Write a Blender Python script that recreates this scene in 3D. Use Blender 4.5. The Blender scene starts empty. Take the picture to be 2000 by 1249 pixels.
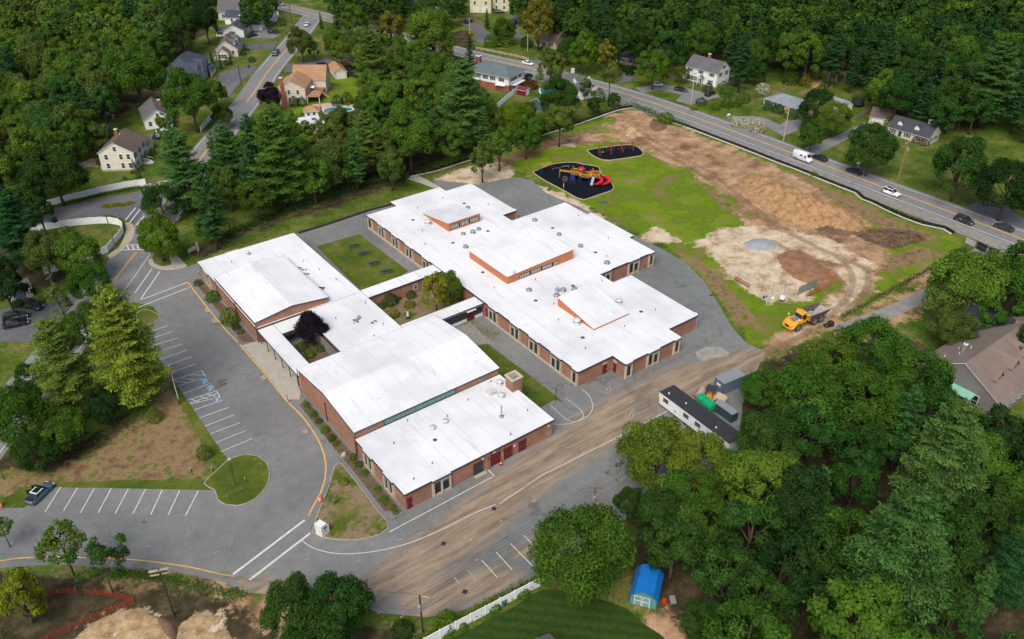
import bpy, bmesh, math, random
import numpy as np
from mathutils import Vector, Matrix
from mathutils.geometry import tessellate_polygon
random.seed(7)
C = bpy.context.scene.collection
sc = bpy.context.scene
R_ = math.radians

# ------------------------------------------------------------------ camera, light, exposure
CAM_H, CAM_F, CAM_PITCH, CAM_YAW = 97.5, 1671.0, R_(33.57), R_(36.84)
cd = bpy.data.cameras.new('camera'); cam = bpy.data.objects.new('camera', cd); C.objects.link(cam)
cam.location = (0, 0, CAM_H); cam.rotation_euler = (math.pi/2-CAM_PITCH, 0, -CAM_YAW)
cd.sensor_width = 36; cd.lens = CAM_F/2000*36; cd.clip_start = 1; cd.clip_end = 3000
sc.camera = cam
SUN_EL, SUN_AZ = R_(52), R_(238)
w = bpy.data.worlds.new('World'); sc.world = w; w.use_nodes = True
nt = w.node_tree; bg = nt.nodes['Background']
sky = nt.nodes.new('ShaderNodeTexSky'); sky.sky_type = 'NISHITA'; sky.sun_disc = False
sky.sun_elevation = SUN_EL; sky.sun_rotation = SUN_AZ
sky.air_density = 1.0; sky.dust_density = 3.5; sky.ozone_density = 1.0
nt.links.new(sky.outputs[0], bg.inputs[0]); bg.inputs[1].default_value = 0.085
sd = bpy.data.lights.new('sun', 'SUN'); sun = bpy.data.objects.new('sun', sd); C.objects.link(sun)
sd.energy = 1.5; sd.angle = R_(40); sd.color = (1.0, 0.95, 0.87)
sun.rotation_euler = (math.pi/2-SUN_EL, 0, math.pi-SUN_AZ)
sun.location = (0, 0, 150)
sc.view_settings.view_transform = 'Standard'; sc.view_settings.look = 'None'
sc.view_settings.exposure = 0.74; sc.view_settings.gamma = 1.0
try: sc.view_settings.use_curve_mapping = False
except Exception: pass
try:
 sc.cycles.max_bounces = 6; sc.cycles.diffuse_bounces = 3; sc.cycles.transparent_max_bounces = 8
 sc.cycles.use_denoising = True
except Exception: pass

# ------------------------------------------------------------------ survey: a photograph point at height z -> site metres
_cp, _sp, _cy, _sy = math.cos(CAM_PITCH), math.sin(CAM_PITCH), math.cos(CAM_YAW), math.sin(CAM_YAW)
def S(px, py, z=0.0):
 x, y = (px-1000)/CAM_F, (624.5-py)/CAM_F
 d = (x, _cp+y*_sp, -_sp+y*_cp)
 t = (CAM_H-z)/-d[2]
 a, b = d[0]*t, d[1]*t
 return Vector((a*_cy+b*_sy, -a*_sy+b*_cy, z))
def SL(pts, z=0.0): return [tuple(S(p[0], p[1], z)[:2]) for p in pts]
def depth(v):
 return (v.x*_sy+v.y*_cy)*_cp+(CAM_H-v.z)*_sp

# ------------------------------------------------------------------ materials
def new_mat(name):
 m = bpy.data.materials.new(name); m.use_nodes = True
 n = m.node_tree.nodes; b = n['Principled BSDF']
 return m, m.node_tree, n, b
def N(nt, t, **kw):
 n = nt.nodes.new(t)
 for k, v in kw.items():
  if k in n.inputs.keys() if isinstance(k, str) else False: n.inputs[k].default_value = v
  else: setattr(n, k, v)
 return n
def noise(nt, scale, detail=4, rough=.6, vec=None):
 n = nt.nodes.new('ShaderNodeTexNoise'); n.inputs['Scale'].default_value = scale
 n.inputs['Detail'].default_value = detail; n.inputs['Roughness'].default_value = rough
 if vec is not None: nt.links.new(vec, n.inputs['Vector'])
 return n.outputs[0]
def ramp(nt, fac, stops):
 r = nt.nodes.new('ShaderNodeValToRGB'); nt.links.new(fac, r.inputs[0])
 e = r.color_ramp.elements
 while len(e) < len(stops): e.new(.5)
 for i, (p, c) in enumerate(stops):
  e[i].position = p; e[i].color = (c if len(c) == 4 else (*c, 1))
 return r.outputs[0]
def mix(nt, fac, a, b, mode='MIX'):
 m = nt.nodes.new('ShaderNodeMix'); m.data_type = 'RGBA'; m.blend_type = mode
 for i, v in ((0, fac), (6, a), (7, b)):
  if hasattr(v, 'is_linked') or hasattr(v, 'links'): nt.links.new(v, m.inputs[i])
  elif i == 0: m.inputs[0].default_value = v
  else: m.inputs[i].default_value = (*v, 1) if len(v) == 3 else v
 return m.outputs[2]
def math_(nt, op, a, b=None, c=None):
 m = nt.nodes.new('ShaderNodeMath'); m.operation = op
 for i, v in enumerate((a, b, c)):
  if v is None: continue
  if hasattr(v, 'links'): nt.links.new(v, m.inputs[i])
  else: m.inputs[i].default_value = v
 return m.outputs[0]
def sstep(nt, v, lo, hi):
 m = nt.nodes.new('ShaderNodeMapRange'); m.interpolation_type = 'SMOOTHSTEP'
 nt.links.new(v, m.inputs[0]); m.inputs[1].default_value = lo; m.inputs[2].default_value = hi
 return m.outputs[0]
def geo_pos(nt):
 return nt.nodes.new('ShaderNodeNewGeometry').outputs['Position']
def attr(nt, name):
 a = nt.nodes.new('ShaderNodeAttribute'); a.attribute_name = name
 return a.outputs['Fac']
def bump(nt, b, h, strength=.3, dist=.05):
 n = nt.nodes.new('ShaderNodeBump'); n.inputs['Strength'].default_value = strength; n.inputs['Distance'].default_value = dist
 nt.links.new(h, n.inputs['Height']); nt.links.new(n.outputs[0], b.inputs['Normal'])
def plain(name, col, rough=.7, var=.12, scale=1.5, metal=0, spec=None, bmp=0):
 """one colour with grain: two octaves of noise in world space lighten and darken it"""
 m, nt, n, b = new_mat(name)
 p = geo_pos(nt)
 f = noise(nt, scale, 5, .65, p)
 c = ramp(nt, f, [(.3, [x*(1-var) for x in col]), (.7, [min(1, x*(1+var)) for x in col])])
 nt.links.new(c, b.inputs['Base Color'])
 b.inputs['Roughness'].default_value = rough; b.inputs['Metallic'].default_value = metal
 if spec is not None: b.inputs['Specular IOR Level'].default_value = spec
 if bmp: bump(nt, b, noise(nt, scale*8, 4, .7, p), bmp, .03)
 return m
def srgb(r, g, b):
 f = lambda v: (v/255/12.92 if v/255 <= .04045 else ((v/255+.055)/1.055)**2.4)
 return (f(r), f(g), f(b))
M = {}
def obj_tint(name, rough=.5, coat=0, metal=0, var=.06, scale=.8):
 m, nt, n, b = new_mat(name)
 oi = nt.nodes.new('ShaderNodeObjectInfo')
 f = noise(nt, scale, 5, .65, geo_pos(nt))
 v = ramp(nt, f, [(.3, (1-var,)*3), (.7, (1+var,)*3)])
 nt.links.new(mix(nt, 1.0, oi.outputs['Color'], v, 'MULTIPLY'), b.inputs['Base Color'])
 b.inputs['Roughness'].default_value = rough; b.inputs['Metallic'].default_value = metal
 b.inputs['Coat Weight'].default_value = coat
 return m
M['paint'] = obj_tint('car_paint', .32, .5)
M['tinted'] = obj_tint('tinted_paint', .65)
def glass_mat(name, col, rough=.08):
 m, nt, n, b = new_mat(name)
 b.inputs['Base Color'].default_value = (*col, 1); b.inputs['Roughness'].default_value = rough
 b.inputs['Specular IOR Level'].default_value = .7
 return m
M['glass'] = glass_mat('dark_glass', (.012, .018, .022))
M['glass_blue'] = glass_mat('window_glass', (.02, .035, .05))
M['glass_teal'] = glass_mat('clerestory_glass', (.12, .26, .25), .2)
M['tyre'] = plain('tyre_rubber', (.012, .012, .013), .8)
M['rim'] = plain('rim_metal', (.35, .35, .36), .35, metal=.7)
M['white'] = plain('white_paint', (.75, .75, .74), .55, .05, .7)
M['vinyl'] = plain('white_vinyl', (.86, .87, .87), .5, .05, .3)
M['black'] = plain('black_plastic', (.015, .015, .017), .6)
M['dark'] = plain('dark_metal', (.04, .04, .045), .5)
M['steel'] = plain('galvanised_steel', (.36, .37, .38), .45, .15, 3, metal=.4)
M['red_light'] = plain('red_lamp', (.35, .01, .01), .3)
M['orange'] = plain('orange_plastic', (.75, .13, .03), .5)
M['yellow'] = plain('yellow_machine_paint', (.72, .36, .03), .45, .15, 1.2)
M['red'] = plain('red_plastic', (.62, .02, .025), .4)
M['blue'] = plain('blue_paint', (.02, .05, .25), .5)
M['amber'] = plain('amber_playground_paint', (.68, .30, .03), .5)
M['wood'] = plain('weathered_wood', (.22, .17, .125), .85, .25, 2)
M['woodpale'] = plain('pale_timber', (.50, .40, .26), .8, .15, 2)
M['pole'] = plain('utility_pole_wood', (.19, .15, .115), .9, .25, 3)
M['poledark'] = plain('creosoted_pole_wood', (.045, .032, .026), .9, .25, 3)
M['bark'] = plain('bark', (.085, .065, .05), .95, .3, 3, bmp=.5)
M['barkpale'] = plain('pale_bark', (.26, .22, .18), .95, .3, 3)
M['concrete'] = plain('concrete', (.40, .37, .31), .9, .12, .8, bmp=.15)
M['precast'] = plain('precast_concrete', (.52, .45, .34), .85, .12, 1.0)
M['kerb'] = plain('granite_kerb', (.36, .32, .27), .9, .2, 1.5)
M['yellowline'] = plain('yellow_road_paint', (.74, .40, .06), .7, .16, 1.2)
M['tarp'] = plain('blue_tarpaulin', (.01, .17, .55), .35, .15, .8)
M['mulch_black'] = plain('black_rubber_mulch', (.010, .0115, .017), .98, .35, 2.5, spec=.04, bmp=.6)

def brick_mat(name, col, mortar, var=.25):
 m, nt, n, b = new_mat(name)
 tc = nt.nodes.new('ShaderNodeTexCoord')
 geo = nt.nodes.new('ShaderNodeNewGeometry')
 # a running bond laid on whichever wall plane faces us: x+y along the wall, z up
 sep = nt.nodes.new('ShaderNodeSeparateXYZ'); nt.links.new(geo.outputs['Position'], sep.inputs[0])
 cmb = nt.nodes.new('ShaderNodeCombineXYZ')
 nt.links.new(math_(nt, 'ADD', sep.outputs[0], sep.outputs[1]), cmb.inputs[0]); nt.links.new(sep.outputs[2], cmb.inputs[1])
 br = nt.nodes.new('ShaderNodeTexBrick'); nt.links.new(cmb.outputs[0], br.inputs['Vector'])
 br.inputs['Scale'].default_value = 4.5; br.inputs['Mortar Size'].default_value = .012
 br.inputs['Color1'].default_value = (*[c*(1-var) for c in col], 1); br.inputs['Color2'].default_value = (*[c*(1+var) for c in col], 1)
 br.inputs['Mortar'].default_value = (*mortar, 1)
 f = noise(nt, .5, 5, .6, geo.outputs['Position'])
 stain = ramp(nt, f, [(.32, (.78,)*3), (.68, (1.15,)*3)])
 nt.links.new(mix(nt, 1, br.outputs[0], stain, 'MULTIPLY'), b.inputs['Base Color'])
 b.inputs['Roughness'].default_value = .9
 return m
M['brick'] = brick_mat('school_brick', (.34, .155, .098), (.36, .29, .22))
M['brick_red'] = brick_mat('chimney_brick', (.30, .085, .055), (.3, .22, .18))
M['orange_metal'] = plain('orange_clerestory_cladding', (.48, .165, .065), .6, .12, .8)
M['fascia'] = plain('bronze_fascia', (.05, .048, .055), .5, .15, 2)
M['reddoor'] = plain('maroon_door', (.15, .012, .018), .45, .1, 2)
def roof_membrane():
 m, nt, n, b = new_mat('white_roof_membrane')
 p = geo_pos(nt)
 big = noise(nt, .09, 4, .6, p)
 c1 = ramp(nt, big, [(.38, (.66, .67, .68)), (.5, (.75, .755, .76)), (.62, (.81, .81, .81))])
 # streaks of dust washed along the sheets
 mp = nt.nodes.new('ShaderNodeMapping'); mp.inputs['Scale'].default_value = (.9, .12, 1); nt.links.new(p, mp.inputs['Vector'])
 st = noise(nt, .8, 5, .7, mp.outputs[0])
 c2 = mix(nt, sstep(nt, st, .56, .72), c1, (.62, .62, .62))
 sp = noise(nt, 1.1, 3, .6, p)
 c3 = mix(nt, sstep(nt, sp, .66, .74), c2, (.52, .515, .50))
 # sheet seams every 3 m
 w_ = nt.nodes.new('ShaderNodeTexWave'); w_.wave_type = 'BANDS'; w_.bands_direction = 'X'; w_.inputs['Scale'].default_value = .105
 nt.links.new(p, w_.inputs['Vector'])
 c4 = mix(nt, math_(nt, 'MULTIPLY', sstep(nt, w_.outputs[1], .985, 1.0), .35), c3, (.5, .5, .5))
 nt.links.new(c4, b.inputs['Base Color']); b.inputs['Roughness'].default_value = .6
 return m
M['membrane'] = roof_membrane()
def shingle(name, col, var=.16):
 m, nt, n, b = new_mat(name)
 p = geo_pos(nt)
 f = noise(nt, 3.2, 4, .8, p); g = noise(nt, .35, 4, .6, p)
 c = ramp(nt, f, [(.3, [x*(1-var) for x in col]), (.7, [x*(1+var) for x in col])])
 c = mix(nt, 1, c, ramp(nt, g, [(.3, (.82,)*3), (.7, (1.12,)*3)]), 'MULTIPLY')
 sep = nt.nodes.new('ShaderNodeSeparateXYZ'); nt.links.new(p, sep.inputs[0])
 row = math_(nt, 'FRACT', math_(nt, 'MULTIPLY', sep.outputs[2], 6.5))
 c = mix(nt, math_(nt, 'MULTIPLY', sstep(nt, row, .75, .95), .3), c, [x*.55 for x in col])
 nt.links.new(c, b.inputs['Base Color']); b.inputs['Roughness'].default_value = .9
 bump(nt, b, row, .25, .03)
 return m
M['sh_brown'] = shingle('brown_shingles', (.135, .098, .075))
M['sh_grey'] = shingle('grey_shingles', (.12, .12, .125))
M['sh_dark'] = shingle('charcoal_shingles', (.055, .057, .068))
M['sh_navy'] = shingle('slate_blue_shingles', (.05, .062, .09))
M['sh_tan'] = shingle('tan_shingles', (.40, .22, .12))
M['sh_pale'] = shingle('pale_grey_shingles', (.24, .26, .29))
M['sh_green'] = shingle('grey_green_shingles', (.12, .155, .155))
M['sh_taupe'] = shingle('taupe_shingles', (.21, .16, .13))
M['sh_white'] = shingle('white_shingles', (.6, .62, .66), .06)
M['sh_mint'] = plain('mint_metal_roof', (.25, .55, .42), .5, .06)
def siding(name, col):
 m, nt, n, b = new_mat(name)
 p = geo_pos(nt)
 sep = nt.nodes.new('ShaderNodeSeparateXYZ'); nt.links.new(p, sep.inputs[0])
 row = math_(nt, 'FRACT', math_(nt, 'MULTIPLY', sep.outputs[2], 6.0))
 f = noise(nt, .8, 4, .6, p)
 c = ramp(nt, f, [(.3, [x*.92 for x in col]), (.7, [min(1, x*1.06) for x in col])])
 nt.links.new(c, b.inputs['Base Color']); b.inputs['Roughness'].default_value = .65
 bump(nt, b, row, .5, .03)
 return m
M['cream'] = siding('cream_siding', (.80, .76, .64))
M['wsiding'] = siding('white_siding', (.85, .85, .83))
M['beige'] = siding('beige_siding', (.62, .55, .44))
M['tan'] = siding('tan_siding', (.66, .58, .44))
M['gsiding'] = siding('grey_siding', (.45, .44, .42))
M['bluegrey'] = siding('blue_grey_siding', (.17, .21, .28))
M['slate'] = siding('slate_siding', (.09, .12, .16))
M['yellowhouse'] = siding('pale_yellow_siding', (.66, .62, .42))
M['peach'] = siding('peach_siding', (.62, .48, .34))
M['taupe_wall'] = siding('taupe_siding', (.22, .20, .20))

# ------------------------------------------------------------------ mesh builder
class MB:
 def __init__(s): s.v = []; s.f = []; s.m = []
 def add(s, vs, fs, mi=0):
  o = len(s.v); s.v += [tuple(v) for v in vs]
  for f in fs: s.f.append([i+o for i in f]); s.m.append(mi)
  return s
 def box(s, x0, x1, y0, y1, z0, z1, mi=0):
  return s.add([(x0,y0,z0),(x1,y0,z0),(x1,y1,z0),(x0,y1,z0),(x0,y0,z1),(x1,y0,z1),(x1,y1,z1),(x0,y1,z1)],
      [(3,2,1,0),(4,5,6,7),(0,1,5,4),(1,2,6,5),(2,3,7,6),(3,0,4,7)], mi)
 def prism(s, poly, z0, z1, mi=0, top=None, bottom=True):
  """upright prism over a polygon given counter-clockwise"""
  a = sum(p[0]*q[1]-q[0]*p[1] for p, q in zip(poly, poly[1:]+poly[:1]))
  if a < 0: poly = poly[::-1]
  n = len(poly)
  vs = [(p[0], p[1], z0) for p in poly]+[(p[0], p[1], z1) for p in poly]
  s.add(vs, [(i, (i+1) % n, (i+1) % n+n, i+n) for i in range(n)], mi)
  s.add(vs[n:], [tuple(range(n))], mi if top is None else top)
  if bottom: s.add(vs[:n], [tuple(range(n))[::-1]], mi)
  return s
 def extr(s, prof, axis, a, b, mi=0, caps=True):
  """extrude a closed (u,z) profile along 'x' or 'y' from a to b"""
  n = len(prof)
  P = (lambda u, z, t: (t, u, z)) if axis == 'x' else (lambda u, z, t: (u, t, z))
  vs = [P(u, z, a) for u, z in prof]+[P(u, z, b) for u, z in prof]
  s.add(vs, [(i, (i+1) % n, (i+1) % n+n, i+n) for i in range(n)], mi)
  if caps: s.add(vs, [tuple(range(n))[::-1], tuple(range(n, 2*n))], mi)
  return s
 def tube(s, pts, r, n=6, mi=0, cap=True):
  pts = [Vector(p) for p in pts]; rs = r if isinstance(r, (list, tuple)) else [r]*len(pts)
  o = len(s.v); up = Vector((0, 0, 1))
  for i, p in enumerate(pts):
   d = (pts[min(i+1, len(pts)-1)]-pts[max(i-1, 0)])
   d = d.normalized() if d.length > 1e-9 else up
   a = d.cross(up if abs(d.z) < .9 else Vector((1, 0, 0))).normalized(); b = d.cross(a)
   for k in range(n):
    t = 2*math.pi*k/n
    s.v.append(tuple(p+(a*math.cos(t)+b*math.sin(t))*rs[i]))
  for i in range(len(pts)-1):
   for k in range(n):
    k2 = (k+1) % n
    s.f.append([o+i*n+k, o+i*n+k2, o+(i+1)*n+k2, o+(i+1)*n+k]); s.m.append(mi)
  if cap:
   s.f.append([o+k for k in range(n)][::-1]); s.m.append(mi)
   e = o+(len(pts)-1)*n
   s.f.append([e+k for k in range(n)]); s.m.append(mi)
  return s
 def lathe(s, prof, n=12, c=(0, 0), mi=0):
  o = len(s.v)
  for r, z in prof:
   for k in range(n):
    t = 2*math.pi*k/n; s.v.append((c[0]+r*math.cos(t), c[1]+r*math.sin(t), z))
  for i in range(len(prof)-1):
   for k in range(n):
    k2 = (k+1) % n
    s.f.append([o+i*n+k, o+i*n+k2, o+(i+1)*n+k2, o+(i+1)*n+k]); s.m.append(mi)
  s.f.append([o+k for k in range(n)][::-1]); s.m.append(mi)
  e = o+(len(prof)-1)*n
  s.f.append([e+k for k in range(n)]); s.m.append(mi)
  return s
 def loft(s, rings, mi=0, caps=True):
  n = len(rings[0]); o = len(s.v)
  for r in rings: s.v += [tuple(p) for p in r]
  for i in range(len(rings)-1):
   for k in range(n):
    k2 = (k+1) % n
    s.f.append([o+i*n+k, o+i*n+k2, o+(i+1)*n+k2, o+(i+1)*n+k]); s.m.append(mi)
  if caps:
   s.f.append([o+k for k in range(n)][::-1]); s.m.append(mi)
   e = o+(len(rings)-1)*n
   s.f.append([e+k for k in range(n)]); s.m.append(mi)
  return s
 def quad(s, a, b, c, d, mi=0): return s.add([a, b, c, d], [(0, 1, 2, 3)], mi)
 def xf(s, mat):
  s.v = [tuple(mat @ Vector(p)) for p in s.v]; return s
 def mesh(s, name, mats, smooth=False, fix=True):
  me = bpy.data.meshes.new(name)
  me.from_pydata(s.v, [], s.f)
  mats = mats if isinstance(mats, (list, tuple)) else [mats]
  for m in mats: me.materials.append(M[m] if isinstance(m, str) else m)
  me.polygons.foreach_set('material_index', s.m)
  if smooth: me.polygons.foreach_set('use_smooth', [True]*len(s.f))
  me.update()
  if fix:
   bm = bmesh.new(); bm.from_mesh(me); bmesh.ops.recalc_face_normals(bm, faces=bm.faces); bm.to_mesh(me); bm.free()
  return me
 def build(s, name, mats, parent=None, loc=(0, 0, 0), rz=0, smooth=False):
  return put(name, s.mesh(name, mats, smooth), parent, loc, rz)
def put(name, me, parent=None, loc=(0, 0, 0), rz=0, color=None):
 o = bpy.data.objects.new(name, me); C.objects.link(o)
 if parent is not None: o.parent = parent
 o.location = loc; o.rotation_euler = (0, 0, rz)
 if color is not None: o.color = (*color, 1)
 return o
def tag(o, label=None, cat=None, group=None, kind=None):
 if label: o['label'] = label
 if cat: o['category'] = cat
 if group: o['group'] = group
 if kind: o['kind'] = kind
 return o
def thing(name, label, cat, loc=(0, 0, 0), rz=0, group=None):
 o = bpy.data.objects.new(name, None); C.objects.link(o); o.empty_display_size = .5
 o.location = loc; o.rotation_euler = (0, 0, rz)
 return tag(o, label, cat, group)
def dup(root, loc, rz=None, label=None, group=None, scale=None):
 """a copy of a thing with copies of its parts and sub-parts"""
 r = root.copy(); C.objects.link(r); r.location = loc
 if rz is not None: r.rotation_euler = (0, 0, rz)
 if label: r['label'] = label
 if group: r['group'] = group
 for ch in list(root.children):
  c = ch.copy(); C.objects.link(c); c.parent = r
  for g in list(ch.children):
   d = g.copy(); C.objects.link(d); d.parent = c
 return r

# ------------------------------------------------------------------ flat sheets cut to an outline
def poly_area(p): return sum(a[0]*b[1]-b[0]*a[1] for a, b in zip(p, p[1:]+p[:1]))/2
def sheet(name, poly, z, mat, cell=None, attrs=None, label=None, kind='structure', zfun=None, parent=None):
 poly = [tuple(p[:2]) for p in poly]
 if poly_area(poly) < 0: poly = poly[::-1]
 q = []
 for p in poly:
  if not q or (p[0]-q[-1][0])**2+(p[1]-q[-1][1])**2 > 1e-6: q.append(p)
 poly = q
 bm = bmesh.new()
 bv = [bm.verts.new((x, y, z)) for x, y in poly]
 for t in tessellate_polygon([[Vector((x, y, 0)) for x, y in poly]]):
  try: bm.faces.new([bv[i] for i in t])
  except ValueError: pass
 bmesh.ops.recalc_face_normals(bm, faces=bm.faces)
 if cell:
  for ax in (0, 1):
   lo, hi = min(p[ax] for p in poly), max(p[ax] for p in poly)
   t = math.ceil(lo/cell)*cell
   no = (1, 0, 0) if ax == 0 else (0, 1, 0)
   while t < hi:
    co = (t, 0, 0) if ax == 0 else (0, t, 0)
    bmesh.ops.bisect_plane(bm, geom=bm.verts[:]+bm.edges[:]+bm.faces[:], plane_co=co, plane_no=no)
    t += cell
 if zfun:
  for v in bm.verts: v.co.z = z+zfun(v.co.x, v.co.y)
 me = bpy.data.meshes.new(name); bm.to_mesh(me); bm.free()
 me.materials.append(M[mat] if isinstance(mat, str) else mat)
 if attrs:
  n = len(me.vertices); co = np.empty(n*3); me.vertices.foreach_get('co', co); co = co.reshape(-1, 3)
  for k, fn in attrs.items():
   a = me.attributes.new(k, 'FLOAT', 'POINT'); a.data.foreach_set('value', fn(co[:, 0], co[:, 1]).astype(np.float32))
 me.update()
 o = put(name, me, parent)
 if me.polygons and me.polygons[0].normal.z < 0: me.flip_normals()
 return tag(o, label, None, None, kind)
def band(name, pts, w0, w1, z, mat, kind='structure', cell=None):
 """a ribbon of quads along a line"""
 o = strip(pts, w0, w1); n = len(o)//2
 vs = [(x, y, z) for x, y in o]
 me = bpy.data.meshes.new(name); me.from_pydata(vs, [], [(i, i+1, 2*n-2-i, 2*n-1-i) for i in range(n-1)])
 me.materials.append(M[mat] if isinstance(mat, str) else mat); me.update()
 if me.polygons[0].normal.z < 0: me.flip_normals()
 return tag(put(name, me), None, None, None, kind)
def seg_dist(x, y, pts, closed=False):
 """distance in metres from arrays x,y to a polyline"""
 d = np.full(x.shape, 1e9)
 P = list(pts)+([pts[0]] if closed else [])
 for (ax, ay), (bx, by) in zip(P, P[1:]):
  dx, dy = bx-ax, by-ay; L = dx*dx+dy*dy+1e-12
  t = np.clip(((x-ax)*dx+(y-ay)*dy)/L, 0, 1)
  d = np.minimum(d, np.hypot(x-ax-t*dx, y-ay-t*dy))
 return d
def inside(x, y, poly):
 r = np.zeros(x.shape, bool); n = len(poly); j = n-1
 for i in range(n):
  xi, yi = poly[i]; xj, yj = poly[j]
  if yi != yj:
   r ^= ((yi > y) != (yj > y)) & (x < (xj-xi)*(y-yi)/(yj-yi)+xi)
  j = i
 return r
def sdf(x, y, poly):
 d = seg_dist(x, y, poly, True)
 return np.where(inside(x, y, poly), d, -d)
def soft(x, y, polys, wdt=3.0):
 """0..1 mask of a set of outlines; 0.5 on the edge, blending over wdt metres"""
 m = np.zeros(x.shape)
 for p in polys: m = np.maximum(m, np.clip(.5+sdf(x, y, p)/wdt/2, 0, 1))
 return m
def strip(pts, w0, w1=None):
 """outline of a band: w0 to the left of the line, w1 to the right"""
 w1 = w0 if w1 is None else w1
 L, Rr = [], []
 P = [Vector((p[0], p[1])) for p in pts]
 for i, p in enumerate(P):
  d = (P[min(i+1, len(P)-1)]-P[max(i-1, 0)]).normalized(); nrm = Vector((-d.y, d.x))
  L.append(tuple(p+nrm*w0)); Rr.append(tuple(p-nrm*w1))
 return L+Rr[::-1]
def smooth_line(pts, step=2.0):
 """Catmull-Rom through points"""
 P = [Vector((p[0], p[1])) for p in pts]; P = [P[0]*2-P[1]]+P+[P[-1]*2-P[-2]]
 out = []
 for i in range(1, len(P)-2):
  a, b, c, d = P[i-1:i+3]; k = max(1, int((c-b).length/step))
  for j in range(k):
   t = j/k
   out.append(tuple(.5*((2*b)+(c-a)*t+(2*a-5*b+4*c-d)*t*t+(3*b-a-3*c+d)*t**3)))
 out.append(tuple(P[-2])); return out
# ------------------------------------------------------------------ ground
def grass_pair(nt, p):
 f = noise(nt, .12, 6, .7, p); g = noise(nt, 1.6, 5, .75, p)
 lawn = ramp(nt, f, [(.38, (.050, .090, .012)), (.5, (.088, .128, .020)), (.62, (.165, .160, .048))])
 return mix(nt, 1, lawn, ramp(nt, g, [(.36, (.62,)*3), (.64, (1.35,)*3)]), 'MULTIPLY')
def ground_mat():
 m, nt, n, b = new_mat('open_ground')
 p = geo_pos(nt)
 c = grass_pair(nt, p)
 n1 = noise(nt, .16, 7, .72, p); n2 = noise(nt, .7, 6, .75, p); n3 = noise(nt, 4.0, 4, .8, p)
 wob = math_(nt, 'ADD', math_(nt, 'MULTIPLY', math_(nt, 'SUBTRACT', n1, .5), 1.3), math_(nt, 'MULTIPLY', math_(nt, 'SUBTRACT', n2, .5), .75))
 grain = ramp(nt, n3, [(.25, (.72,)*3), (.75, (1.25,)*3)])
 def layer(c, name, stops, lo=.42, hi=.6, scl=None):
  k = sstep(nt, math_(nt, 'ADD', attr(nt, name), wob), lo, hi)
  tex = ramp(nt, noise(nt, scl, 7, .72, p) if scl else n1, stops)
  tex = mix(nt, 1, tex, grain, 'MULTIPLY')
  return mix(nt, k, c, tex)
 c = layer(c, 'litter', [(.3, (.020, .020, .010)), (.5, (.055, .045, .024)), (.68, (.13, .095, .058))], scl=.3)
 c = layer(c, 'lush', [(.36, (.20, .15, .07)), (.42, (.16, .175, .03)), (.48, (.105, .175, .012)), (.54, (.150, .225, .012)), (.60, (.17, .20, .03)), (.66, (.26, .20, .095))], scl=.10)
 c = layer(c, 'dry', [(.37, (.14, .09, .045)), (.47, (.22, .145, .075)), (.54, (.27, .185, .10)), (.60, (.12, .135, .03))], scl=.35)
 c = layer(c, 'dirt', [(.37, (.17, .10, .058)), (.48, (.32, .195, .11)), (.61, (.48, .32, .185))], scl=.16)
 c = layer(c, 'sand', [(.38, (.34, .24, .14)), (.5, (.54, .43, .29)), (.62, (.65, .54, .40))], scl=.3)
 c = layer(c, 'rust', [(.3, (.20, .085, .045)), (.6, (.30, .14, .075))], scl=1.0)
 # wheel ruts of the haul road
 ru = attr(nt, 'rut'); c = mix(nt, math_(nt, 'MULTIPLY', sstep(nt, math_(nt, 'ADD', ru, math_(nt, 'MULTIPLY', math_(nt, 'SUBTRACT', n2, .5), .6)), .45, .75), .55), c, (.17, .105, .065))
 nt.links.new(c, b.inputs['Base Color']); b.inputs['Roughness'].default_value = .95
 b.inputs['Specular IOR Level'].default_value = .05
 bump(nt, b, n3, .6, .08)
 return m
M['ground'] = ground_mat()
FIELD = SL([(880,330),(960,304),(1100,254),(1180,232),(1237,212),(1300,237),(1500,312),(1637,367),(1750,425),(1858,460),(1890,480),(1830,540),(1700,600),(1600,655),(1490,688),(1455,668),(1400,575),(1340,515),(1290,480),(1200,430),(1100,380),(1040,340),(960,320)])
LITTER = [SL(q) for q in (
 [(360,490),(500,442),(600,405),(760,345),(800,352),(640,410),(480,455),(400,505)],
 [(-60,905),(100,880),(230,820),(280,790),(260,860),(120,920)],
 [(-60,1115),(200,1118),(330,1125),(460,1160),(560,1180),(700,1215),(820,1240),(820,1330),(-60,1330)],
 [(-300,-90),(430,-90),(420,30),(380,90),(320,175),(250,215),(120,280),(60,330),(-300,340)],
 [(1090,-90),(2300,-90),(2300,230),(1960,225),(1760,235),(1690,160),(1500,130),(1330,100),(1090,60)],
 [(1430,760),(1540,680),(1650,660),(1740,650),(1830,690),(1840,760),(1900,820),(2300,800),(2300,1400),(1320,1400),(1310,1230),(1290,1200),(1230,1120),(1230,980),(1330,930),(1420,880)],
 [(640,80),(920,60),(960,260),(820,330),(620,380),(540,330),(650,300)],
 [(1800,500),(2300,480),(2300,640),(1900,650),(1820,600)],
 [(-100,430),(150,480),(120,560),(-100,560)])]
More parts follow.
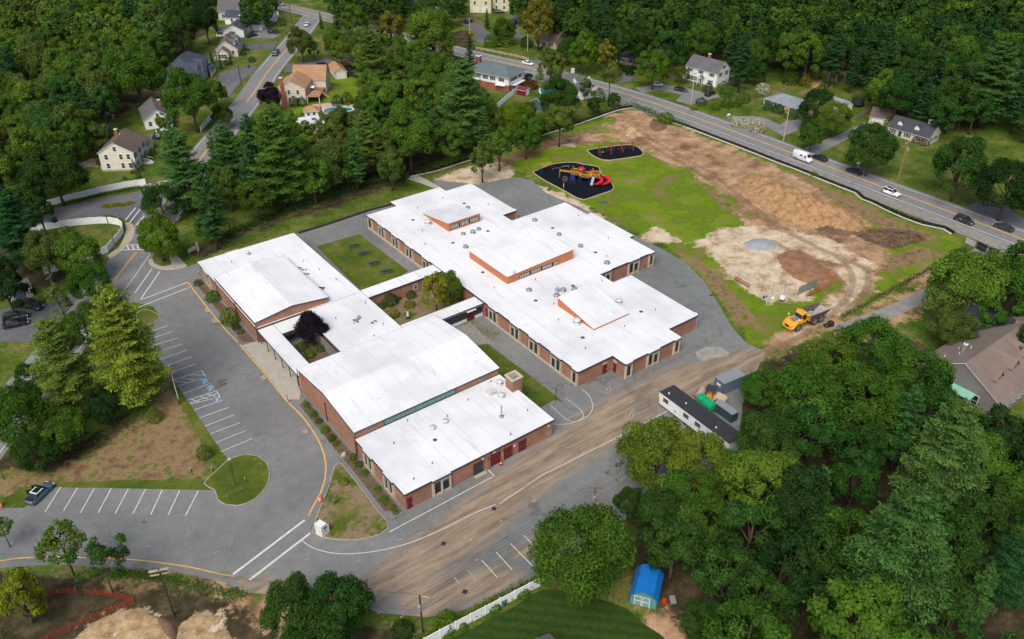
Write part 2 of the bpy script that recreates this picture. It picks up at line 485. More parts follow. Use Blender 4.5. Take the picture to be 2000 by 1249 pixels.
DIRT = [SL(q) for q in (
 [(1185,225),(1237,213),(1330,250),(1420,285),(1500,318),(1560,350),(1640,400),(1700,440),(1690,470),(1560,455),(1480,425),(1400,365),(1320,322),(1240,285),(1190,262)],
 [(1440,415),(1560,445),(1660,455),(1740,490),(1720,530),(1700,575),(1655,615),(1600,650),(1520,690),(1460,700),(1480,672),(1550,640),(1600,600),(1640,560),(1600,520),(1500,480)],
 [(1030,282),(1110,268),(1180,262),(1200,275),(1110,285),(1060,292)],
 [(1620,640),(1700,600),(1850,540),(1900,560),(1700,660),(1640,670)],
 [(430,1150),(560,1165),(700,1190),(640,1240),(480,1220)],
 [(1255,1195),(1310,1185),(1340,1260),(1260,1260)],
 [(1700,590),(1860,530),(1840,505),(1740,560)])]
RUST = [SL(q) for q in ([(1515,500),(1560,485),(1640,545),(1605,565),(1540,530)],)]
SAND = [SL(q) for q in (
 [(1352,475),(1400,448),(1480,443),(1560,452),(1640,468),(1665,500),(1640,520),(1560,490),(1520,500),(1560,540),(1590,560),(1580,585),(1500,590),(1445,562),(1425,535),(1395,505)],
 [(848,347),(920,325),(975,318),(1003,334),(1000,350),(930,362),(870,375)],
 [(1030,345),(1080,372),(1140,400),(1190,432),(1205,442),(1180,445),(1125,412),(1060,378)],
 [(1250,462),(1275,445),(1300,450),(1325,468),(1300,478),(1265,474)],
 [(1640,520),(1690,500),(1710,520),(1690,570),(1640,610),(1600,640),(1560,650),(1620,600),(1650,565)],
 [(1220,255),(1245,250),(1262,268),(1230,272)], [(120,1290),(170,1222),(235,1192),(300,1200),(345,1235),(385,1198),(425,1200),(460,1250),(455,1300)], [(155,318),(192,308),(192,325),(160,328)],
 [(1080,285),(1120,277),(1115,285),(1085,290)],
 [(1575,165),(1600,160),(1618,172),(1590,172)])]
DRY2 = [SL(q) for q in ([(930,95),(1060,90),(1050,130),(930,100)],[(1260,170),(1340,190),(1330,205),(1260,185)],[(420,110),(500,80),(560,20),(600,30),(470,190)],[(1190,330),(1215,318),(1300,335),(1290,350),(1220,352)],[(560,60),(700,60),(680,130),(550,130)],[(1400,190),(1560,150),(1640,150),(1560,240)])]
LUSH2 = [SL(q) for q in ([(560,225),(620,140),(700,170),(690,215),(640,210)], [(625,160),(690,150),(720,190),(640,205)])]
DRY = [SL(q) for q in ([(900,330),(1100,262),(1180,240),(1190,262),(1060,298),(960,335)],[(1290,480),(1360,500),(1440,570),(1490,650),(1440,630),(1400,580),(1340,512)],
 [(-60,930),(100,925),(230,850),(300,790),(318,720),(345,760),(400,850),(415,905),(400,935),(300,948),(120,948),(-60,985)], [(1500,318),(1640,372),(1750,428),(1850,464),(1830,478),(1720,448),(1640,408),(1540,350)],

 [(1380,365),(1450,400),(1500,440),(1440,430),(1330,340)], [(1640,560),(1800,520),(1850,500),(1800,480),(1700,500)],
 [(1560,140),(1620,140),(1600,170),(1560,165)], [(120,940),(330,925),(420,925),(420,940),(300,950)],
 [(1480,560),(1530,575),(1560,590),(1480,590)],
 [(200,1115),(420,1128),(480,1150),(380,1170),(220,1150)])]
RUTS = [SL(q) for q in (
 [(1215,245),(1280,290),(1360,335),(1430,385),(1490,430),(1570,470),(1640,505),(1665,545),(1640,600),(1560,660),(1480,695)],
 [(1240,250),(1310,295),(1390,340),(1460,395),(1530,445),(1610,490),(1690,525),(1690,570),(1650,610)],
 [(1510,470),(1570,510),(1610,545),(1620,565)], [(1040,288),(1130,278),(1220,285),(1300,320)])]
def ground():
 ds = [44]
 while ds[-1] < 560: ds.append(ds[-1]+max(.55, ds[-1]*.005))
 ds += [600, 660, 740, 850, 1000, 1250, 1600]
 ds = np.array(ds); nx = 430
 xs = np.linspace(-1, 1, nx)
 D, X = np.meshgrid(ds, xs, indexing='ij')
 cx = X*(D*.80+25)
 wx = cx*_cy+D*_sy; wy = -cx*_sy+D*_cy
 x, y = wx.ravel(), wy.ravel()
 V = np.zeros((x.size, 3)); V[:, 0] = x; V[:, 1] = y
 A = {'litter': soft(x, y, LITTER, 5), 'lush': soft(x, y, [FIELD]+LUSH2, 4), 'dry': np.maximum(soft(x, y, DRY, 4.5)*.9, soft(x, y, DRY2, 5)*.42),
   'dirt': soft(x, y, DIRT, 5), 'sand': soft(x, y, SAND, 4), 'rust': soft(x, y, RUST, 4)}
 r = np.zeros(x.shape)
 for q in RUTS:
  d = seg_dist(x, y, smooth_line(q, 3)); r = np.maximum(r, np.exp(-(d/1.35)**2)*.85)
 A['rut'] = r
 rng = np.random.default_rng(3)
 rough = A['dirt']*.10+A['rust']*.05
 V[:, 2] = (rng.random(x.size)-.5)*rough-.02-.06*r*A['dirt']
 # outside the building site the ground stays dead level
 ny = len(ds); I = np.arange(ny*nx).reshape(ny, nx)
 F = np.stack([I[:-1, :-1], I[:-1, 1:], I[1:, 1:], I[1:, :-1]], -1).reshape(-1, 4)
 me = bpy.data.meshes.new('ground')
 me.vertices.add(len(V)); me.vertices.foreach_set('co', V.ravel())
 me.loops.add(F.size); me.loops.foreach_set('vertex_index', F.ravel().astype(np.int32))
 me.polygons.add(len(F)); me.polygons.foreach_set('loop_start', np.arange(0, F.size, 4, dtype=np.int32))
 me.materials.append(M['ground'])
 for k, a in A.items():
  at = me.attributes.new(k, 'FLOAT', 'POINT'); at.data.foreach_set('value', a.astype(np.float32))
 me.update(calc_edges=True); me.validate()
 if me.polygons[0].normal.z < 0: me.flip_normals()
 tag(put('ground', me), None, None, None, 'structure')
ground()

# ------------------------------------------------------------------ asphalt
def asphalt(name, dark, light, film=True):
 m, nt, n, b = new_mat(name)
 p = geo_pos(nt)
 big = noise(nt, .05, 5, .6, p); mid = noise(nt, .6, 5, .7, p); fine = noise(nt, 7, 3, .8, p)
 c = ramp(nt, big, [(.32, dark), (.5, [(a+c2)/2 for a, c2 in zip(dark, light)]), (.7, light)])
 c = mix(nt, 1, c, ramp(nt, mid, [(.3, (.86,)*3), (.7, (1.12,)*3)]), 'MULTIPLY')
 c = mix(nt, 1, c, ramp(nt, fine, [(.25, (.86,)*3), (.75, (1.14,)*3)]), 'MULTIPLY')
 # cracks: edges of a warped cell pattern
 v = nt.nodes.new('ShaderNodeTexVoronoi'); v.feature = 'DISTANCE_TO_EDGE'; v.inputs['Scale'].default_value = .085
 wv = nt.nodes.new('ShaderNodeVectorMath'); wv.operation = 'MULTIPLY_ADD'
 nz = nt.nodes.new('ShaderNodeTexNoise'); nz.inputs['Scale'].default_value = .35; nz.inputs['Detail'].default_value = 6; nt.links.new(p, nz.inputs['Vector'])
 nt.links.new(nz.outputs[1], wv.inputs[0]); wv.inputs[1].default_value = (7, 7, 0); nt.links.new(p, wv.inputs[2])
 nt.links.new(wv.outputs[0], v.inputs['Vector'])
 crk = math_(nt, 'MULTIPLY', math_(nt, 'SUBTRACT', 1.0, sstep(nt, v.outputs[0], .002, .012)), sstep(nt, noise(nt, .06, 3, .5, p), .45, .6))
 c = mix(nt, math_(nt, 'MULTIPLY', crk, .45), c, [x*.45 for x in dark])
 st = noise(nt, .35, 6, .7, p)
 c = mix(nt, math_(nt, 'MULTIPLY', sstep(nt, st, .63, .75), .35), c, [x*.6 for x in dark])
 c = mix(nt, math_(nt, 'MULTIPLY', sstep(nt, noise(nt, .25, 6, .7, p), .66, .76), .4), c, [min(1, x*1.35) for x in light])
 if film:
  mp = nt.nodes.new('ShaderNodeMapping'); mp.inputs['Scale'].default_value = (.16, 1.1, 1); mp.inputs['Rotation'].default_value = (0, 0, .12); nt.links.new(p, mp.inputs['Vector'])
  nf = math_(nt, 'ADD', math_(nt, 'MULTIPLY', math_(nt, 'SUBTRACT', noise(nt, .8, 7, .7, mp.outputs[0]), .5), 1.5), math_(nt, 'MULTIPLY', math_(nt, 'SUBTRACT', noise(nt, 1.3, 5, .8, p), .5), .5))
  k = sstep(nt, math_(nt, 'ADD', attr(nt, 'film'), nf), .25, 1.0)
  tone = ramp(nt, noise(nt, .7, 6, .7, mp.outputs[0]), [(.38, (.17, .115, .07)), (.5, (.31, .215, .125)), (.62, (.44, .31, .185))])
  c = mix(nt, math_(nt, 'MULTIPLY', k, .66), c, tone)
  k2 = sstep(nt, math_(nt, 'ADD', attr(nt, 'mud'), nf), .35, .7)
  c = mix(nt, math_(nt, 'MULTIPLY', k2, .75), c, (.085, .058, .045))
 nt.links.new(c, b.inputs['Base Color']); b.inputs['Roughness'].default_value = .92
 b.inputs['Specular IOR Level'].default_value = .12
 bump(nt, b, fine, .25, .02)
 return m
M['asphalt'] = asphalt('lot_asphalt', (.158, .162, .158), (.232, .232, .222))
M['asphalt_road'] = asphalt('road_asphalt', (.185, .187, .188), (.245, .243, .238), False)
M['asphalt_dark'] = asphalt('driveway_asphalt', (.10, .103, .115), (.165, .165, .168), False)
M['asphalt_green'] = asphalt('play_yard_asphalt', (.15, .165, .16), (.215, .225, .215), False)
M['shoulder'] = plain('paved_shoulder', (.25, .235, .21), .9, .2, .5)
M['paint_white'] = plain('white_road_paint', (.62, .62, .6), .7, .22, 1.6)
M['paint_faint'] = plain('worn_white_paint', (.36, .36, .355), .75, .3, 1.5)
M['paint_cyan'] = plain('cyan_utility_spray', (.16, .40, .46), .7, .25, 3)
M['paint_blue'] = plain('blue_stall_paint', (.10, .26, .40), .7, .2, 2)
M['paint_tan'] = plain('tan_play_paint', (.33, .28, .21), .8, .25, 1)
M['paint_cyan2'] = plain('blue_play_paint', (.21, .28, .30), .8, .3, 1)
M['lawn'] = None
def lawn_mat():
 m, nt, n, b = new_mat('lawn')
 p = geo_pos(nt)
 f = noise(nt, .14, 6, .7, p); g = noise(nt, 2.2, 5, .8, p)
 c = ramp(nt, f, [(.38, (.060, .095, .012)), (.5, (.090, .122, .016)), (.62, (.155, .145, .04))])
 c = mix(nt, 1, c, ramp(nt, g, [(.25, (.68,)*3), (.75, (1.3,)*3)]), 'MULTIPLY')
 d = noise(nt, .3, 6, .75, p)
 k = sstep(nt, math_(nt, 'ADD', d, math_(nt, 'MULTIPLY', attr(nt, 'bare'), .35)), .62, .78)
 c = mix(nt, k, c, (.24, .175, .105))
 nt.links.new(c, b.inputs['Base Color']); b.inputs['Roughness'].default_value = .95; b.inputs['Specular IOR Level'].default_value = .1
 bump(nt, b, g, .7, .06)
 return m
M['lawn'] = lawn_mat()
FILM = [(smooth_line(SL(q), 3), wd) for q, wd in (
 ([(1560,668),(1480,695),(1400,715),(1310,742),(1230,778),(1160,820),(1100,865),(1040,908),(960,968),(880,1032),(820,1080),(760,1125),(715,1165)], 3.2),
 ([(1500,700),(1380,745),(1270,790),(1190,845),(1120,890),(1020,960),(930,1040),(850,1100),(800,1150)], 3.2),
 ([(980,1130),(900,1150),(830,1180)], 3.0), ([(1180,985),(1090,1030),(1010,1085)], 1.5), ([(480,1140),(560,1160),(640,1185)], 2.0))]
MUD = [SL(q) for q in ([(412,758),(420,740),(440,740),(448,756),(430,768)], [(745,1135),(765,1122),(762,1132),(750,1142)],
        [(725,1102),(737,1098),(735,1106)], [(865,1060),(875,1056),(872,1066)], [(830,1045),(842,1038),(842,1050)])]
def film_fn(x, y):
 r = np.zeros(x.shape)
 for ln, wd in FILM:
  d = seg_dist(x, y, ln); r = np.maximum(r, np.exp(-(d/wd/1.15)**2))
 return r
LOT = SL([(205,600),(225,570),(262,508),(285,505),(294,512),(302,522),(330,529),(362,523),(390,512),(420,500),(560,470),(584,455),(640,438),(720,412),(765,400),(790,392)]) + [(97,176),(109,176),(112,186)] \
 + SL([(935,361),(985,350),(1012,347),(1040,353),(1062,376),(1130,404),(1200,440),(1250,466),(1300,490),(1340,515),(1375,550),(1402,592),(1430,640),(1455,668),(1495,688),(1480,720),(1450,790),(1440,900),(1300,990),(1180,1030),(1100,1085),(1035,1132),(985,1160),(905,1192),(835,1206),(740,1198),(690,1178),(640,1150),(560,1165),(482,1158),(430,1135),(330,1116),(230,1109),(100,1103),(0,1110),(-80,1130),(-80,995),(0,993),(48,992),(104,952),(260,955),(418,958),(424,978),(440,987),(465,989),(498,977),(519,952),(527,926),(520,904),(505,891),(480,887),(446,898)]) \
 + SL([(420,864),(390,818),(340,744),(300,684),(272,642),(268,610),(290,606),(312,618),(300,600),(262,590)])
sheet('parking_lot', LOT, .02, 'asphalt', 2.5, {'film': film_fn, 'mud': lambda x, y: soft(x, y, MUD, 1.2)})
STREET = [(166,368.5),(142.1,336.9),(115.8,303.5),(103.6,286.2),(86.6,263.5),(68.9,241.3),(51.8,217.9),(36.5,196),(27.8,184.0),(15.5,168.1),(5.8,156),(-1.5,147),(-16,128),(-40,98)]
band('school_street', smooth_line(STREET, 6), 4.9, 4.7, .03, 'asphalt_road')
HWY = [(120,560),(138,470),(158.5,391),(165,368),(176,318),(187.2,270.5),(193.8,248),(202.0,209),(204.6,185),(205.6,160),(206,132),(206.4,109),(206.8,88.8),(207,71.6),(207.2,40)]
band('main_road', smooth_line(HWY, 6), 5.4, 4.6, .045, 'asphalt_road')
band('road_shoulder', smooth_line(HWY[5:], 6), -4.6, 9.2, .012, 'shoulder')
def line(name, pts, wd, z, mat, smooth=True, off=0):
 p = smooth_line(pts, 4) if smooth else pts
 return band(name, p, wd/2+off, wd/2-off, z, mat)
for o in (-.17, .17):
 line('centre_line', HWY[2:], .19, .055, 'yellowline', off=o)
 line('centre_line', [(135,327.8)]+STREET[2:4]+[(96,276)], .17, .036, 'yellowline', off=o)
 line('centre_line', [(86.6,263.5),(68.9,241.3),(51.8,217.9),(38,198)], .17, .036, 'yellowline', off=o)
 line('centre_line', [(34.8,193),(27.8,184.0),(15.5,168.1),(5.8,156),(-1.5,147),(-16,128)], .17, .036, 'yellowline', off=o)
line('edge_line', HWY[2:], .2, .055, 'paint_white', off=-3.9); line('edge_line', HWY[3:], .2, .055, 'paint_white', off=4.2)
line('edge_line', STREET[:6], .17, .036, 'paint_white', off=4.0)
line('edge_line', [(142.1,336.9),(115.8,303.5)], .17, .036, 'paint_white', off=-3.9); line('edge_line', STREET[4:7], .17, .036, 'paint_white', off=-3.9)
line('edge_line', STREET[7:], .15, .036, 'paint_white', off=3.9)
def pline(a, b, wd=.12, z=.03, mat='paint_white', name='parking_line'):
 A, B = S(*a), S(*b)
 return band(name, [A, B], wd/2, wd/2, z, mat)
# the stalls on the grass side: lines of one slope, nose end hidden by the pines for some
for (x1, y1), (x0, y0) in [((329,636.5),(290,649)),((338,648),(287,664)),((347,660.5),(294,677)),((356,672.5),(300,690)),((365,684.5),(312,703)),((375,697.5),(321,716)),((384,711),(336,727)),
         ((411.5,749),(354,771)),((426,768.5),(368,789)),((436,781.5),(378,802)),((447,796),(389,817.5)),((457,811),(400,833)),((469,826),(411,848)),((481.5,841),(422,865)),((493,857),(431,883))]:
 if x1 in (411.5, 426): pass
 pline((x1, y1), (x0, y0))
for poly in ([(395,724),(408,737),(344,757),(340,742)], [(427,768),(409,763),(364,783),(369,790)]):
 pass
for a, b in (((394,724),(340,743)),((402,737),(346,755.5)),((394,724),(402,737)),((372,733),(398,733)),((355,740),(380,742)),((342,745),(365,748)),
    ((423,764),(367,782)),((430,776),(372,790)),((423,764),(430,776)),((405,770),(420,774)),((388,774),(405,780)),((372,780),(392,786))): pline(a, b, .13)
for k, (a, b) in enumerate(zip([(119,951),(151.6,952.8),(184.9,953.5),(217.5,954.3),(250.6,955.3),(284,956),(317,957.3),(350.9,958.5),(387.2,959.3)],
    [(88.2,1000.4),(124,998.7),(156.9,1002.4),(191.7,1002.4),(224.8,1003.7),(259.4,1004.4),(294.5,1005.7),(328.3,1006.9),(362.2,1008.2)])): pline(a, b, .14)
for a, b in (((595,1016.5),(455,1122.5)),((606,1042),(487,1133.5))): pline(a, b, .34, name='stop_line')
for a, b in (((366,552),(276,586)),((370,562),(270,601)),((297,525),(264,572)),((312,531),(275,585))): pline(a, b, .24, name='drive_line')
band('fire_lane_line', smooth_line(SL([(590,1057),(612,1071),(650,1081),(690,1082),(740,1076),(800,1061),(860,1036),(915,1008),(968,986)]), 1.0), .06, .06, .03, 'paint_white')
band('fire_lane_line', SL([(760,1040),(960,933),(966,930),(953,920)][:2]+[(965.5,931),(953,917.5)]), .07, .07, .03, 'paint_white')
band('fire_lane_line', SL([(975,985),(1060,928),(1200,858),(1300,805),(1340,785)]), .06, .06, .03, 'paint_white')
band('fire_lane_line', SL([(1352,779),(1400,752),(1442,730)]), .06, .06, .03, 'paint_white')
for a, b in (((1212,1029),(1222,1042)),((1183,1000),(1195,1010)),((1164,982),(1192,1005)),((1101,998),(1124,1020)),((1075,1013),(1095,1032)),((1050,1030),(1060,1041)),((1023,1046),(1043,1067)),((997,1062),(1040,1106)),((969,1079),(1000,1113)),((941,1095),(971,1128)),((913,1113),(931,1136)),((887,1128),(897,1140))):
 pline(a, b, .12, mat='paint_faint' if a[0] < 930 or a[0] > 1160 else 'paint_white')
# yellow painted kerb edge of the bus lane and of the south-west walk
KERB_BUS = SL([(367,553),(400,596),(440,645),(470,676),(520,735),(556,780),(590,815),(612,845),(628,875),(636,905),(635,935),(626,965),(612,990),(603,1008)])
band('yellow_kerb_line', smooth_line(KERB_BUS, 1.5), .10, .10, .17, 'yellowline')
band('yellow_kerb_line', smooth_line(SL([(-40,1108),(0,1096),(60,1089),(150,1089),(250,1093),(300,1098),(370,1108),(430,1122),(458,1126)]), 1.5), .09, .09, .03, 'yellowline')
sheet('bus_walk', SL([(367,553)])+[(42.6,171)]+[(42.6,100),(42.6,84.6)]+SL([(795,1002),(764,1018),(743,1000),(700,940),(670,900),(660,905),(640,950),(625,1000),(607,1035),(603,1008)])+KERB_BUS[::-1][1:-1], .155, 'asphalt', 3, {'film': lambda x, y: x*0, 'mud': lambda x, y: x*0})
mbk = MB(); kl = smooth_line(KERB_BUS, 1.5)
mbk.prism(strip(kl, .16, .06), -.01, .16); tag(mbk.build('bus_lane_kerb', 'kerb'), kind='structure')
sheet('entry_walk', SL([(468,677),(503,668)])+[(46.4,137.5),(46.4,122.2),(43.1,122)]+SL([(585,782),(560,782),(520,736)]), .16, 'concrete')
for x, y in ((404,607),(419,628),(514,739),(596,845)): pline((x-2,y-3),(x+4,y+4), .9, .166, 'paint_tan', 'tactile_patch')
# crosswalk ladder by the entrance and the two walks across the street mouth
for a, b in (((243,479),(290,479)),((238,489),(294,488)),((248,480),(252,488)),((257,479),(262,488)),((268,479),(271,488))): pline(a, b, .3, .04, name='crosswalk_bar')
for a, b in (((265,406),(245,431)),((274,409),(253,436)),((281,423),(265,443)),((356,412),(343,430)),((352,424),(345,432)),((260,460),(248,478))): pline(a, b, .3, .04, name='crosswalk_bar')
# basketball half court
def arc(c, r, a0, a1, n=24): return [(c[0]+r*math.cos(R_(a0+(a1-a0)*i/n)), c[1]+r*math.sin(R_(a0+(a1-a0)*i/n))) for i in range(n+1)]
BH = S(1085, 781)
band('court_line', smooth_line(SL([(1138,762),(1150,773),(1157,788),(1157,800),(1148,813),(1130,822),(1105,829),(1080,829)]), .8), .05, .05, .03, 'paint_white')
band('court_line', smooth_line(SL([(1104,778),(1125,793),(1138,806),(1140,814),(1132,822),(1120,825),(1107,820),(1090,806),(1075,792)]), .8), .045, .045, .034, 'paint_white')
band('court_line', SL([(1107,820),(1136,804)]), .04, .04, .038, 'paint_faint')
# spray marks of the utility survey, faded play-ground maps
for x, y, dx in ((850,1017,8),(780,1055,10),(700,1097,9),(905,989,7),(525,1086,8),(600,1093,8),(423,1079,9),(290,1067,9),(205,1062,9),(85,1061,6),(23,1061,6),(855,1111,7),(1245,808,6),(1100,849,6),(341,532,2)):
 pline((x-dx*.5, y+1.5), (x+dx*.5, y-1.5), .12, .04, 'paint_cyan', 'utility_mark')
for x, y in ((978,1019),(1043,979),(930,1094),(920,1055),(1235,785),(740,1198),(785,1205)): pline((x-3, y+2), (x+3, y-2), .12, .04, 'yellowline', 'utility_mark')
sheet('play_map', SL([(1358,688),(1378,679),(1405,678),(1425,690),(1420,697),(1390,700),(1372,707),(1360,697)]), .028, 'paint_tan')
for q in ([(1362,688),(1378,681),(1388,684),(1378,692)],[(1402,679),(1420,686),(1408,689),(1396,684)],[(1360,696),(1372,692),(1376,700),(1366,705)]): sheet('play_map', SL(q), .032, 'paint_cyan2')
sheet('play_map', SL([(1292,572),(1305,565),(1322,573),(1320,580),(1308,585)]), .028, 'paint_cyan2'); sheet('play_map', SL([(1293,567),(1303,564),(1313,572),(1303,574)]), .032, 'paint_tan')
sheet('stall_symbol', SL([(390,742),(400,736),(408,747),(396,752)]), .03, 'paint_blue'); sheet('stall_symbol', SL([(402,756),(414,751),(420,760),(407,766)]), .03, 'paint_blue'); sheet('stall_symbol', SL([(416,779),(426,774),(432,781),(420,786)]), .03, 'paint_blue')
def wheelchair(px, py):
 """the white wheelchair figure of a reserved stall, about a metre across"""
 c = S(px, py); mb = MB(); ang = R_(150)
 def st(pts, wd=.09): mb.prism(strip(pts, wd), 0, .004)
 ring = arc((0, -.12), .36, -200, 40, 14); st(ring, .06)
 st([(-.05,.55),(-.02,.05),(.32,.03),(.45,-.4),(.62,-.36)], .06)
 mb.prism([(-.06+.11*math.cos(t*.785), .72+.11*math.sin(t*.785)) for t in range(8)], 0, .004)
 tag(mb.build('wheelchair_symbol', 'paint_white', None, (c.x, c.y, .036), ang), kind='structure')
for q in ((400,744.5),(411,758),(424,779)): wheelchair(*q)
# play yard beyond the classrooms and the narrow concrete path to the gate
sheet('play_yard', [(115.2,150),(115.2,171.6),(113.5,178)]+SL([(940,363),(1010,348),(1040,354),(1070,380)])+[(129.5,148.2),(111,148.2)], .035, 'asphalt_green', 4)
sheet('play_yard', [(127.8,112),(127.8,124.2),(129.3,124.2)]+SL([(1250,470),(1300,494),(1338,518),(1372,552),(1398,592),(1425,640),(1448,668),(1420,668)])+[(116.2,92),(116.2,111.6)], .035, 'asphalt_green', 4)
sheet('concrete_path', SL([(795,350),(815,343),(835,352),(860,366),(848,368),(820,358)]), .03, 'concrete')

# ------------------------------------------------------------------ raised lawns with kerbs, court lawns, beds
def island(name, poly, z=.14, bare=0, kerb=True, cell=1.5):
 if poly_area(poly) < 0: poly = poly[::-1]
 sheet(name, poly, z, 'lawn', cell, {'bare': lambda x, y: np.full(x.shape, float(bare))})
 if kerb:
  mb = MB(); cl = poly+[poly[0]]
  for a, b in zip(cl, cl[1:]):
   d = Vector((b[0]-a[0], b[1]-a[1]));
   if d.length < .05: continue
   nrm = Vector((d.y, -d.x)).normalized()*.15
   mb.prism([a, b, (b[0]+nrm.x, b[1]+nrm.y), (a[0]+nrm.x, a[1]+nrm.y)], -.01, z-.012)
  tag(mb.build(name+'_kerb', 'kerb'), kind='structure')
island('corner_lawn', smooth_line(SL([(655,912),(663,905),(700,950),(740,1003),(757,1022),(757,1033),(740,1045),(700,1054),(660,1054),(625,1048),(612,1040),(620,1010),(640,960)]), 1.2), .17, .55)
island('stall_island', smooth_line(SL([(446,899),(480,889),(504,893),(519,905),(526,926),(519,951),(497,976),(464,988),(441,986),(426,977),(420,957),(400,945),(430,915)]), 1.2), .15, .1)
island('entry_island', smooth_line(SL([(270,640),(269,612),(290,607),(311,618),(308,626),(290,634)]), 1), .14, .2)
sheet('verge_lawn', SL([(418,957),(260,954),(104,951),(60,975),(0,992),(0,975),(90,945),(250,938),(400,938)]), .03, 'lawn', 2, {'bare': lambda x, y: x*0})
sheet('verge_lawn', SL([(431,884),(390,819),(340,745),(330,755),(372,822),(395,870),(425,905),(444,898)]), .03, 'lawn', 2, {'bare': lambda x, y: x*0+.1})
sheet('picnic_lawn', SL([(618,482),(702,458),(797,530)])+[(66.3,141.5)]+SL([(702,566)]), .05, 'lawn', 2, {'bare': lambda x, y: x*0})
sheet('court_strip_lawn', [(72.5,116.2),(79.0,113.5),(79.4,100),(79.4,90.2)]+SL([(1083,781),(1056,797)])+[(72.5,86.5)], .04, 'lawn', 2, {'bare': lambda x, y: x*0})
sheet('court_gravel', [(72.5,121.8),(80.5,121.8),(80.0,113),(72.5,116.2)], .04, plain('grey_gravel', (.27, .25, .22), .95, .3, 2.2), None)
M['bedsoil'] = plain('bed_soil', (.13, .085, .055), .95, .35, 1.5, bmp=.5)
sheet('garden_soil', [(66.1,125.4),(84.1,125.4),(84.1,137.9),(66.1,137.9)], .04, 'lawn', 1.5, {'bare': lambda x, y: x*0+.75})
sheet('courtyard_soil', [(46.6,124.6),(52.4,124.6),(52.4,136.2),(46.6,136.2)], .04, 'bedsoil')
sheet('planting_bed', [(42.5,119),(40.9,118),(40.6,96),(40.3,86.5),(42.5,84.7)], .165, 'bedsoil')
sheet('planting_bed', [(42.5,172),(41.0,171.5),(40.4,143),(42.5,141.5)], .165, 'bedsoil')
# side roads, drives, walks of the neighbourhood
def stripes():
 m, nt, n, b = new_mat('mown_lawn_painted_shade'); p = geo_pos(nt); w_ = nt.nodes.new('ShaderNodeTexWave'); w_.bands_direction = 'DIAGONAL'; w_.inputs['Scale'].default_value = .28; w_.inputs['Distortion'].default_value = 1.5; nt.links.new(p, w_.inputs['Vector'])
 c = ramp(nt, w_.outputs[1], [(.2, (.027,.055,.010)), (.8, (.035,.066,.013))]); c = mix(nt, 1, c, ramp(nt, noise(nt, 1.4, 6, .75, p), [(.3, (.7,)*3), (.7, (1.35,)*3)]), 'MULTIPLY'); nt.links.new(c, b.inputs['Base Color']); b.inputs['Roughness'].default_value = .95; b.inputs['Specular IOR Level'].default_value = .05; return m  # mowing stripes; darker green overall, shade painted into the lawn colour
sheet('back_lawn_shaded', smooth_line(SL([(830,1275),(1010,1182),(1060,1152),(1150,1165),(1225,1190),(1262,1222),(1310,1260),(1300,1330),(820,1330),(830,1275)]), 2)[:-1], .012, stripes())
def drive(name, pts, z, mat): sheet(name, SL(pts), z, mat)
drive('loop_road', [(345,340),(330,352),(270,374),(200,388),(120,405),(60,424),(-60,452),(-60,500),(0,470),(60,449),(120,434),(215,420),(255,432),(272,440),(300,410),(345,372)], .022, 'asphalt_dark')
drive('driveway', [(0,606),(45,590),(75,596),(110,588),(160,560),(175,575),(120,612),(95,655),(60,668),(0,668)], .024, 'asphalt_dark')
drive('driveway', [(425,145),(445,138),(497,128),(500,136),(470,160),(447,190),(435,195)], .024, 'asphalt_dark')
drive('driveway', [(478,86),(540,84),(535,96),(480,96)], .024, 'asphalt_dark'); drive('driveway', [(490,75),(500,55),(525,45),(548,68),(535,76)], .024, 'asphalt_road')
drive('side_street', [(560,125),(600,122),(660,106),(700,100),(690,115),(640,125),(590,140),(555,142)], .024, 'asphalt_dark')
drive('driveway', [(905,40),(940,50),(965,72),(945,88),(925,78),(935,66),(900,48)], .024, 'asphalt_dark'); drive('driveway', [(990,25),(1015,38),(1010,62),(1030,78),(1000,75),(1000,40)], .024, 'asphalt_dark')
drive('driveway', [(1028,120),(1055,116),(1062,128),(1040,132)], .024, 'asphalt_dark')
drive('driveway', [(1195,148),(1240,145),(1232,160),(1205,162)], .024, 'asphalt_dark')
drive('driveway', [(1240,172),(1290,165),(1340,172),(1390,185),(1420,186),(1385,195),(1355,207),(1320,198),(1330,186),(1290,176),(1255,182)], .024, 'asphalt_road')
drive('driveway', [(1412,228),(1470,227),(1500,233),(1522,244),(1545,230),(1568,237),(1556,256),(1530,267),(1512,257),(1488,243),(1440,235)], .024, 'asphalt_road')
drive('driveway', [(1640,262),(1690,240),(1685,255),(1645,265)], .024, 'asphalt_road'); drive('driveway', [(1585,285),(1620,270),(1660,258),(1668,266),(1600,300),(1570,290)], .022, 'asphalt_road')
drive('driveway', [(1890,402),(1930,385),(1955,400),(2020,440),(1995,462),(1930,430)], .024, 'asphalt_dark')
drive('gate_drive', [(1880,500),(1905,485),(1985,488),(2000,500),(1960,515),(1900,512)], .026, 'shoulder')
drive('paved_path', [(1620,640),(1700,612),(1795,572),(1830,552),(1840,572),(1790,600),(1720,632),(1660,655)], .03, 'shoulder')
drive('stone_walk', [(273,362),(330,352),(325,362),(280,375)], .028, 'concrete')
sheet('street_walk', smooth_line(SL([(245,435),(258,438),(263,450),(258,468),(250,478),(228,498),(214,506),(210,500),(230,485),(240,470),(246,450)]), 1), .06, plain('sand_walk', (.42, .36, .27), .9, .15, 1.2))
sheet('entrance_walk', smooth_line(SL([(290,508),(292,518),(305,525),(330,529),(364,522),(360,514),(345,500),(330,502),(335,518),(318,521),(302,515),(298,505)]), 1), .06, 'concrete')
sheet('patio', SL([(598,222),(610,205),(640,202),(690,203),(688,214),(640,210),(615,226)]), .05, plain('pink_patio', (.5, .38, .29), .85, .12, 1))
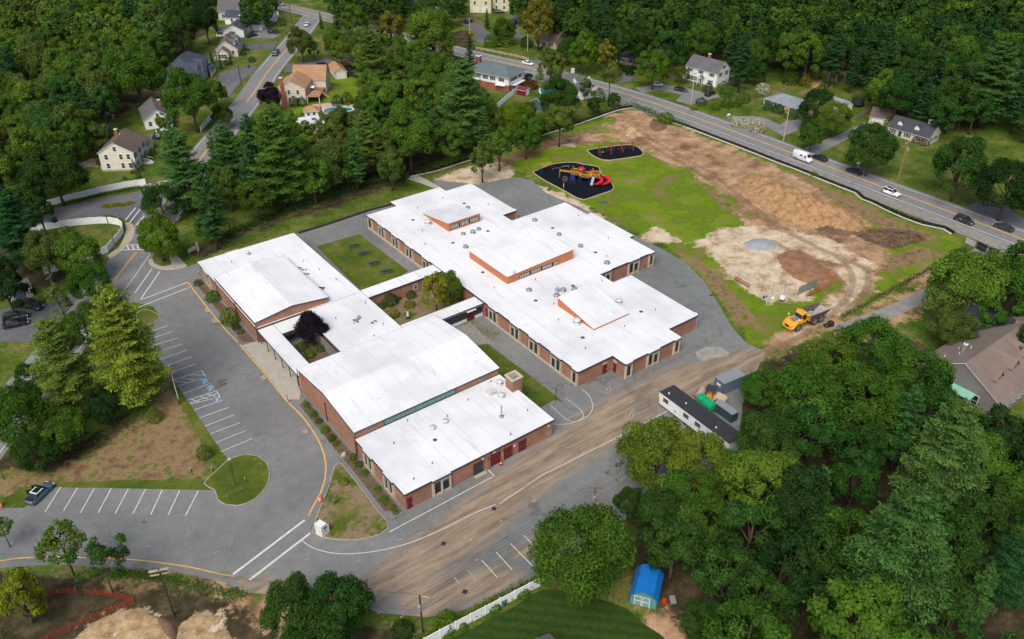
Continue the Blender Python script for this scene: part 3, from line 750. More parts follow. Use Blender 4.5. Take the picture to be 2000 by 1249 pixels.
def pool(pts, lab):
 mb = MB(); P = smooth_line(SL(pts+[pts[0]]), .8)[:-1]
 mb.prism(P, -.01, .09, 0)
 t = tag(mb.build('swimming_pool', 'white'), lab, 'pool')
 wm, nt, n, b = new_mat('pool_water'); b.inputs['Base Color'].default_value = (.02, .19, .22, 1); b.inputs['Roughness'].default_value = .06
 q = Vector((sum(p[0] for p in P)/len(P), sum(p[1] for p in P)/len(P)))
 m2 = MB(); m2.prism([(q.x+(p[0]-q.x)*.9, q.y+(p[1]-q.y)*.9) for p in P], .092, .1)
 m2.build('water', wm, t)
pool([(630,214),(650,210),(686,211),(690,216),(660,222),(632,222)], 'kidney shaped turquoise pool beside the pink patio of the tan-roofed house')
pool([(1052,175),(1080,163),(1098,165),(1092,176),(1058,184)], 'turquoise pool in the yard between the red shed and the white cape house')
# ------------------------------------------------------------------ the school
SX, SY = 84.3, 128.0
school = thing('school_building', 'sprawling one storey brick school with white flat roofs and orange clerestories', 'school', (SX, SY, 0))
def sp(name, mb, mats, parent=None, smooth=False):
 """a part of the school: the builder works in site metres, the part hangs on the school's base point"""
 mb.v = [(x-SX, y-SY, z) for x, y, z in mb.v]
 return mb.build(name, mats, parent or school, smooth=smooth)
def offset_poly(poly, d):
 if poly_area(poly) < 0: poly = poly[::-1]
 n = len(poly); out = []
 for i in range(n):
  a, b, c = Vector(poly[i-1]), Vector(poly[i]), Vector(poly[(i+1) % n])
  e1, e2 = (b-a).normalized(), (c-b).normalized()
  n1, n2 = Vector((e1.y, -e1.x)), Vector((e2.y, -e2.x))
  m = (n1+n2); m = m/(1+n1.dot(n2)+1e-9)
  out.append(tuple(b+m*d))
 return out
def flat_block(poly, zr, wallmat='brick', over=.12, wall_d=-.12):
 mb = MB(); mb.prism(offset_poly(poly, wall_d), 0, zr-.32)
 sp('wall', mb, wallmat)
 mb = MB(); P = offset_poly(poly, over)
 mb.prism(P, zr-.32, zr-.002, 1, 1); mb.prism(offset_poly(poly, over-.07), zr-.002, zr+.012, 0, 0, False)
 return sp('roof', mb, ['membrane', 'fascia'])
ZR = 3.55
CLASS = [(84.3,92.3),(92.65,92.3),(92.65,88.95),(107.3,88.95),(107.3,92.3),(115.7,92.3),(115.7,111.75),(110.6,111.75),(110.6,116.3),(127.3,116.3),(127.3,124.6),(128.8,124.6),(128.8,139.4),(127.3,139.4),(127.3,147.7),(110.6,147.7),(110.6,151.5),(114.8,151.5),(114.8,171.2),(107,171.2),(107,174.2),(92.5,174.2),(92.5,171.2),(84.3,171.2)]
flat_block(CLASS, ZR)
flat_block([(43,84.65),(72.25,84.65),(72.25,100.2),(43,100.2)], ZR)
flat_block([(43,140.7),(65.9,140.7),(65.9,173.3),(43,173.3)], ZR+.02)
flat_block([(52.6,122.0),(65.9,122.0),(65.9,140.55),(52.6,140.55)], ZR)
flat_block([(66.05,138.0),(84.15,138.0),(84.15,141.4),(66.05,141.4)], ZR-.2)
# entrance canopy on thin posts round the small planted court
mb = MB(); mb.box(43.0,46.35,122.05,140.55,3.0,3.22,1); mb.box(43.06,46.29,122.1,140.5,3.222,3.236,0)
mb.box(46.355,52.45,136.4,140.55,3.0,3.22,1); mb.box(46.36,52.44,136.46,140.5,3.222,3.236,0)
mb.box(46.355,52.45,122.05,124.4,3.0,3.22,1); mb.box(46.36,52.44,122.1,124.34,3.222,3.236,0)
sp('canopy_roof', mb, ['membrane', 'fascia'])
for y in (123.2, 126.6, 130.0, 133.4, 136.8, 140.0):
 mb = MB(); mb.box(43.15,43.27,y-.06,y+.06,.16,3.0); sp('canopy_post', mb, 'dark')
mb = MB(); mb.box(46.4,46.52,124.5,136.3,2.45,3.0); mb.box(46.52,52.4,124.4,124.52,2.45,3.0); mb.box(46.52,52.4,136.28,136.4,2.45,3.0); sp('canopy_beam', mb, 'fascia')
# the court's glazed side: dark glass behind close white mullions
mb = MB(); mb.box(52.30,52.42,124.6,136.2,.3,2.9); gw = sp('window_wall', mb, 'glass')
for k in range(24):
 y = 124.85+k*.48
 mb = MB(); mb.box(52.2,52.29,y-.05,y+.05,.3,2.9); sp('mullion', mb, 'gsiding', )
for y0 in (136.5,):
 mb = MB(); mb.box(46.5,52.4,140.0,140.1,.3,2.8); sp('window_wall', mb, 'glass')
# gym and library: higher blocks with shallow gables
def gable_block(x0, x1, y0, y1, ze, zp, ridge, nm):
 t = .16
 mb = MB()
 if ridge == 'x':   # ridge runs along x at mid y, gables face -x and +x
  c = (y0+y1)/2
  mb.extr([(y0+.1,.0),(y1-.1,.0),(y1-.1,ze-.25),(c,zp-.25),(y0+.1,ze-.25)], 'x', x0+.1, x1-.1)
  rf = [(y0-.15,ze-.22),(c,zp-.22),(y1+.15,ze-.22),(y1+.15,ze),(c,zp),(y0-.15,ze)]
  ax = 'x'; a, b = x0-.15, x1+.15
 else:
  c = (x0+x1)/2
  mb.extr([(x0+.1,.0),(x1-.1,.0),(x1-.1,ze-.25),(c,zp-.25),(x0+.1,ze-.25)], 'y', y0+.1, y1-.1)
  rf = [(x0-.15,ze-.22),(c,zp-.22),(x1+.15,ze-.22),(x1+.15,ze),(c,zp),(x0-.15,ze)]
  ax = 'y'; a, b = y0-.15, y1+.15
 sp('wall', mb, 'brick')
 mb = MB(); mb.extr(rf, ax, a, b, 1)
 u0, u1 = rf[5][0]+.05, rf[3][0]-.05; mid = rf[1][0]
 for s0, s1, z0, z1 in ((u0, mid, ze+.012, zp+.012), (mid, u1, zp+.012, ze+.012)):
  P = (lambda u, z, tt: (tt, u, z)) if ax == 'x' else (lambda u, z, tt: (u, tt, z))
  mb.quad(P(s0, z0, a+.06), P(s0, z0, b-.06), P(s1, z1, b-.06), P(s1, z1, a+.06), 0)
  # raised batten near the eave
 sp('roof', mb, ['membrane', 'fascia'])
 for u, z in ((u0+1.6, ze+(zp-ze)*.16), (u1-1.6, ze+(zp-ze)*.16)):
  mb = MB()
  if ax == 'x': mb.box(a+.3, b-.3, u-.05, u+.05, z, z+.05)
  else: mb.box(u-.05, u+.05, a+.3, b-.3, z, z+.05)
  sp('roof_batten', mb, 'white')
gable_block(43, 72.25, 100.35, 121.85, 5.0, 6.35, 'x', 'gym')
gable_block(43, 58.65, 140.85, 162.2, 4.85, 5.85, 'y', 'library')
# link corridor between gym and classrooms: glazed front with red doors
mb = MB(); mb.box(66.05,84.15,122.6,125.1,0,2.7); sp('wall', mb, 'gsiding')
mb = MB(); mb.box(66.0,84.15,122.05,125.3,2.95,3.2,1); mb.box(66.05,84.1,122.1,125.25,3.202,3.216,0); sp('roof', mb, ['membrane', 'fascia'])
mb = MB(); mb.box(72.4,84.15,122.45,122.58,0,.75); mb.box(72.4,84.15,122.45,122.58,2.5,2.95); sp('spandrel_panel', mb, 'wsiding')
for k in range(11):
 x = 72.7+k*1.03
 if 80.0 < x < 81.9: continue
 mb = MB(); mb.box(x,x+.95,122.46,122.56,.8,2.45); o = sp('window', mb, 'glass_blue')
 mb = MB(); mb.box(x-.06,x,122.4,122.58,.75,2.5); mb.box(x,x+.95,122.4,122.45,1.7,1.76); sp('frame', mb, 'dark', o)
for x in (80.2, 81.15):
 mb = MB(); mb.box(x,x+.88,122.35,122.5,.02,2.2); o = sp('door', mb, 'reddoor')
 mb = MB(); mb.box(x+.22,x+.66,122.33,122.349,.9,1.9); sp('pane', mb, 'glass', o)
mb = MB(); mb.box(80.0,82.2,121.8,122.44,2.52,2.62); sp('door_canopy', mb, 'white')
# brick face of the north corridor towards the garden
def window_on(side, pos, u0, u1, z0, z1, frame='white', glass='glass', bars=1):
 """a framed window set 3 cm proud of a wall; side gives the outward direction"""
 mb = MB(); g = MB(); f = .09; d = .07
 def put3(m, a, b, za, zb, t0, t1):
  if side == '-x': m.box(pos-t1, pos-t0, a, b, za, zb)
  elif side == '+x': m.box(pos+t0, pos+t1, a, b, za, zb)
  elif side == '-y': m.box(a, b, pos-t1, pos-t0, za, zb)
  else: m.box(a, b, pos+t0, pos+t1, za, zb)
 put3(mb, u0, u0+f, z0, z1, 0, d); put3(mb, u1-f, u1, z0, z1, 0, d)
 put3(mb, u0+f, u1-f, z0, z0+f, 0, d); put3(mb, u0+f, u1-f, z1-f, z1, 0, d)
 for k in range(bars):
  z = z0+(z1-z0)*(k+1)/(bars+1); put3(mb, u0+f, u1-f, z-.04, z+.04, 0, d)
 o = sp('window', mb, frame)
 put3(g, u0+f, u1-f, z0+f, z1-f, .005, .03); sp('pane', g, glass, o)
 return o
window_on('-y', 138.1, 77.0, 78.0, 1.2, 2.4); window_on('-y', 138.1, 79.3, 80.4, .1, 2.5, bars=2)
# precast window bays: two tall windows between three piers
def bay(side, pos, u0, u1, zr=ZR, n=2):
 """pos is the wall line; the bay stands 0.35 m proud of it"""
 mb = MB(); d0, d1 = .0, .38
 def b3(m, a, b, za, zb, t0, t1, mi=0):
  if side == '-x': m.box(pos-t1, pos-t0, a, b, za, zb, mi)
  elif side == '-y': m.box(a, b, pos-t1, pos-t0, za, zb, mi)
  else: m.box(pos+t0, pos+t1, a, b, za, zb, mi)
 pw = .3; w = u1-u0; gap = (w-pw*(n+1))/n
 for k in range(n+1): b3(mb, u0+k*(gap+pw), u0+k*(gap+pw)+pw, 0, zr-.34, d0, d1)
 for k in range(n):
  a = u0+pw+k*(gap+pw); b3(mb, a, a+gap, 0, .42, d0, d1-.12); b3(mb, a, a+gap, zr-.75, zr-.34, d0, d1-.14)
 o = sp('window_bay', mb, 'precast')
 for k in range(n):
  a = u0+pw+k*(gap+pw); m2 = MB()
  b3(m2, a, a+gap, .42, zr-.75, .02, .1, 1)
  f = .06
  b3(m2, a, a+f, .42, zr-.75, .1, .16); b3(m2, a+gap-f, a+gap, .42, zr-.75, .1, .16)
  for z in (.42, 1.15, 1.85, zr-.81): b3(m2, a+f, a+gap-f, z, z+f, .1, .16)
  b3(m2, a+f, a+gap-f, zr-1.25, zr-.81, .1, .13, 2)
  sp('window', m2, ['dark', 'glass', 'precast'] if k % 2 else ['dark', 'glass', 'glass_blue'], o)
 m3 = MB(); b3(m3, u0-.06, u1+.06, zr-.32, zr-.002, .243, d1+.1, 1); b3(m3, u0, u1, zr-.002, zr+.012, .197, d1+.04, 0)
 r = sp('bay_roof', m3, ['membrane', 'fascia'], o)
for a, b in ((117.4,120.4),(109.9,113.0),(103.8,106.9),(97.1,100.2)): bay('-x', 84.3+.12, a, b)
bay('-x', 84.3+.12, 92.5, 94.1, n=1)
for a, b in ((169.0,171.1),(162.9,166.0),(156.4,159.5),(150.2,153.3),(142.8,146.0)): bay('-x', 84.3+.12, a, b, n=1 if b > 171 else 2)
for a, b, n in ((92.8,94.5,1),(98.4,101.5,2),(105.5,107.1,1)): bay('-y', 88.95+.12, a, b, n=n)
for a, b, n in ((110.9,114.1,2),(119.3,122.6,2),(125.6,127.2,1)): bay('-y', 116.3+.12, a, b, n=n)
for a, b in ((94.5,97.5),(87.9,90.9)): bay('-x', 43+.12, a, b)
bay('-y', 84.65+.12, 47.9, 51.3); bay('-x', 43+.12, 166.5, 169.7)
bay('+x', 115.7-.12, 92.5, 93.3, n=1); bay('+x', 114.8-.12, 151.7, 152.5, n=1)
# concrete plinth along the west classroom wall
mb = MB(); mb.box(84.0,84.4,142.0,171.0,-.01,.3); mb.box(84.05,84.4,94.2,121.5,-.01,.2); sp('plinth', mb, 'concrete')
# doors
def door_on(side, pos, u0, u1, z1=2.15, leaves=1, transom=None, mat='reddoor', recess=0):
 for k in range(leaves):
  a = u0+(u1-u0)*k/leaves+.02; b = u0+(u1-u0)*(k+1)/leaves-.02
  mb = MB()
  if side == '-y': mb.box(a, b, pos-.05, pos+.03, .03, z1)
  else: mb.box(pos-.05, pos+.03, a, b, .03, z1)
  o = sp('door', mb, mat)
  m2 = MB()
  if side == '-y': m2.box(b-.2, b-.12, pos-.1, pos-.052, .95, 1.15)
  else: m2.box(pos-.1, pos-.052, b-.2, b-.12, .95, 1.15)
  sp('handle', m2, 'steel', o)
 if transom:
  mb = MB()
  if side == '-y': mb.box(u0, u1, pos-.04, pos+.03, z1+.04, z1+.6)
  else: mb.box(pos-.04, pos+.03, u0, u1, z1+.04, z1+.6)
  sp('transom_panel', mb, transom)
yS = 84.77
door_on('-y', yS, 43.35, 44.3, 2.3)
door_on('-y', yS, 55.7, 57.7, 2.4, 1, None, 'dark'); door_on('-y', yS, 59.0, 61.2, 2.5); door_on('-y', yS, 61.75, 63.6, 2.4, 2); door_on('-y', yS, 64.8, 66.5, 2.35, 2, 'taupe_wall')
for u in (58.35, 58.75, 61.45):
 mb = MB(); mb.box(u-.18, u+.18, yS-.3, yS-.002, 0, 3.15); sp('brick_pier', mb, 'brick')
mb = MB(); mb.box(55.6,57.8,yS-.9,yS-.3,-.01,.14); sp('door_step', mb, 'concrete')
for u, z in ((59.9,2.85),(57.6,2.7),(64.0,2.0),(71.2,2.6)):
 mb = MB(); mb.box(u-.2,u+.2,yS-.05,yS-.004,z-.22,z+.22); sp('wall_sign', mb, 'white')
mb = MB(); mb.box(70.8,71.9,yS-.06,yS-.004,.3,1.25); sp('wall_louver', mb, 'steel')
for u in (58.5, 61.5):
 mb = MB(); mb.box(u-.1,u+.1,yS-.5,yS-.32,2.5,2.7); sp('wall_lamp', mb, 'dark')
door_on('-y', 92.42, 90.4, 91.5, 2.15, 1, 'precast'); door_on('-x', 92.77, 91.2, 92.1, 2.15, 1, 'precast')
door_on('-y', 92.42, 108.5, 109.4); door_on('-x', 84.42, 120.9, 121.8, 2.2)
# gym clerestory strip over the kitchen roof
for k in range(7):
 x0 = 48.7+k*2.02
 for j in range(4):
  x = x0+j*.49
  mb = MB(); mb.box(x,x+.43,100.38,100.44,3.75,4.55); o = sp('clerestory_pane', mb, 'glass_teal')
mb = MB(); mb.box(48.5,63.0,100.395,100.448,3.62,4.68); sp('clerestory_frame', mb, plain('green_frame', (.02,.075,.07), .5))
mb = MB(); mb.box(67.6,69.5,100.36,100.44,3.65,4.15); mb.box(45.5,47.6,100.36,100.44,3.65,4.1); sp('wall_louver', mb, 'taupe_wall')
# faded red letters of the name on the gym wall
lets = MB()
def stroke_text(m, txt, u, z, h, put_):
 G = {'S':[(0,0,1,0),(1,0,1,.5),(0,.5,1,.5),(0,.5,0,1),(0,1,1,1)],'C':[(0,0,1,0),(0,0,0,1),(0,1,1,1)],'H':[(0,0,0,1),(1,0,1,1),(0,.5,1,.5)],'O':[(0,0,1,0),(0,0,0,1),(0,1,1,1),(1,0,1,1)],'L':[(0,0,0,1),(0,0,1,0)],'E':[(0,0,1,0),(0,0,0,1),(0,1,1,1),(0,.5,.8,.5)],'A':[(0,0,0,1),(1,0,1,1),(0,1,1,1),(0,.5,1,.5)],'T':[(.5,0,.5,1),(0,1,1,1)]}
 for ch in txt:
  for a, b, c, d in G.get(ch, []): put_(m, u, z, h, a, b, c, d)
  u -= h*.95
for k, (u, z) in enumerate(((120.9,4.05),(120.9,3.55))):
 for j in range(5 if k else 4):
  y = u-j*.42
  lets.box(43.055,43.095,y-.28,y,z,z+.05); lets.box(43.055,43.095,y-.28,y-.23,z+.05,z+.3); lets.box(43.055,43.095,y-.2,y-.0,z+.3,z+.35)
sp('wall_lettering', lets, 'red')
# clerestory lanterns on the classroom roof
def lantern(x0, x1, y0, y1, h_lo, h_hi, rise, win):
 """rise: side where the shed stands highest"""
 z0 = ZR+.012; mb = MB()
 hh = {'y0': (h_hi, h_hi, h_lo, h_lo), 'y1': (h_lo, h_lo, h_hi, h_hi), 'x1': (h_lo, h_hi, h_hi, h_lo)}[rise]
 c = [(x0,y0),(x1,y0),(x1,y1),(x0,y1)]
 vs = [(x, y, z0) for x, y in c]+[(x, y, z0+h) for (x, y), h in zip(c, hh)]
 mb.add(vs, [(0,1,5,4),(1,2,6,5),(2,3,7,6),(3,0,4,7),(4,5,6,7)])
 o = sp('clerestory', mb, 'orange_metal')
 mb = MB(); e = .12
 c2 = [(x0-e,y0-e),(x1+e,y0-e),(x1+e,y1+e),(x0-e,y1+e)]
 vs = [(x, y, z0+h+.004) for (x, y), h in zip(c2, hh)]+[(x, y, z0+h+.11) for (x, y), h in zip(c2, hh)]
 mb.add(vs, [(3,2,1,0),(0,1,5,4),(1,2,6,5),(2,3,7,6),(3,0,4,7)], 1); mb.add(vs[4:], [(0,1,2,3)], 0)
 sp('roof', mb, ['membrane', 'orange_metal'], o)
 if win:
  a, b, za, zb, k = win
  fr = MB(); fr.box(a-.1, b+.1, y0-.05, y0-.003, z0+za-.1, z0+zb+.1); sp('clerestory_frame', fr, 'black', o)
  w = (b-a)/k
  for i in range(k):
   if k > 14 and i % 7 == 6: continue
   p = MB(); p.box(a+i*w+.05, a+(i+1)*w-.14, y0-.08, y0-.052, z0+za, z0+zb); sp('clerestory_pane', p, 'glass_pale', o)
 return o
M['glass_pale'] = glass_mat('pale_clerestory_glass', (.42, .50, .48), .3)
lantern(95.3,104.3,152.0,163.1,.25,2.1,'y0',(95.8,103.8,.55,1.5,20))
lantern(92.15,110.3,124.65,138.8,1.75,2.35,'x1',(95.5,106.0,.35,1.05,24))
lantern(95.3,104.5,100.7,111.7,.28,2.0,'y1',None)
mb = MB(); mb.box(92.2,92.6,137.6,138.7,ZR+.012,ZR+.9); sp('roof_duct', mb, 'orange_metal')
# roof ladder on the big lantern
mb = MB()
for x in (93.6, 94.1): mb.tube([(x,124.45,ZR+.02),(x,124.45,ZR+2.9)], .03, 5)
for k in range(9): mb.tube([(93.6,124.45,ZR+.3+k*.3),(94.1,124.45,ZR+.3+k*.3)], .02, 4)
for k in range(4): mb.tube([(93.5+k*.25,124.7,ZR+1.9),(93.5+k*.25,124.7,ZR+2.9)], .02, 4)
sp('roof_ladder', mb, 'steel')
# roof vents: curb, drum, cowl
def vent(x, y, r=.5, h=.6, z=ZR+.012, mat='steel', kind='drum'):
 mb = MB()
 if kind == 'drum':
  mb.lathe([(r*1.15,z),(r*1.15,z+h*.25),(r*.75,z+h*.28),(r*.75,z+h*.6),(r*1.1,z+h*.62),(r*1.0,z+h*.85),(r*.4,z+h)], 12, (x, y))
 elif kind == 'cap':
  mb.lathe([(r,z),(r,z+h*.4),(r*1.3,z+h*.45),(r*1.25,z+h*.9),(r*.5,z+h)], 12, (x, y))
 elif kind == 'drain':
  mb.lathe([(r*1.0,z),(r*.8,z+.05),(r*.35,z+.14),(r*.1,z+.16)], 8, (x, y))
 elif kind == 'pipe':
  mb.tube([(x,y,z),(x,y,z+h)], r, 6)
 else:
  mb.box(x-r,x+r,y-r,y+r,z,z+h); mb.box(x-r*1.15,x+r*1.15,y-r*1.15,y+r*1.15,z+h+.002,z+h+.1)
 sp({'drain': 'roof_drain', 'pipe': 'vent_pipe', 'box': 'roof_hatch'}.get(kind, 'roof_vent'), mb, mat, smooth=kind in ('drum', 'cap'))
M['drain'] = plain('dark_drain', (.07, .068, .066), .8, .3, 4)
M['ventwhite'] = plain('vent_white', (.58, .58, .57), .5, .1, 2)
for x, y in ((91.8,162.3),(106.8,162.4),(102.9,146.8),(93.1,146.9),(90.9,131.9),(116.1,138.9),(116.3,123.9),(102.9,115.9),(93.0,116.0),(92.0,100.1),(107.4,100.0)): vent(x, y, .45, 0, kind='drain', mat='drain')
for x, y, r, h in ((93.5,158.2,.75,1.2),(94.2,104.4,.75,1.3),(105.9,105.0,.65,1.0)): vent(x, y, r, h, mat='ventwhite')
for x, y, r, h in ((105.9,159.6,.5,.6),(97.3,148.9,.5,.5),(99.5,148.1,.55,.8),(101.5,148.6,.5,.6),(94.2,143.3,.55,.6),(115.0,144.4,.55,.6),(115.0,135.2,.5,.6),(115.3,127.9,.5,.7),(115.0,118.6,.6,.6),(94.3,119.9,.55,.5),(102.1,114.5,.55,.6),(97.5,114.7,.6,.6),(99.9,115.5,.55,.7),(98.8,116.1,.4,.9)): vent(x, y, r, h)
for x, y in ((57.2,95.0),(54.6,94.9)): vent(x, y, .42, .5, kind='cap', mat='ventwhite')
vent(53.4,92.3,.4,0,kind='drain',mat='drain'); vent(67.8,96.7,.6,.55,kind='box',mat='ventwhite'); vent(68.8,94.9,.6,.7,mat='ventwhite'); vent(70.6,97.9,.55,.9,mat='ventwhite'); vent(65.5,90.4,.3,.3,kind='cap'); vent(65.5,90.4,.12,2.2,ZR+.3,kind='pipe')
vent(53.2,169.7,.45,1.0,ZR+.03,mat='ventwhite')
random.seed(5)
for x, y in ((62,101.2),(47.5,95.5),(52.2,99),(58.2,96),(45.8,86.5),(50,87.8),(64,85.8),(70,89),(69.7,99.3),(63.5,97.5),(90,97),(101,98),(110,98.6),(92,107.5),(95,112.6),(109,113.5),(117,121),(123,127),(125,140),(98,128.5-6),(89,125),(87.5,150),(90.5,156),(96,167),(104,168),(111,158),(93.5,128),(60,124.5),(63.5,127),(57,134.5),(64.5,136),(63,154),(61.8,159.5),(64,148),(55,165),(49,168.5)):
 vent(x, y, .07, .45, ZR+.02, kind='pipe', mat='dark')
# dark dust fans and old mountings on the middle roof
def patch(x, y, r, seed, mat='drain'):
 rnd = random.Random(seed); mb = MB()
 for k in range(7):
  a = rnd.uniform(0, 6.3); d = rnd.uniform(0, r); s_ = rnd.uniform(.12, .32)
  mb.lathe([(s_,ZR+.03),(s_*.7,ZR+.06)], 6, (x+d*math.cos(a), y+d*math.sin(a)))
 sp('roof_patch', mb, mat)
for k, (x, y) in enumerate(((59.7,131.3),(60.5,131.8),(62.3,128.9),(59.8,157.0),(60.2,156.1),(59.9,154.0),(59.9,147.4),(60.3,146.4))): patch(x, y, .7, k)
for k in range(3):
 mb = MB(); x, y = 59.6+k*.5, 131.0+k*.35; mb.box(x,x+.35,y,y+.35,ZR+.06,ZR+.45+.1*k); sp('roof_unit', mb, 'steel')
# boiler chimney
mb = MB(); mb.box(71.0,73.1,94.6,96.7,0,6.0)
ch = sp('chimney', mb, 'brick')
mb = MB(); z = 6.002
mb.box(70.85,73.25,94.45,94.8,z,z+.22); mb.box(70.85,73.25,96.5,96.85,z,z+.22); mb.box(70.85,71.2,94.8,96.5,z,z+.22); mb.box(72.9,73.25,94.8,96.5,z,z+.22)
sp('chimney_cap', mb, 'precast', ch)
mb = MB(); mb.box(71.5,72.0,95.1,96.1,z,z+.25); mb.box(72.2,72.6,95.2,96.0,z,z+.15); sp('flue', mb, 'steel', ch)
# downspouts on the long west walls
for x, y, h in ((42.97,100.28,4.7),(42.97,121.95,4.7),(42.97,140.75,4.6),(42.97,162.3,4.6),(42.97,151.5,4.6),(42.97,111.1,4.6)):
 mb = MB(); mb.box(x-.1,x,y-.07,y+.07,.16,h-.3); sp('downspout', mb, 'dark')
# retaining wall at the back of the picnic court
mb = MB(); P = SL([(584,457),(640,440),(720,413),(766,401)])
mb.prism(strip(P, .15), 0, .55)
w_ = tag(mb.build('low_wall', 'dark', None), 'low dark retaining wall between the picnic court and the grass slope', 'wall')
# ------------------------------------------------------------------ trees
def leaf_mat(name, rough=.75, trans=.33):
 m, nt, n, b = new_mat(name)
 oi = nt.nodes.new('ShaderNodeObjectInfo'); a = nt.nodes.new('ShaderNodeAttribute'); a.attribute_name = 'tint'
 c = mix(nt, 1, oi.outputs['Color'], a.outputs['Color'], 'MULTIPLY')
 hs = nt.nodes.new('ShaderNodeHueSaturation'); nt.links.new(c, hs.inputs['Color'])
 mr = nt.nodes.new('ShaderNodeMapRange'); nt.links.new(oi.outputs['Random'], mr.inputs[0]); mr.inputs[3].default_value = .488; mr.inputs[4].default_value = .512
 nt.links.new(mr.outputs[0], hs.inputs['Hue'])
 nt.links.new(hs.outputs[0], b.inputs['Base Color']); b.inputs['Roughness'].default_value = rough; b.inputs['Specular IOR Level'].default_value = .06
 tr = nt.nodes.new('ShaderNodeBsdfTranslucent'); nt.links.new(hs.outputs[0], tr.inputs[0])
 mx = nt.nodes.new('ShaderNodeMixShader'); mx.inputs[0].default_value = trans
 nt.links.new(b.outputs[0], mx.inputs[1]); nt.links.new(tr.outputs[0], mx.inputs[2])
 nt.links.new(mx.outputs[0], n['Material Output'].inputs[0])
 return m
M['leaf'] = leaf_mat('leaves'); M['needle'] = leaf_mat('needles', .6, .15)
def unit(v): return v/(np.linalg.norm(v, axis=-1, keepdims=True)+1e-9)
def leaves_to_mesh(name, P, Nn, T, size, tint, mat, asp=.62):
 """one small folded diamond per spray of leaves: P centres, Nn normals, T long axes"""
 n = len(P); Nn = unit(Nn); T = unit(T-Nn*(T*Nn).sum(1, keepdims=True)); B = np.cross(Nn, T)
 s = size[:, None]
 V = np.stack([P-T*s*.5, P+B*s*asp*.5-Nn*s*.12, P+T*s*.55, P-B*s*asp*.5-Nn*s*.12], 1).reshape(-1, 3)
 me = bpy.data.meshes.new(name)
 me.vertices.add(4*n); me.vertices.foreach_set('co', V.ravel())
 me.loops.add(4*n); me.loops.foreach_set('vertex_index', np.arange(4*n, dtype=np.int32))
 me.polygons.add(n); me.polygons.foreach_set('loop_start', np.arange(0, 4*n, 4, dtype=np.int32))
 at = me.attributes.new('tint', 'FLOAT_COLOR', 'POINT')
 col = np.ones((n, 4)); col[:, :3] = tint; at.data.foreach_set('color', np.repeat(col, 4, 0).ravel().astype(np.float32))
 me.materials.append(M[mat]); me.update(calc_edges=True); me.validate()
 return me
def broadleaf(seed, R=5.0, z0=2.5, z1=13.0, nblob=84, nleaf=22000, leaf=.295, lump=.22, squash=1.0, gap=.0, tk=1.0):
 g = np.random.default_rng(seed); zc = z0+(z1-z0)*.48; Rz = (z1-z0)/2
 d = unit(g.normal(size=(nblob*3, 3))); d = d[d[:, 2] > -.55][:nblob]
 wob = 1+lump*np.sin(d[:, 0:1]*3+seed)*np.cos(d[:, 1:2]*2.6+seed*1.7)+g.normal(size=(len(d), 1))*.07
 cen = np.array([0, 0, zc])+d*wob*np.array([R*.74, R*.74*squash, Rz*.78])
 rb = R*g.uniform(.13, .30, len(d))
 if gap: keep = g.random(len(d)) > gap; cen, rb, d = cen[keep], rb[keep], d[keep]
 wgt = rb**2; cnt = np.maximum(8, (nleaf*wgt/wgt.sum()).astype(int))
 Ps, Ns, Ts, Zs = [], [], [], []
 for c, r, dd, k in zip(cen, rb, d, cnt):
  u = unit(g.normal(size=(k*2, 3)))
  out = u @ unit(dd*np.array([1, 1, .6])+np.array([0, 0, .35]))
  u = u[out > g.uniform(-.75, .1, len(u))][:k]
  rad = r*g.uniform(.72, 1.08, (len(u), 1))*(1+.25*np.sin(u[:, 0:1]*7+c[0])*np.sin(u[:, 1:2]*6+c[1]))
  Ps.append(c+u*rad*np.array([1, 1, .82])); Ns.append(u*.75+np.array([0, 0, .45])+g.normal(size=u.shape)*.42)
  shade = g.uniform(.78, 1.2); yel = g.uniform(-.08, .10)
  t = shade*g.uniform(.7, 1.3, (len(u), 1))*np.array([1+yel, 1+yel*.35, 1-yel*.5])
  Ts.append(t); Zs.append(np.full(len(u), g.uniform(.75, 1.35)))
 P = np.concatenate(Ps); Nn = np.concatenate(Ns); tint = np.concatenate(Ts)
 crown = leaves_to_mesh('crown', P, Nn, g.normal(size=P.shape), leaf*np.concatenate(Zs)*g.uniform(.55, 1.4, len(P)), tint, 'leaf')
 mb = MB(); rnd = random.Random(seed); lean = (rnd.uniform(-.3, .3), rnd.uniform(-.3, .3))
 top = (lean[0], lean[1], zc)
 tr = .026*z1*tk
 mb.tube([(0,0,-.1),(lean[0]*.3,lean[1]*.3,z0),(lean[0],lean[1],zc),(lean[0],lean[1],z1*.82)], [tr, tr*.75, tr*.45, tr*.12], 7)
 for k in range(9):
  c = cen[(k*5) % len(cen)]; za = rnd.uniform(z0*.9, zc)
  mb.tube([(lean[0]*.5,lean[1]*.5,za),(c[0]*.55,c[1]*.55,(za+c[2])/2+.3),(c[0],c[1],c[2])], [tr*.38, tr*.22, .03], 5)
 return {'crown': crown, 'trunk': mb.mesh('trunk', 'bark', True), 'R': R, 'zc': zc, 'h': z1}
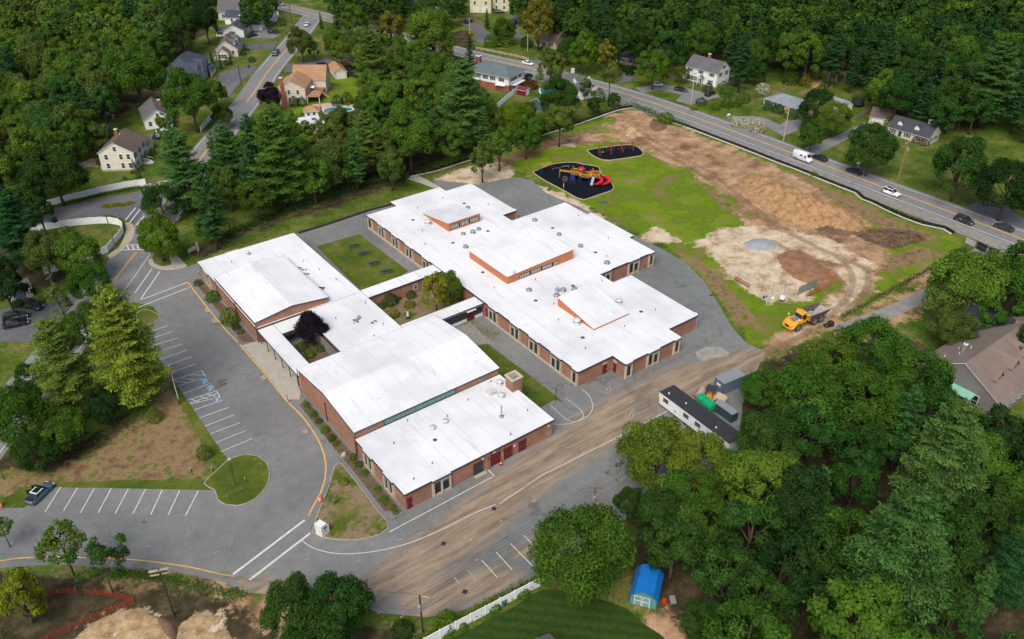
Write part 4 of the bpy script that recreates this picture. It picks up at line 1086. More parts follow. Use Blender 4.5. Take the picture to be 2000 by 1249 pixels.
def pine(seed, R=4.3, h=21.0, zb=4.5, needle=.46, drop=.12, per=15, step=.85, power=.75, tuft=1.0, ds=.40):
 g = np.random.default_rng(seed); P, Nn, T, TI = [], [], [], []
 mb = MB(); mb.tube([(0,0,-.1),(.05,.02,h*.4),(.0,.08,h*.75),(0,0,h*.99)], [.017*h, .013*h, .007*h, .02], 7)
 z = zb
 while z < h*.985:
  t = (z-zb)/(h-zb); L = R*((1-t)**power)*.92+.35
  if t < .18: L *= .62+2.1*t
  nb = int(g.integers(5, 8)); a0 = g.uniform(0, 6.28)
  for k in range(nb):
   if g.random() < drop: continue
   a = a0+2*math.pi*k/nb+g.uniform(-.28, .28); l = L*g.uniform(.62, 1.14)
   rise = g.uniform(-.12, .22)+.35*t
   dx = np.array([math.cos(a), math.sin(a), 0]); side = np.array([-dx[1], dx[0], 0])
   zz = z+g.uniform(-.3, .3)
   if l > 1.2: mb.tube([(0,0,zz),tuple(dx*l*.55+np.array([0,0,zz+rise*l*.45])),tuple(dx*l*.95+np.array([0,0,zz+rise*l]))], [.06, .04, .015], 4, cap=False)
   s = max(.3, l*.22)
   br = g.uniform(.78, 1.2); yel = g.uniform(-.06, .08)
   while s <= l+.01:
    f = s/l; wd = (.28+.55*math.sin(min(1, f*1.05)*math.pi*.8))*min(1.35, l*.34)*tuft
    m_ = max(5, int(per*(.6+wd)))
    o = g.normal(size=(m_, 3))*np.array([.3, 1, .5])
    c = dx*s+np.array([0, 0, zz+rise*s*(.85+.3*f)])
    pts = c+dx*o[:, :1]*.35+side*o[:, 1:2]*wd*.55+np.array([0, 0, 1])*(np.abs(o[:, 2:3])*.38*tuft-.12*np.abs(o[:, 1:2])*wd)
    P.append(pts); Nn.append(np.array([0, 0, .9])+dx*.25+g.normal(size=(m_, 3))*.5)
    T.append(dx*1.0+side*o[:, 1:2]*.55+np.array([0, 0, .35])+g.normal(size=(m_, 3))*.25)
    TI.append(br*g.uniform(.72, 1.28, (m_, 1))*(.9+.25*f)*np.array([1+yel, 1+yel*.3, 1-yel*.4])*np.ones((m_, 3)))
    s += ds
  z += step*g.uniform(.75, 1.2)*(1-.25*t)
 P = np.concatenate(P); n = len(P)
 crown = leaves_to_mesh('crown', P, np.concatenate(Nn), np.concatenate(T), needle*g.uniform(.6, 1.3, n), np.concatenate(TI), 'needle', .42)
 return {'crown': crown, 'trunk': mb.mesh('trunk', 'bark', True), 'R': R, 'zc': (zb+h)/2, 'h': h}
def bush(seed, R=1.0, h=1.5, nleaf=520, leaf=.2, cone=0):
 g = np.random.default_rng(seed); u = unit(g.normal(size=(nleaf*2, 3))); u = u[u[:, 2] > -.45][:nleaf]
 zz = (u[:, 2:3]+.45)/1.45
 rad = g.uniform(.78, 1.08, (len(u), 1))*(1+.13*np.sin(u[:, :1]*5+seed)*np.sin(u[:, 1:2]*4))
 taper = 1-cone*zz
 P = np.concatenate([u[:, :2]*rad*R*taper, zz*h*g.uniform(.85, 1.05, (len(u), 1))], 1)
 t = g.uniform(.65, 1.3, (len(u), 1))*np.ones((1, 3))
 crown = leaves_to_mesh('crown', P, u*.8+np.array([0, 0, .4])+g.normal(size=u.shape)*.45, g.normal(size=u.shape), leaf*g.uniform(.6, 1.4, len(P)), t, 'leaf')
 mb = MB(); mb.tube([(0,0,-.05),(.02,.02,h*.4),(0,0,h*.7)], [.06*R, .05*R, .02*R], 5)
 return {'crown': crown, 'trunk': mb.mesh('stem', 'bark'), 'R': R, 'zc': h*.5, 'h': h}
PROTO = {
 'oak': [broadleaf(11, 5.2, 1.6, 12.5), broadleaf(12, 5.0, 1.5, 11.5, 84, lump=.3), broadleaf(13, 5.4, 1.8, 13.0, 70, squash=.85), broadleaf(14, 4.8, 1.6, 12.2, 90, lump=.28), broadleaf(15, 5.6, 1.8, 12.8, 96, 25000, lump=.34)],
 'maple': [broadleaf(21, 4.2, 1.2, 12.5, 70, 11000, .36), broadleaf(22, 4.0, 1.4, 13.0, 64, 11000, .36, .3), broadleaf(23, 4.4, 1.2, 12.0, 74, 11000, .34)],
 'forest': [broadleaf(31, 5.4, 2.5, 15.5, 54, 8500, .48, .28), broadleaf(32, 5.2, 3.0, 16.5, 50, 8500, .48, .32), broadleaf(33, 5.8, 2.6, 15.0, 58, 9000, .46, .26), broadleaf(34, 5.0, 2.4, 17.0, 50, 8500, .48, .32), broadleaf(35, 6.0, 3, 15.8, 64, 9500, .46, .34)],
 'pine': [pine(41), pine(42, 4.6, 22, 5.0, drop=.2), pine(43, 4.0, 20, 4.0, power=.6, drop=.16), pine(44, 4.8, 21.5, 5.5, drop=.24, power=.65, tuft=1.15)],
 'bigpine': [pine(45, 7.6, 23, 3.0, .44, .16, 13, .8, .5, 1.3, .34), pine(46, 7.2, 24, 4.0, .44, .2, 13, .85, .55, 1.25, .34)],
 'spruce': [pine(51, 2.6, 13, .6, .42, .05, 9, .62, .95, .75), pine(52, 3.4, 17, .8, .48, .05, 9, .75, .9, .8)],
 'young': [broadleaf(61, 2.6, 4.2, 9.0, 46, 3000, .25, .3, gap=.1, tk=.5), broadleaf(62, 2.6, 2.6, 9.4, 34, 3200, .28, .5, gap=.2, tk=.5), broadleaf(63, 2.2, .8, 8.5, 44, 3600, .26, .3, tk=.6)],
 'shrub': [bush(71), bush(72, 1.0, 1.3), bush(73, 1.0, 1.9, 600)],
 'cone': [bush(81, 1.0, 4.2, 700, .22, .85)],
}
# lowland leaf colours (real leaf albedo; each tree multiplies its own on the mesh tints)
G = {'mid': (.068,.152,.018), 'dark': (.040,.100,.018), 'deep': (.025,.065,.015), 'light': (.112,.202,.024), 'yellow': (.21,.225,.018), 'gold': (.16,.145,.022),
  'olive': (.094,.145,.028), 'pine': (.062,.150,.032), 'pinedark': (.034,.094,.026), 'pinelight': (.105,.180,.028), 'blue': (.060,.110,.075), 'purple': (.026,.017,.026), 'red': (.10,.03,.025), 'bright': (.105,.195,.014), 'pale': (.14,.195,.048), 'white': (.52,.50,.38), 'lime': (.145,.215,.024)}
NAMES = {'oak': ('broadleaf_tree', 'tree'), 'maple': ('maple_tree', 'tree'), 'forest': ('forest_tree', 'tree'), 'pine': ('pine_tree', 'pine tree'), 'bigpine': ('pine_tree', 'pine tree'), 'spruce': ('spruce_tree', 'spruce tree'), 'young': ('young_tree', 'tree'), 'shrub': ('shrub', 'shrub'), 'cone': ('conical_shrub', 'shrub')}
trnd = random.Random(99)
def plant(sp_, loc, s, label, col='mid', group=None, v=None, rz=None, sz=1.0, parts=True):
 pr = PROTO[sp_][trnd.randrange(len(PROTO[sp_])) if v is None else v]
 nm, cat = NAMES[sp_]
 c = G[col] if isinstance(col, str) else col
 j = [trnd.uniform(.88, 1.14)]*3; k_ = trnd.uniform(.93, 1.08); c = (c[0]*j[0]*k_, c[1]*j[0], c[2]*j[0])
 rz = trnd.uniform(0, 6.28) if rz is None else rz
 if sp_ in ('shrub', 'cone'):
  o = put(nm, pr['crown'], None, loc, rz, c); o.scale = (s, s, s*sz)
  tag(o, label, cat, group); return o
 t = thing(nm, label, cat, loc, rz, group); t.scale = (s, s, s*sz)
 put('trunk', pr['trunk'], t); put('crown', pr['crown'], t, color=c)
 return t
def tree(sp_, px, py, wpx, label, col='mid', group=None, v=None, sz=1.0):
 """a tree whose crown centre shows at (px,py) on the photograph and whose crown is wpx wide there"""
 v = trnd.randrange(len(PROTO[sp_])) if v is None else v
 pr = PROTO[sp_][v]; s = 1.0
 for _ in range(6):
  p = S(px, py, pr['zc']*s*sz); s = (wpx/2)*depth(p)/CAM_F/pr['R']
 return plant(sp_, (p.x, p.y, 0), s, label, col, group, v, None, sz)
def base_tree(sp_, px, py, h, label, col='mid', group=None, v=None, wid=1.0):
 """a tree standing at ground point (px,py), h metres tall"""
 v = trnd.randrange(len(PROTO[sp_])) if v is None else v
 s = h/PROTO[sp_][v]['h']; p = S(px, py)
 t = plant(sp_, (p.x, p.y, 0), s*wid, label, col, group, v, None, 1/wid)
 return t

# --- single trees one can point to
tree('oak', 372, 192, 100, 'round broadleaf tree overhanging the small white cape house at the left', 'mid')
tree('maple', 420, 180, 42, 'narrow green tree at the driveway mouth below the blue-grey house', 'mid')
tree('oak', 433, 226, 44, 'olive tree on the verge beside the street, below the white fence piece', 'olive')
tree('young', 322, 248, 34, 'small bright tree in front of the white cape house', 'bright', v=2)
tree('oak', 262, 145, 112, 'large round tree standing forward of the woods above the cream house', 'mid', v=4)
tree('oak', 350, 55, 70, 'tall dark tree at the wood edge left of the blue-grey house', 'dark', sz=1.25)
tree('oak', 400, 42, 52, 'blackish tall tree behind the white ranch houses', 'deep', v=1, sz=1.4)
tree('spruce', 340, 160, 30, 'yellow green young tree left of the blue-grey house', 'bright')
for x, y, w_, l in ((413,116,15,'bluish conical spruce beside the porch of the blue-grey house'),(429,119,13,'blue spruce left of the dark round yew by the beige bungalow'),(413,112,10,'little spruce squeezed between the blue-grey house and its white fence')): tree('spruce', x, y, w_, l, 'blue', v=0)
tree('bigpine', 352, 325, 112, 'big ragged pine leftmost of the row along the school lawn', 'pine')
tree('bigpine', 442, 305, 92, 'tall pine second from the left in the row along the school lawn', 'pine')
tree('bigpine', 540, 300, 138, 'broad pine with visible trunk at the middle of the school lawn row', 'pinelight')
tree('pine', 492, 300, 80, 'slim dark pine between the two tall pines behind the school lawn', 'pinedark', v=2)
tree('oak', 312, 393, 70, 'dark rounded tree beside the flower island of the loop road', 'dark')
tree('oak', 308, 462, 88, 'yellow green rounded tree over the crosswalk at the school entrance', 'bright', v=1)
tree('maple', 404, 445, 44, 'small maple at the wood edge near the school entrance walk', 'mid')
tree('pine', 405, 390, 74, 'shorter pine in front of the tall row, nearest the entrance', 'pinedark', v=2)
tree('oak', 647, 318, 92, 'pale olive broadleaf tree with a leaning pale trunk behind the lawn', 'olive', v=0)
tree('bigpine', 716, 275, 88, 'tall bright pine rising right of the pale olive tree', 'pinelight')
tree('oak', 800, 270, 106, 'rounded sunlit green tree at the edge of the lawn below the tree mass', 'light', v=3)
tree('bigpine', 905, 200, 122, 'huge bluish pine topping the tree mass near the school field', 'pine')
tree('oak', 868, 165, 84, 'grey green broadleaf tree behind the huge bluish pine', 'mid')
tree('bigpine', 725, 122, 92, 'spreading pine behind the tan garage', 'pinelight')
tree('oak', 845, 68, 104, 'broad light green tree beside the far bend of the main road', 'light', v=2)
tree('oak', 668, 242, 62, 'olive tree below the pool, above the lawn row', 'olive', v=1); tree('maple', 763, 60, 52, 'brownish maple turning colour in the middle of the far trees', 'gold')
tree('maple', 692, 38, 50, 'medium tree left of the brownish maple beside the far road', 'mid')
tree('oak', 588, 85, 54, 'grey olive tree on the grass triangle at the street junction', 'olive')
tree('young', 612, 96, 24, 'small dark green tree beside the grey olive one on the grass triangle', 'mid', v=2)
tree('spruce', 626, 40, 13, 'tiny conical spruce on the verge of the far junction', 'dark', v=0)
tree('oak', 655, 84, 50, 'low green tree between the side street and the far road', 'mid')
tree('oak', 527, 190, 46, 'blackish purple maple beside the brick chimney of the tan-roofed house', 'purple', v=3)
for x, y, w_, l in ((658,196,22,'dark round bush left of a pair on the lawn of the tan-roofed house'),(678,192,24,'dark round bush right of a pair on the lawn of the tan-roofed house'),(574,198,20,'grey green round bush at the gable of the tan-roofed house, nearer the chimney'),(589,198,18,'grey green round bush at the gable of the tan-roofed house, nearer the deck')): tree('shrub', x, y, w_, l, 'dark', v=2)
tree('oak', 1008, 235, 72, 'yellow green tree overhanging the dark silt fence at the field corner', 'bright', v=0)
tree('oak', 1096, 193, 78, 'dark bushy tree in front of the white cape house by the main road', 'dark', v=3)
tree('young', 1143, 172, 26, 'slender olive tree against the gable of the white cape house', 'olive', v=2)
tree('oak', 1160, 205, 30, 'small dark tree right of the white cape house', 'dark'); tree('oak', 1200, 195, 26, 'lone bushy tree at the corner where the silt fence meets the road', 'dark')
tree('oak', 1055, 250, 40, 'grey green tree behind the silt fence below the grey shed', 'mid'); tree('oak', 1030, 215, 34, 'loose olive tree right of the yellow green one at the field corner', 'olive')
tree('maple', 1076, 125, 48, 'dull olive tree standing alone on the road edge right of the white ranch', 'olive')
tree('maple', 1139, 105, 54, 'yellow tinged maple across the road from the white cape house', 'bright'); tree('oak', 1108, 98, 44, 'dark tree left of the yellow tinged maple across the road', 'dark')
tree('maple', 1052, 40, 66, 'tall golden green maple in front of the peach bungalow', 'gold', v=0, sz=1.1)
tree('maple', 1278, 130, 64, 'dense bright maple on the roundabout drive left of the white colonial', 'bright', v=2)
tree('spruce', 1299, 98, 30, 'blue grey spruce behind the dense bright maple', 'blue', v=1)
tree('young', 1186, 112, 40, 'thin yellowing tree in front of the grey ranch house', 'yellow', v=2); tree('young', 1192, 146, 50, 'sparse olive tree leaning over the main road edge', 'olive', v=0)
tree('oak', 1332, 145, 28, 'reddish green small tree left of the white colonial', 'olive'); tree('oak', 1476, 140, 42, 'dark tree behind the hydrangeas right of the white colonial', 'dark')
tree('oak', 1592, 208, 72, 'dark yew between the slate cottage and its garage', 'deep', v=1); tree('oak', 1630, 228, 66, 'light topped tree left of the gravel drive of the cape house', 'light', v=0); tree('oak', 1588, 262, 54, 'lower tree nearest the road, below the dark yew', 'mid')
tree('oak', 1704, 288, 92, 'dark full tree in front of the cape house with two dormers', 'dark', v=2); tree('oak', 1726, 178, 66, 'rounded apple-like tree on the back lawn with the swing frame', 'light', v=3)
tree('oak', 1878, 325, 116, 'dark olive tree on the lawn right of the cape house', 'dark', v=1); tree('oak', 1972, 365, 112, 'dark tree cut by the right border above the side drive', 'deep', v=0)
base_tree('bigpine', 1912, 250, 26, 'massive layered pine beside the small lawn at the upper right', 'pine', wid=1.2); base_tree('spruce', 1808, 222, 21, 'black drooping spruce behind the cape house', 'deep', v=1, wid=1.5)
tree('spruce', 918, 112, 36, 'dark compact evergreen beside the main road, left of the green-roofed ranch', 'deep', v=1)
tree('oak', 985, 58, 46, 'grey green tree over the hedge on the far corner lawn', 'mid'); tree('spruce', 951, 36, 16, 'small pointed evergreen by the grey fence of the yellow house', 'dark', v=0)
tree('shrub', 962, 78, 36, 'left half of the low rounded hedge on the corner lawn', 'mid', v=1); tree('shrub', 985, 76, 40, 'right half of the low rounded hedge on the corner lawn', 'bright', v=1)
tree('bigpine', 30, 440, 112, 'tall dark pine at the left border above the curved white fence', 'pinedark')
tree('oak', 105, 338, 112, 'dark bushy tree left of the cream house lawn', 'dark', v=4)
tree('oak', 150, 498, 92, 'light green tree inside the curved white fence', 'light', v=1); tree('oak', 88, 500, 84, 'sparse grey green tree left of the light one inside the curved fence', 'olive', v=3); tree('oak', 175, 552, 74, 'green tree hanging over the white fence end by the street', 'mid', v=0)
tree('young', 115, 590, 46, 'pale young tree beside the driveway with three dark cars', 'pale', v=2)
tree('bigpine', 238, 665, 172, 'large bright pine closest to the parking stalls', 'lime')
tree('bigpine', 118, 705, 142, 'bright pine with a visible trunk left of the largest one by the stalls', 'pinelight', v=1)
tree('oak', 165, 640, 90, 'low yellow green tree between the two bright pines', 'mid', v=2)
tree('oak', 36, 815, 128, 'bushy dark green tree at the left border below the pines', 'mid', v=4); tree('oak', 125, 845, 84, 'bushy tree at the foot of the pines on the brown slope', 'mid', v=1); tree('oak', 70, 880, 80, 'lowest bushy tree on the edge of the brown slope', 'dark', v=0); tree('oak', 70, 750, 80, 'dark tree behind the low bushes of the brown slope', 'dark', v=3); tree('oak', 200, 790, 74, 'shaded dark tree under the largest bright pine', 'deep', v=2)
base_tree('young', 152, 1140, 11.5, 'slender light green young tree with a thin bare trunk at the lower left', 'light', v=0)
base_tree('young', 223, 1163, 11.5, 'dark oak sapling with a leaning crown near the orange fence', 'dark', v=1)
tree('maple', 40, 1165, 84, 'yellowing tree inside the orange fence at the lower left corner', 'yellow', v=1, sz=1.1)
tree('young', 2, 1030, 46, 'twig of a young light green tree cut by the left border', 'light', v=0)
tree('oak', 570, 1195, 130, 'left half of the dark oak pair at the bottom border', 'dark', v=1); tree('oak', 660, 1190, 130, 'right half of the dark oak pair at the bottom border', 'dark', v=3); tree('oak', 620, 1245, 140, 'lowest dark oak in front of the pair at the bottom border', 'dark', v=0)
tree('oak', 1135, 1080, 202, 'huge evenly rounded tree over the end of the white fence', 'mid', v=4)
tree('oak', 1285, 885, 140, 'feathery light green tree in front of the white trailer', 'lime', v=0); tree('oak', 1360, 900, 130, 'feathery light green tree right of the first one before the trailer', 'lime', v=2)
tree('oak', 1490, 950, 150, 'yellow green tree standing out of the dark woods right of the trailer', 'light', v=3)
tree('oak', 1290, 1010, 110, 'dark tree behind the ivy covered one at the lot edge', 'dark', v=2); tree('oak', 1345, 965, 110, 'mid green tree below the feathery light ones', 'mid', v=4); tree('oak', 1450, 925, 110, 'lime tinged tree under the trailer end', 'light', v=1); tree('oak', 1375, 1215, 90, 'dark tree right of the garden clutter by the blue shed', 'dark', v=1)
tree('oak', 1228, 985, 66, 'ivy covered tree at the edge of the lot beside the bare one', 'dark', v=1)
tree('oak', 1370, 1030, 128, 'vine draped tree in the woods behind the blue shed', 'mid', v=4)
tree('bigpine', 1760, 1085, 250, 'enormous spreading pine filling the lower right corner', 'pine'); tree('bigpine', 1850, 890, 190, 'broad bluish pine above the enormous spreading one', 'pine'); tree('bigpine', 1975, 1110, 130, 'dark pine cut by the right border near the bottom', 'pinedark')
tree('oak', 1612, 722, 120, 'broad crown nearest the dump truck, front of the maple grove', 'light', v=4); tree('oak', 1705, 690, 140, 'broad crown at the right front of the maple grove by the paved path', 'mid', v=2)
tree('oak', 1575, 780, 150, 'big yellow tinged crown in the maple grove beside the office trailer', 'mid', v=1); tree('oak', 1680, 790, 160, 'big central crown of the maple grove', 'mid', v=3); tree('oak', 1790, 745, 140, 'crown of the maple grove touching the mint porch roof', 'mid', v=4)
tree('oak', 1500, 850, 110, 'dark crown leaning over the end of the office trailer', 'dark', v=0); tree('oak', 1490, 760, 84, 'bright crown overhanging the grey containers', 'mid', v=2)
tree('oak', 1890, 555, 140, 'broad bright tree right of the paved path', 'light', v=1); tree('oak', 1975, 550, 130, 'bright tree beside the black gate at the right border', 'mid', v=3); tree('oak', 1865, 640, 84, 'loose tree behind the grey dormered house', 'olive', v=0)
# --- the school courts
tree('oak', 607, 640, 66, 'dark purple maple in the small entrance courtyard', 'purple', v=4)
tree('oak', 878, 560, 60, 'bright green tree in the garden court against the classroom roof', 'lime', v=1); tree('young', 850, 575, 56, 'yellowish weeping tree in the middle of the garden court', 'yellow', v=2)
for x, y, w_, l, c in ((728,578,20,'grey green bush at the left corner of the garden court','mid'),(760,584,32,'dark round bush along the brick wall of the garden court','dark'),(777,580,16,'narrow green bush beside the dark round one in the court','mid'),(803,575,20,'small dark bush under the court window','dark'),(800,593,22,'yellow flowering clump in the garden court','yellow'),(745,597,16,'low grey bush at the roof edge of the garden court','mid'),(770,612,20,'lime ground shrub near the lighthouse ornament','yellow'),(900,580,16,'low bush below the bright court tree','mid'),
        (588,676,22,'small dark bush in the entrance courtyard','mid'),(604,690,24,'light green bush at the corner of the entrance courtyard','bright'),(626,680,16,'green bush under the purple maple','mid')): tree('shrub', x, y, w_, l, c)
# --- foundation planting of the school
for k, (x, y, w_, c, l) in enumerate(((386,552,18,'mid','shrub nearest the corner of the library wing'),(416,578,30,'bright','rounded shrub by the first downspout of the library wing'),(446,617,36,'bright','largest rounded shrub along the library wall'),(461,637,16,'dark','low dark shrub right of the largest rounded one'),(470,648,14,'pale','pale shrub near the entry walk'),(598,790,12,'bright','first small shrub of the gym bed'),(612,808,14,'mid','second small shrub of the gym bed'),(622,822,14,'dark','dark shrub in the middle of the gym bed'),(634,838,18,'bright','bright clump in the gym bed'),(647,855,16,'olive','olive clump in the gym bed'),(656,866,12,'gold','rusty flowering clump in the gym bed'),(690,892,16,'olive','clump beside the kitchen corner'),(702,906,16,'mid','clump below the kitchen window piers'),(714,922,14,'olive','bushy clump further along the kitchen bed'),(737,955,16,'bright','round lime shrub by the second window bay'),(750,974,17,'bright','round green shrub at the end of the kitchen bed'),(764,990,16,'yellow','yellow flowers at the kitchen corner door'),(772,1000,12,'olive','last low clump at the kitchen corner'))):
 tree('shrub', x, y, w_, l, c)
for x, y, w_, c, l in ((670,940,22,'yellow','yellow flowering shrub at the tip of the corner lawn'),(658,980,8,'bright','thin green shoot on the corner lawn'),(398,882,30,'olive','low brushy shrub at the stall end of the slope'),(290,745,22,'mid','small bush at the foot of the largest bright pine'),(300,810,30,'bright','bright low bough bush on the brown slope')): tree('shrub', x, y, w_, l, c)
# --- house shrubs
for x, y, w_, c, l in ((364,122+22,14,'dark','small bush by the porch of the blue-grey house'),(445,120,16,'deep','dark round yew in front of the beige bungalow'),(492,116,14,'dark','dark round bush on the bungalow lawn by the drive'),(475,104,12,'dark','bush at the bungalow corner'),(482,96,8,'dark','low bush beside the bungalow step'),(508,41,14,'mid','green bush by the white ranch fence'),(514,44,11,'yellow','yellow bush by the white ranch fence'),(530,58,14,'dark','dark clipped bush left of the driveway car'),(539,62,12,'dark','clipped bush by the street at the ranch drive'),(552,44,13,'mid','round bush at the ranch lawn corner'),
      (297,300,18,'dark','dark round shrub at the cream house steps'),(283,312,16,'mid','shrub below the cream house porch'),(275,330,12,'deep','dark upright shrub at the cream house corner'),(258,336,8,'deep','tiny upright evergreen along the white fence'),(243,348,8,'mid','small evergreen midway along the white fence'),(288,290,14,'mid','shrub hugging the front wall of the cream house'),(160,262+14,14,'deep','dark shrub in front of the white back fence'),
      (1420,175,28,'mid','bush in front of the red door of the white colonial'),(1366,152,22,'mid','bush at the left corner of the white colonial'),(1383,172,20,'deep','dark bush right of the red door'),(1408,168,14,'yellow','lime bush between the red door and the dark car'),(1370,198,22,'blue','grey blue bush at the mouth of the colonial drive'),(1386,203,12,'yellow','bright yellow bush at the roadside bed'),(1398,208,18,'mid','bush in the roadside bed right of the yellow one'),(1356,209,16,'yellow','lime bush by the pole on the roadside bed'),
      (1420,200,26,'mid','first of three round bushes on the colonial side lawn'),(1436,196,24,'mid','second of three round bushes on the colonial side lawn'),(1452,190,26,'mid','third of three round bushes on the colonial side lawn'),(1470,184,18,'pale','pale flowering bush behind the side lawn'),
      (1442,238,26,'white','white hydrangea leftmost of three by the road'),(1460,241,28,'white','white hydrangea middle of three by the road'),(1480,246,28,'white','white hydrangea rightmost of three by the road'),(1448,152,28,'pale','white flowering shrub beside the covered pool'),(1490,172,28,'white','white hydrangea behind the slate cottage'),
      (1520,212,26,'dark','dark bush in front of the slate cottage'),(1545,222,26,'mid','round bush below the yellow door'),(1500,206,18,'mid','bush at the left corner of the slate cottage'),(1774,262,18,'deep','dark bush under the cape house windows'),(1790,272,14,'deep','second dark bush under the cape house windows'),(1806,277,18,'red','dark red bush at the corner of the cape house'),(1740,238,22,'mid','vine bush between the cape house and its garage'),
      (1575,158,24,'yellow','yellow green clump on the back lawn'),(1592,140,28,'mid','bush at the back fence of the swing lawn'),(1545,150,30,'mid','loose bush behind the slate cottage'),
      (1070,165,24,'mid','bush beside the pool fence of the white ranch'),(1052,150,16,'pale','round pale bush by the white ranch drive'),(1038,165,26,'red','purple flower bed by the red shed'),(1230,140,16,'deep','dark bush before the grey ranch'),(1238,130,12,'deep','round bush at the grey ranch window'),(1170,185,26,'mid','hedge bush at the road right of the cape house'),
      (1063,92,16,'dark','round bush before the peach bungalow'),(1028,82,22,'deep','dark bush left of the peach bungalow'),(1300,230,32,'bright','bushy weeds behind the silt fence at the road'),(1590,340,14,'bright','small bush growing through the silt fence'),
      (1022,1158,28,'mid','round bush inside the white fence at the bottom, right one'),(965,1186,28,'mid','round bush inside the white fence at the bottom, middle one'),(905,1225,18,'mid','low shrub by the white fence at the bottom'),(872,1210,44,'bright','bush at the foot of the pole outside the white fence'),(785,1228,44,'deep','dark bush left of the pole at the bottom border'),(875,1246,22,'bright','lime shrub at the bottom border'),
      (60,565,12,'dark','bush at the corner of the small grey shed'),(35,592,24,'olive','shrubs in the mulch bed by the dark cars')): tree('shrub', x, y, w_, l, c)
for x, l in ((970.5,'leftmost of three conical evergreens by the yellow house'),(979,'middle of three conical evergreens by the yellow house')): base_tree('cone', x-7, 17, 5.2, l, 'dark')
base_tree('cone', 986, 15, 5.2, 'rightmost of three conical evergreens by the yellow house', 'dark')
for x, y, h, l in ((272,352,5.2,'tall slim arborvitae at the end of the white fence'),(263,334,3.5,'short arborvitae at the corner of the cream house'),(627,222,3.2,'small cone evergreen at the pool edge'),(613,282,4,'pointed evergreen beside the white cottage')): base_tree('cone', x, y, h, l, 'deep', wid=.8)
# half bare tree at the lot edge
def bare_tree(px, py, h, label):
 p = S(px, py); rnd = random.Random(8); mb = MB(); tips = []
 def grow(a, d, l, r, k):
  b = a+d*l; mb.tube([a, (a+b)/2+Vector((rnd.uniform(-.1,.1),)*3)*l*.4, b], [r, r*.8, r*.6], 5, cap=False)
  if k == 0: tips.append(b); return
  for _ in range(3 if k > 1 else 2):
   q = (d+Vector((rnd.uniform(-.8,.8), rnd.uniform(-.8,.8), rnd.uniform(-.1,.5)))).normalized(); grow(b, q, l*rnd.uniform(.62,.85), r*.6, k-1)
 grow(Vector((0,0,-.1)), Vector((.05,.05,1)).normalized(), h*.32, .16, 4)
 t = thing('bare_tree', label, 'tree', (p.x, p.y, 0)); mb.build('trunk', 'barkpale', t)
 g = np.random.default_rng(4); P = np.array([tuple(q) for q in tips[::3]]); P = np.repeat(P, 7, 0)+g.normal(size=(len(P)*7, 3))*.3
 put('crown', leaves_to_mesh('crown', P, g.normal(size=P.shape)+np.array([0,0,.6]), g.normal(size=P.shape), .4*g.uniform(.6,1.3,len(P)), g.uniform(.7,1.2,(len(P),1))*np.ones((1,3)), 'leaf'), t, color=G['dark'])
bare_tree(1205, 970, 9, 'half bare pale branched tree at the edge of the lot by the light green trees')
bare_tree(878, 300, 9, 'dead pale tree at the edge of the tree mass behind the silt fence')
bare_tree(640, 345, 8, 'leaning pale trunk at the wood edge behind the school lawn')

# --- the woods: trees spread at a natural spacing inside outlines of the crowns
def fill(polys, spacing, mixr, z, seed, taken):
 g = random.Random(seed); pts = []
 cell = {}
 for q in taken: cell.setdefault((int(q[0]//8), int(q[1]//8)), []).append(q)
 W = [SL(p, z) for p in polys]
 for P in W:
  x0, x1 = min(p[0] for p in P), max(p[0] for p in P); y0, y1 = min(p[1] for p in P), max(p[1] for p in P)
  n = int((x1-x0)*(y1-y0)/spacing**2*9)
  X = np.array([g.uniform(x0, x1) for _ in range(n)]); Y = np.array([g.uniform(y0, y1) for _ in range(n)])
  ok = inside(X, Y, P)
  for x, y in zip(X[ok], Y[ok]):
   kx, ky = int(x//8), int(y//8); bad = False
   for i in (-1, 0, 1):
    for j in (-1, 0, 1):
     for q in cell.get((kx+i, ky+j), ()):
      if (q[0]-x)**2+(q[1]-y)**2 < spacing**2: bad = True
   if bad: continue
   cell.setdefault((kx, ky), []).append((x, y)); pts.append((x, y))
 return pts
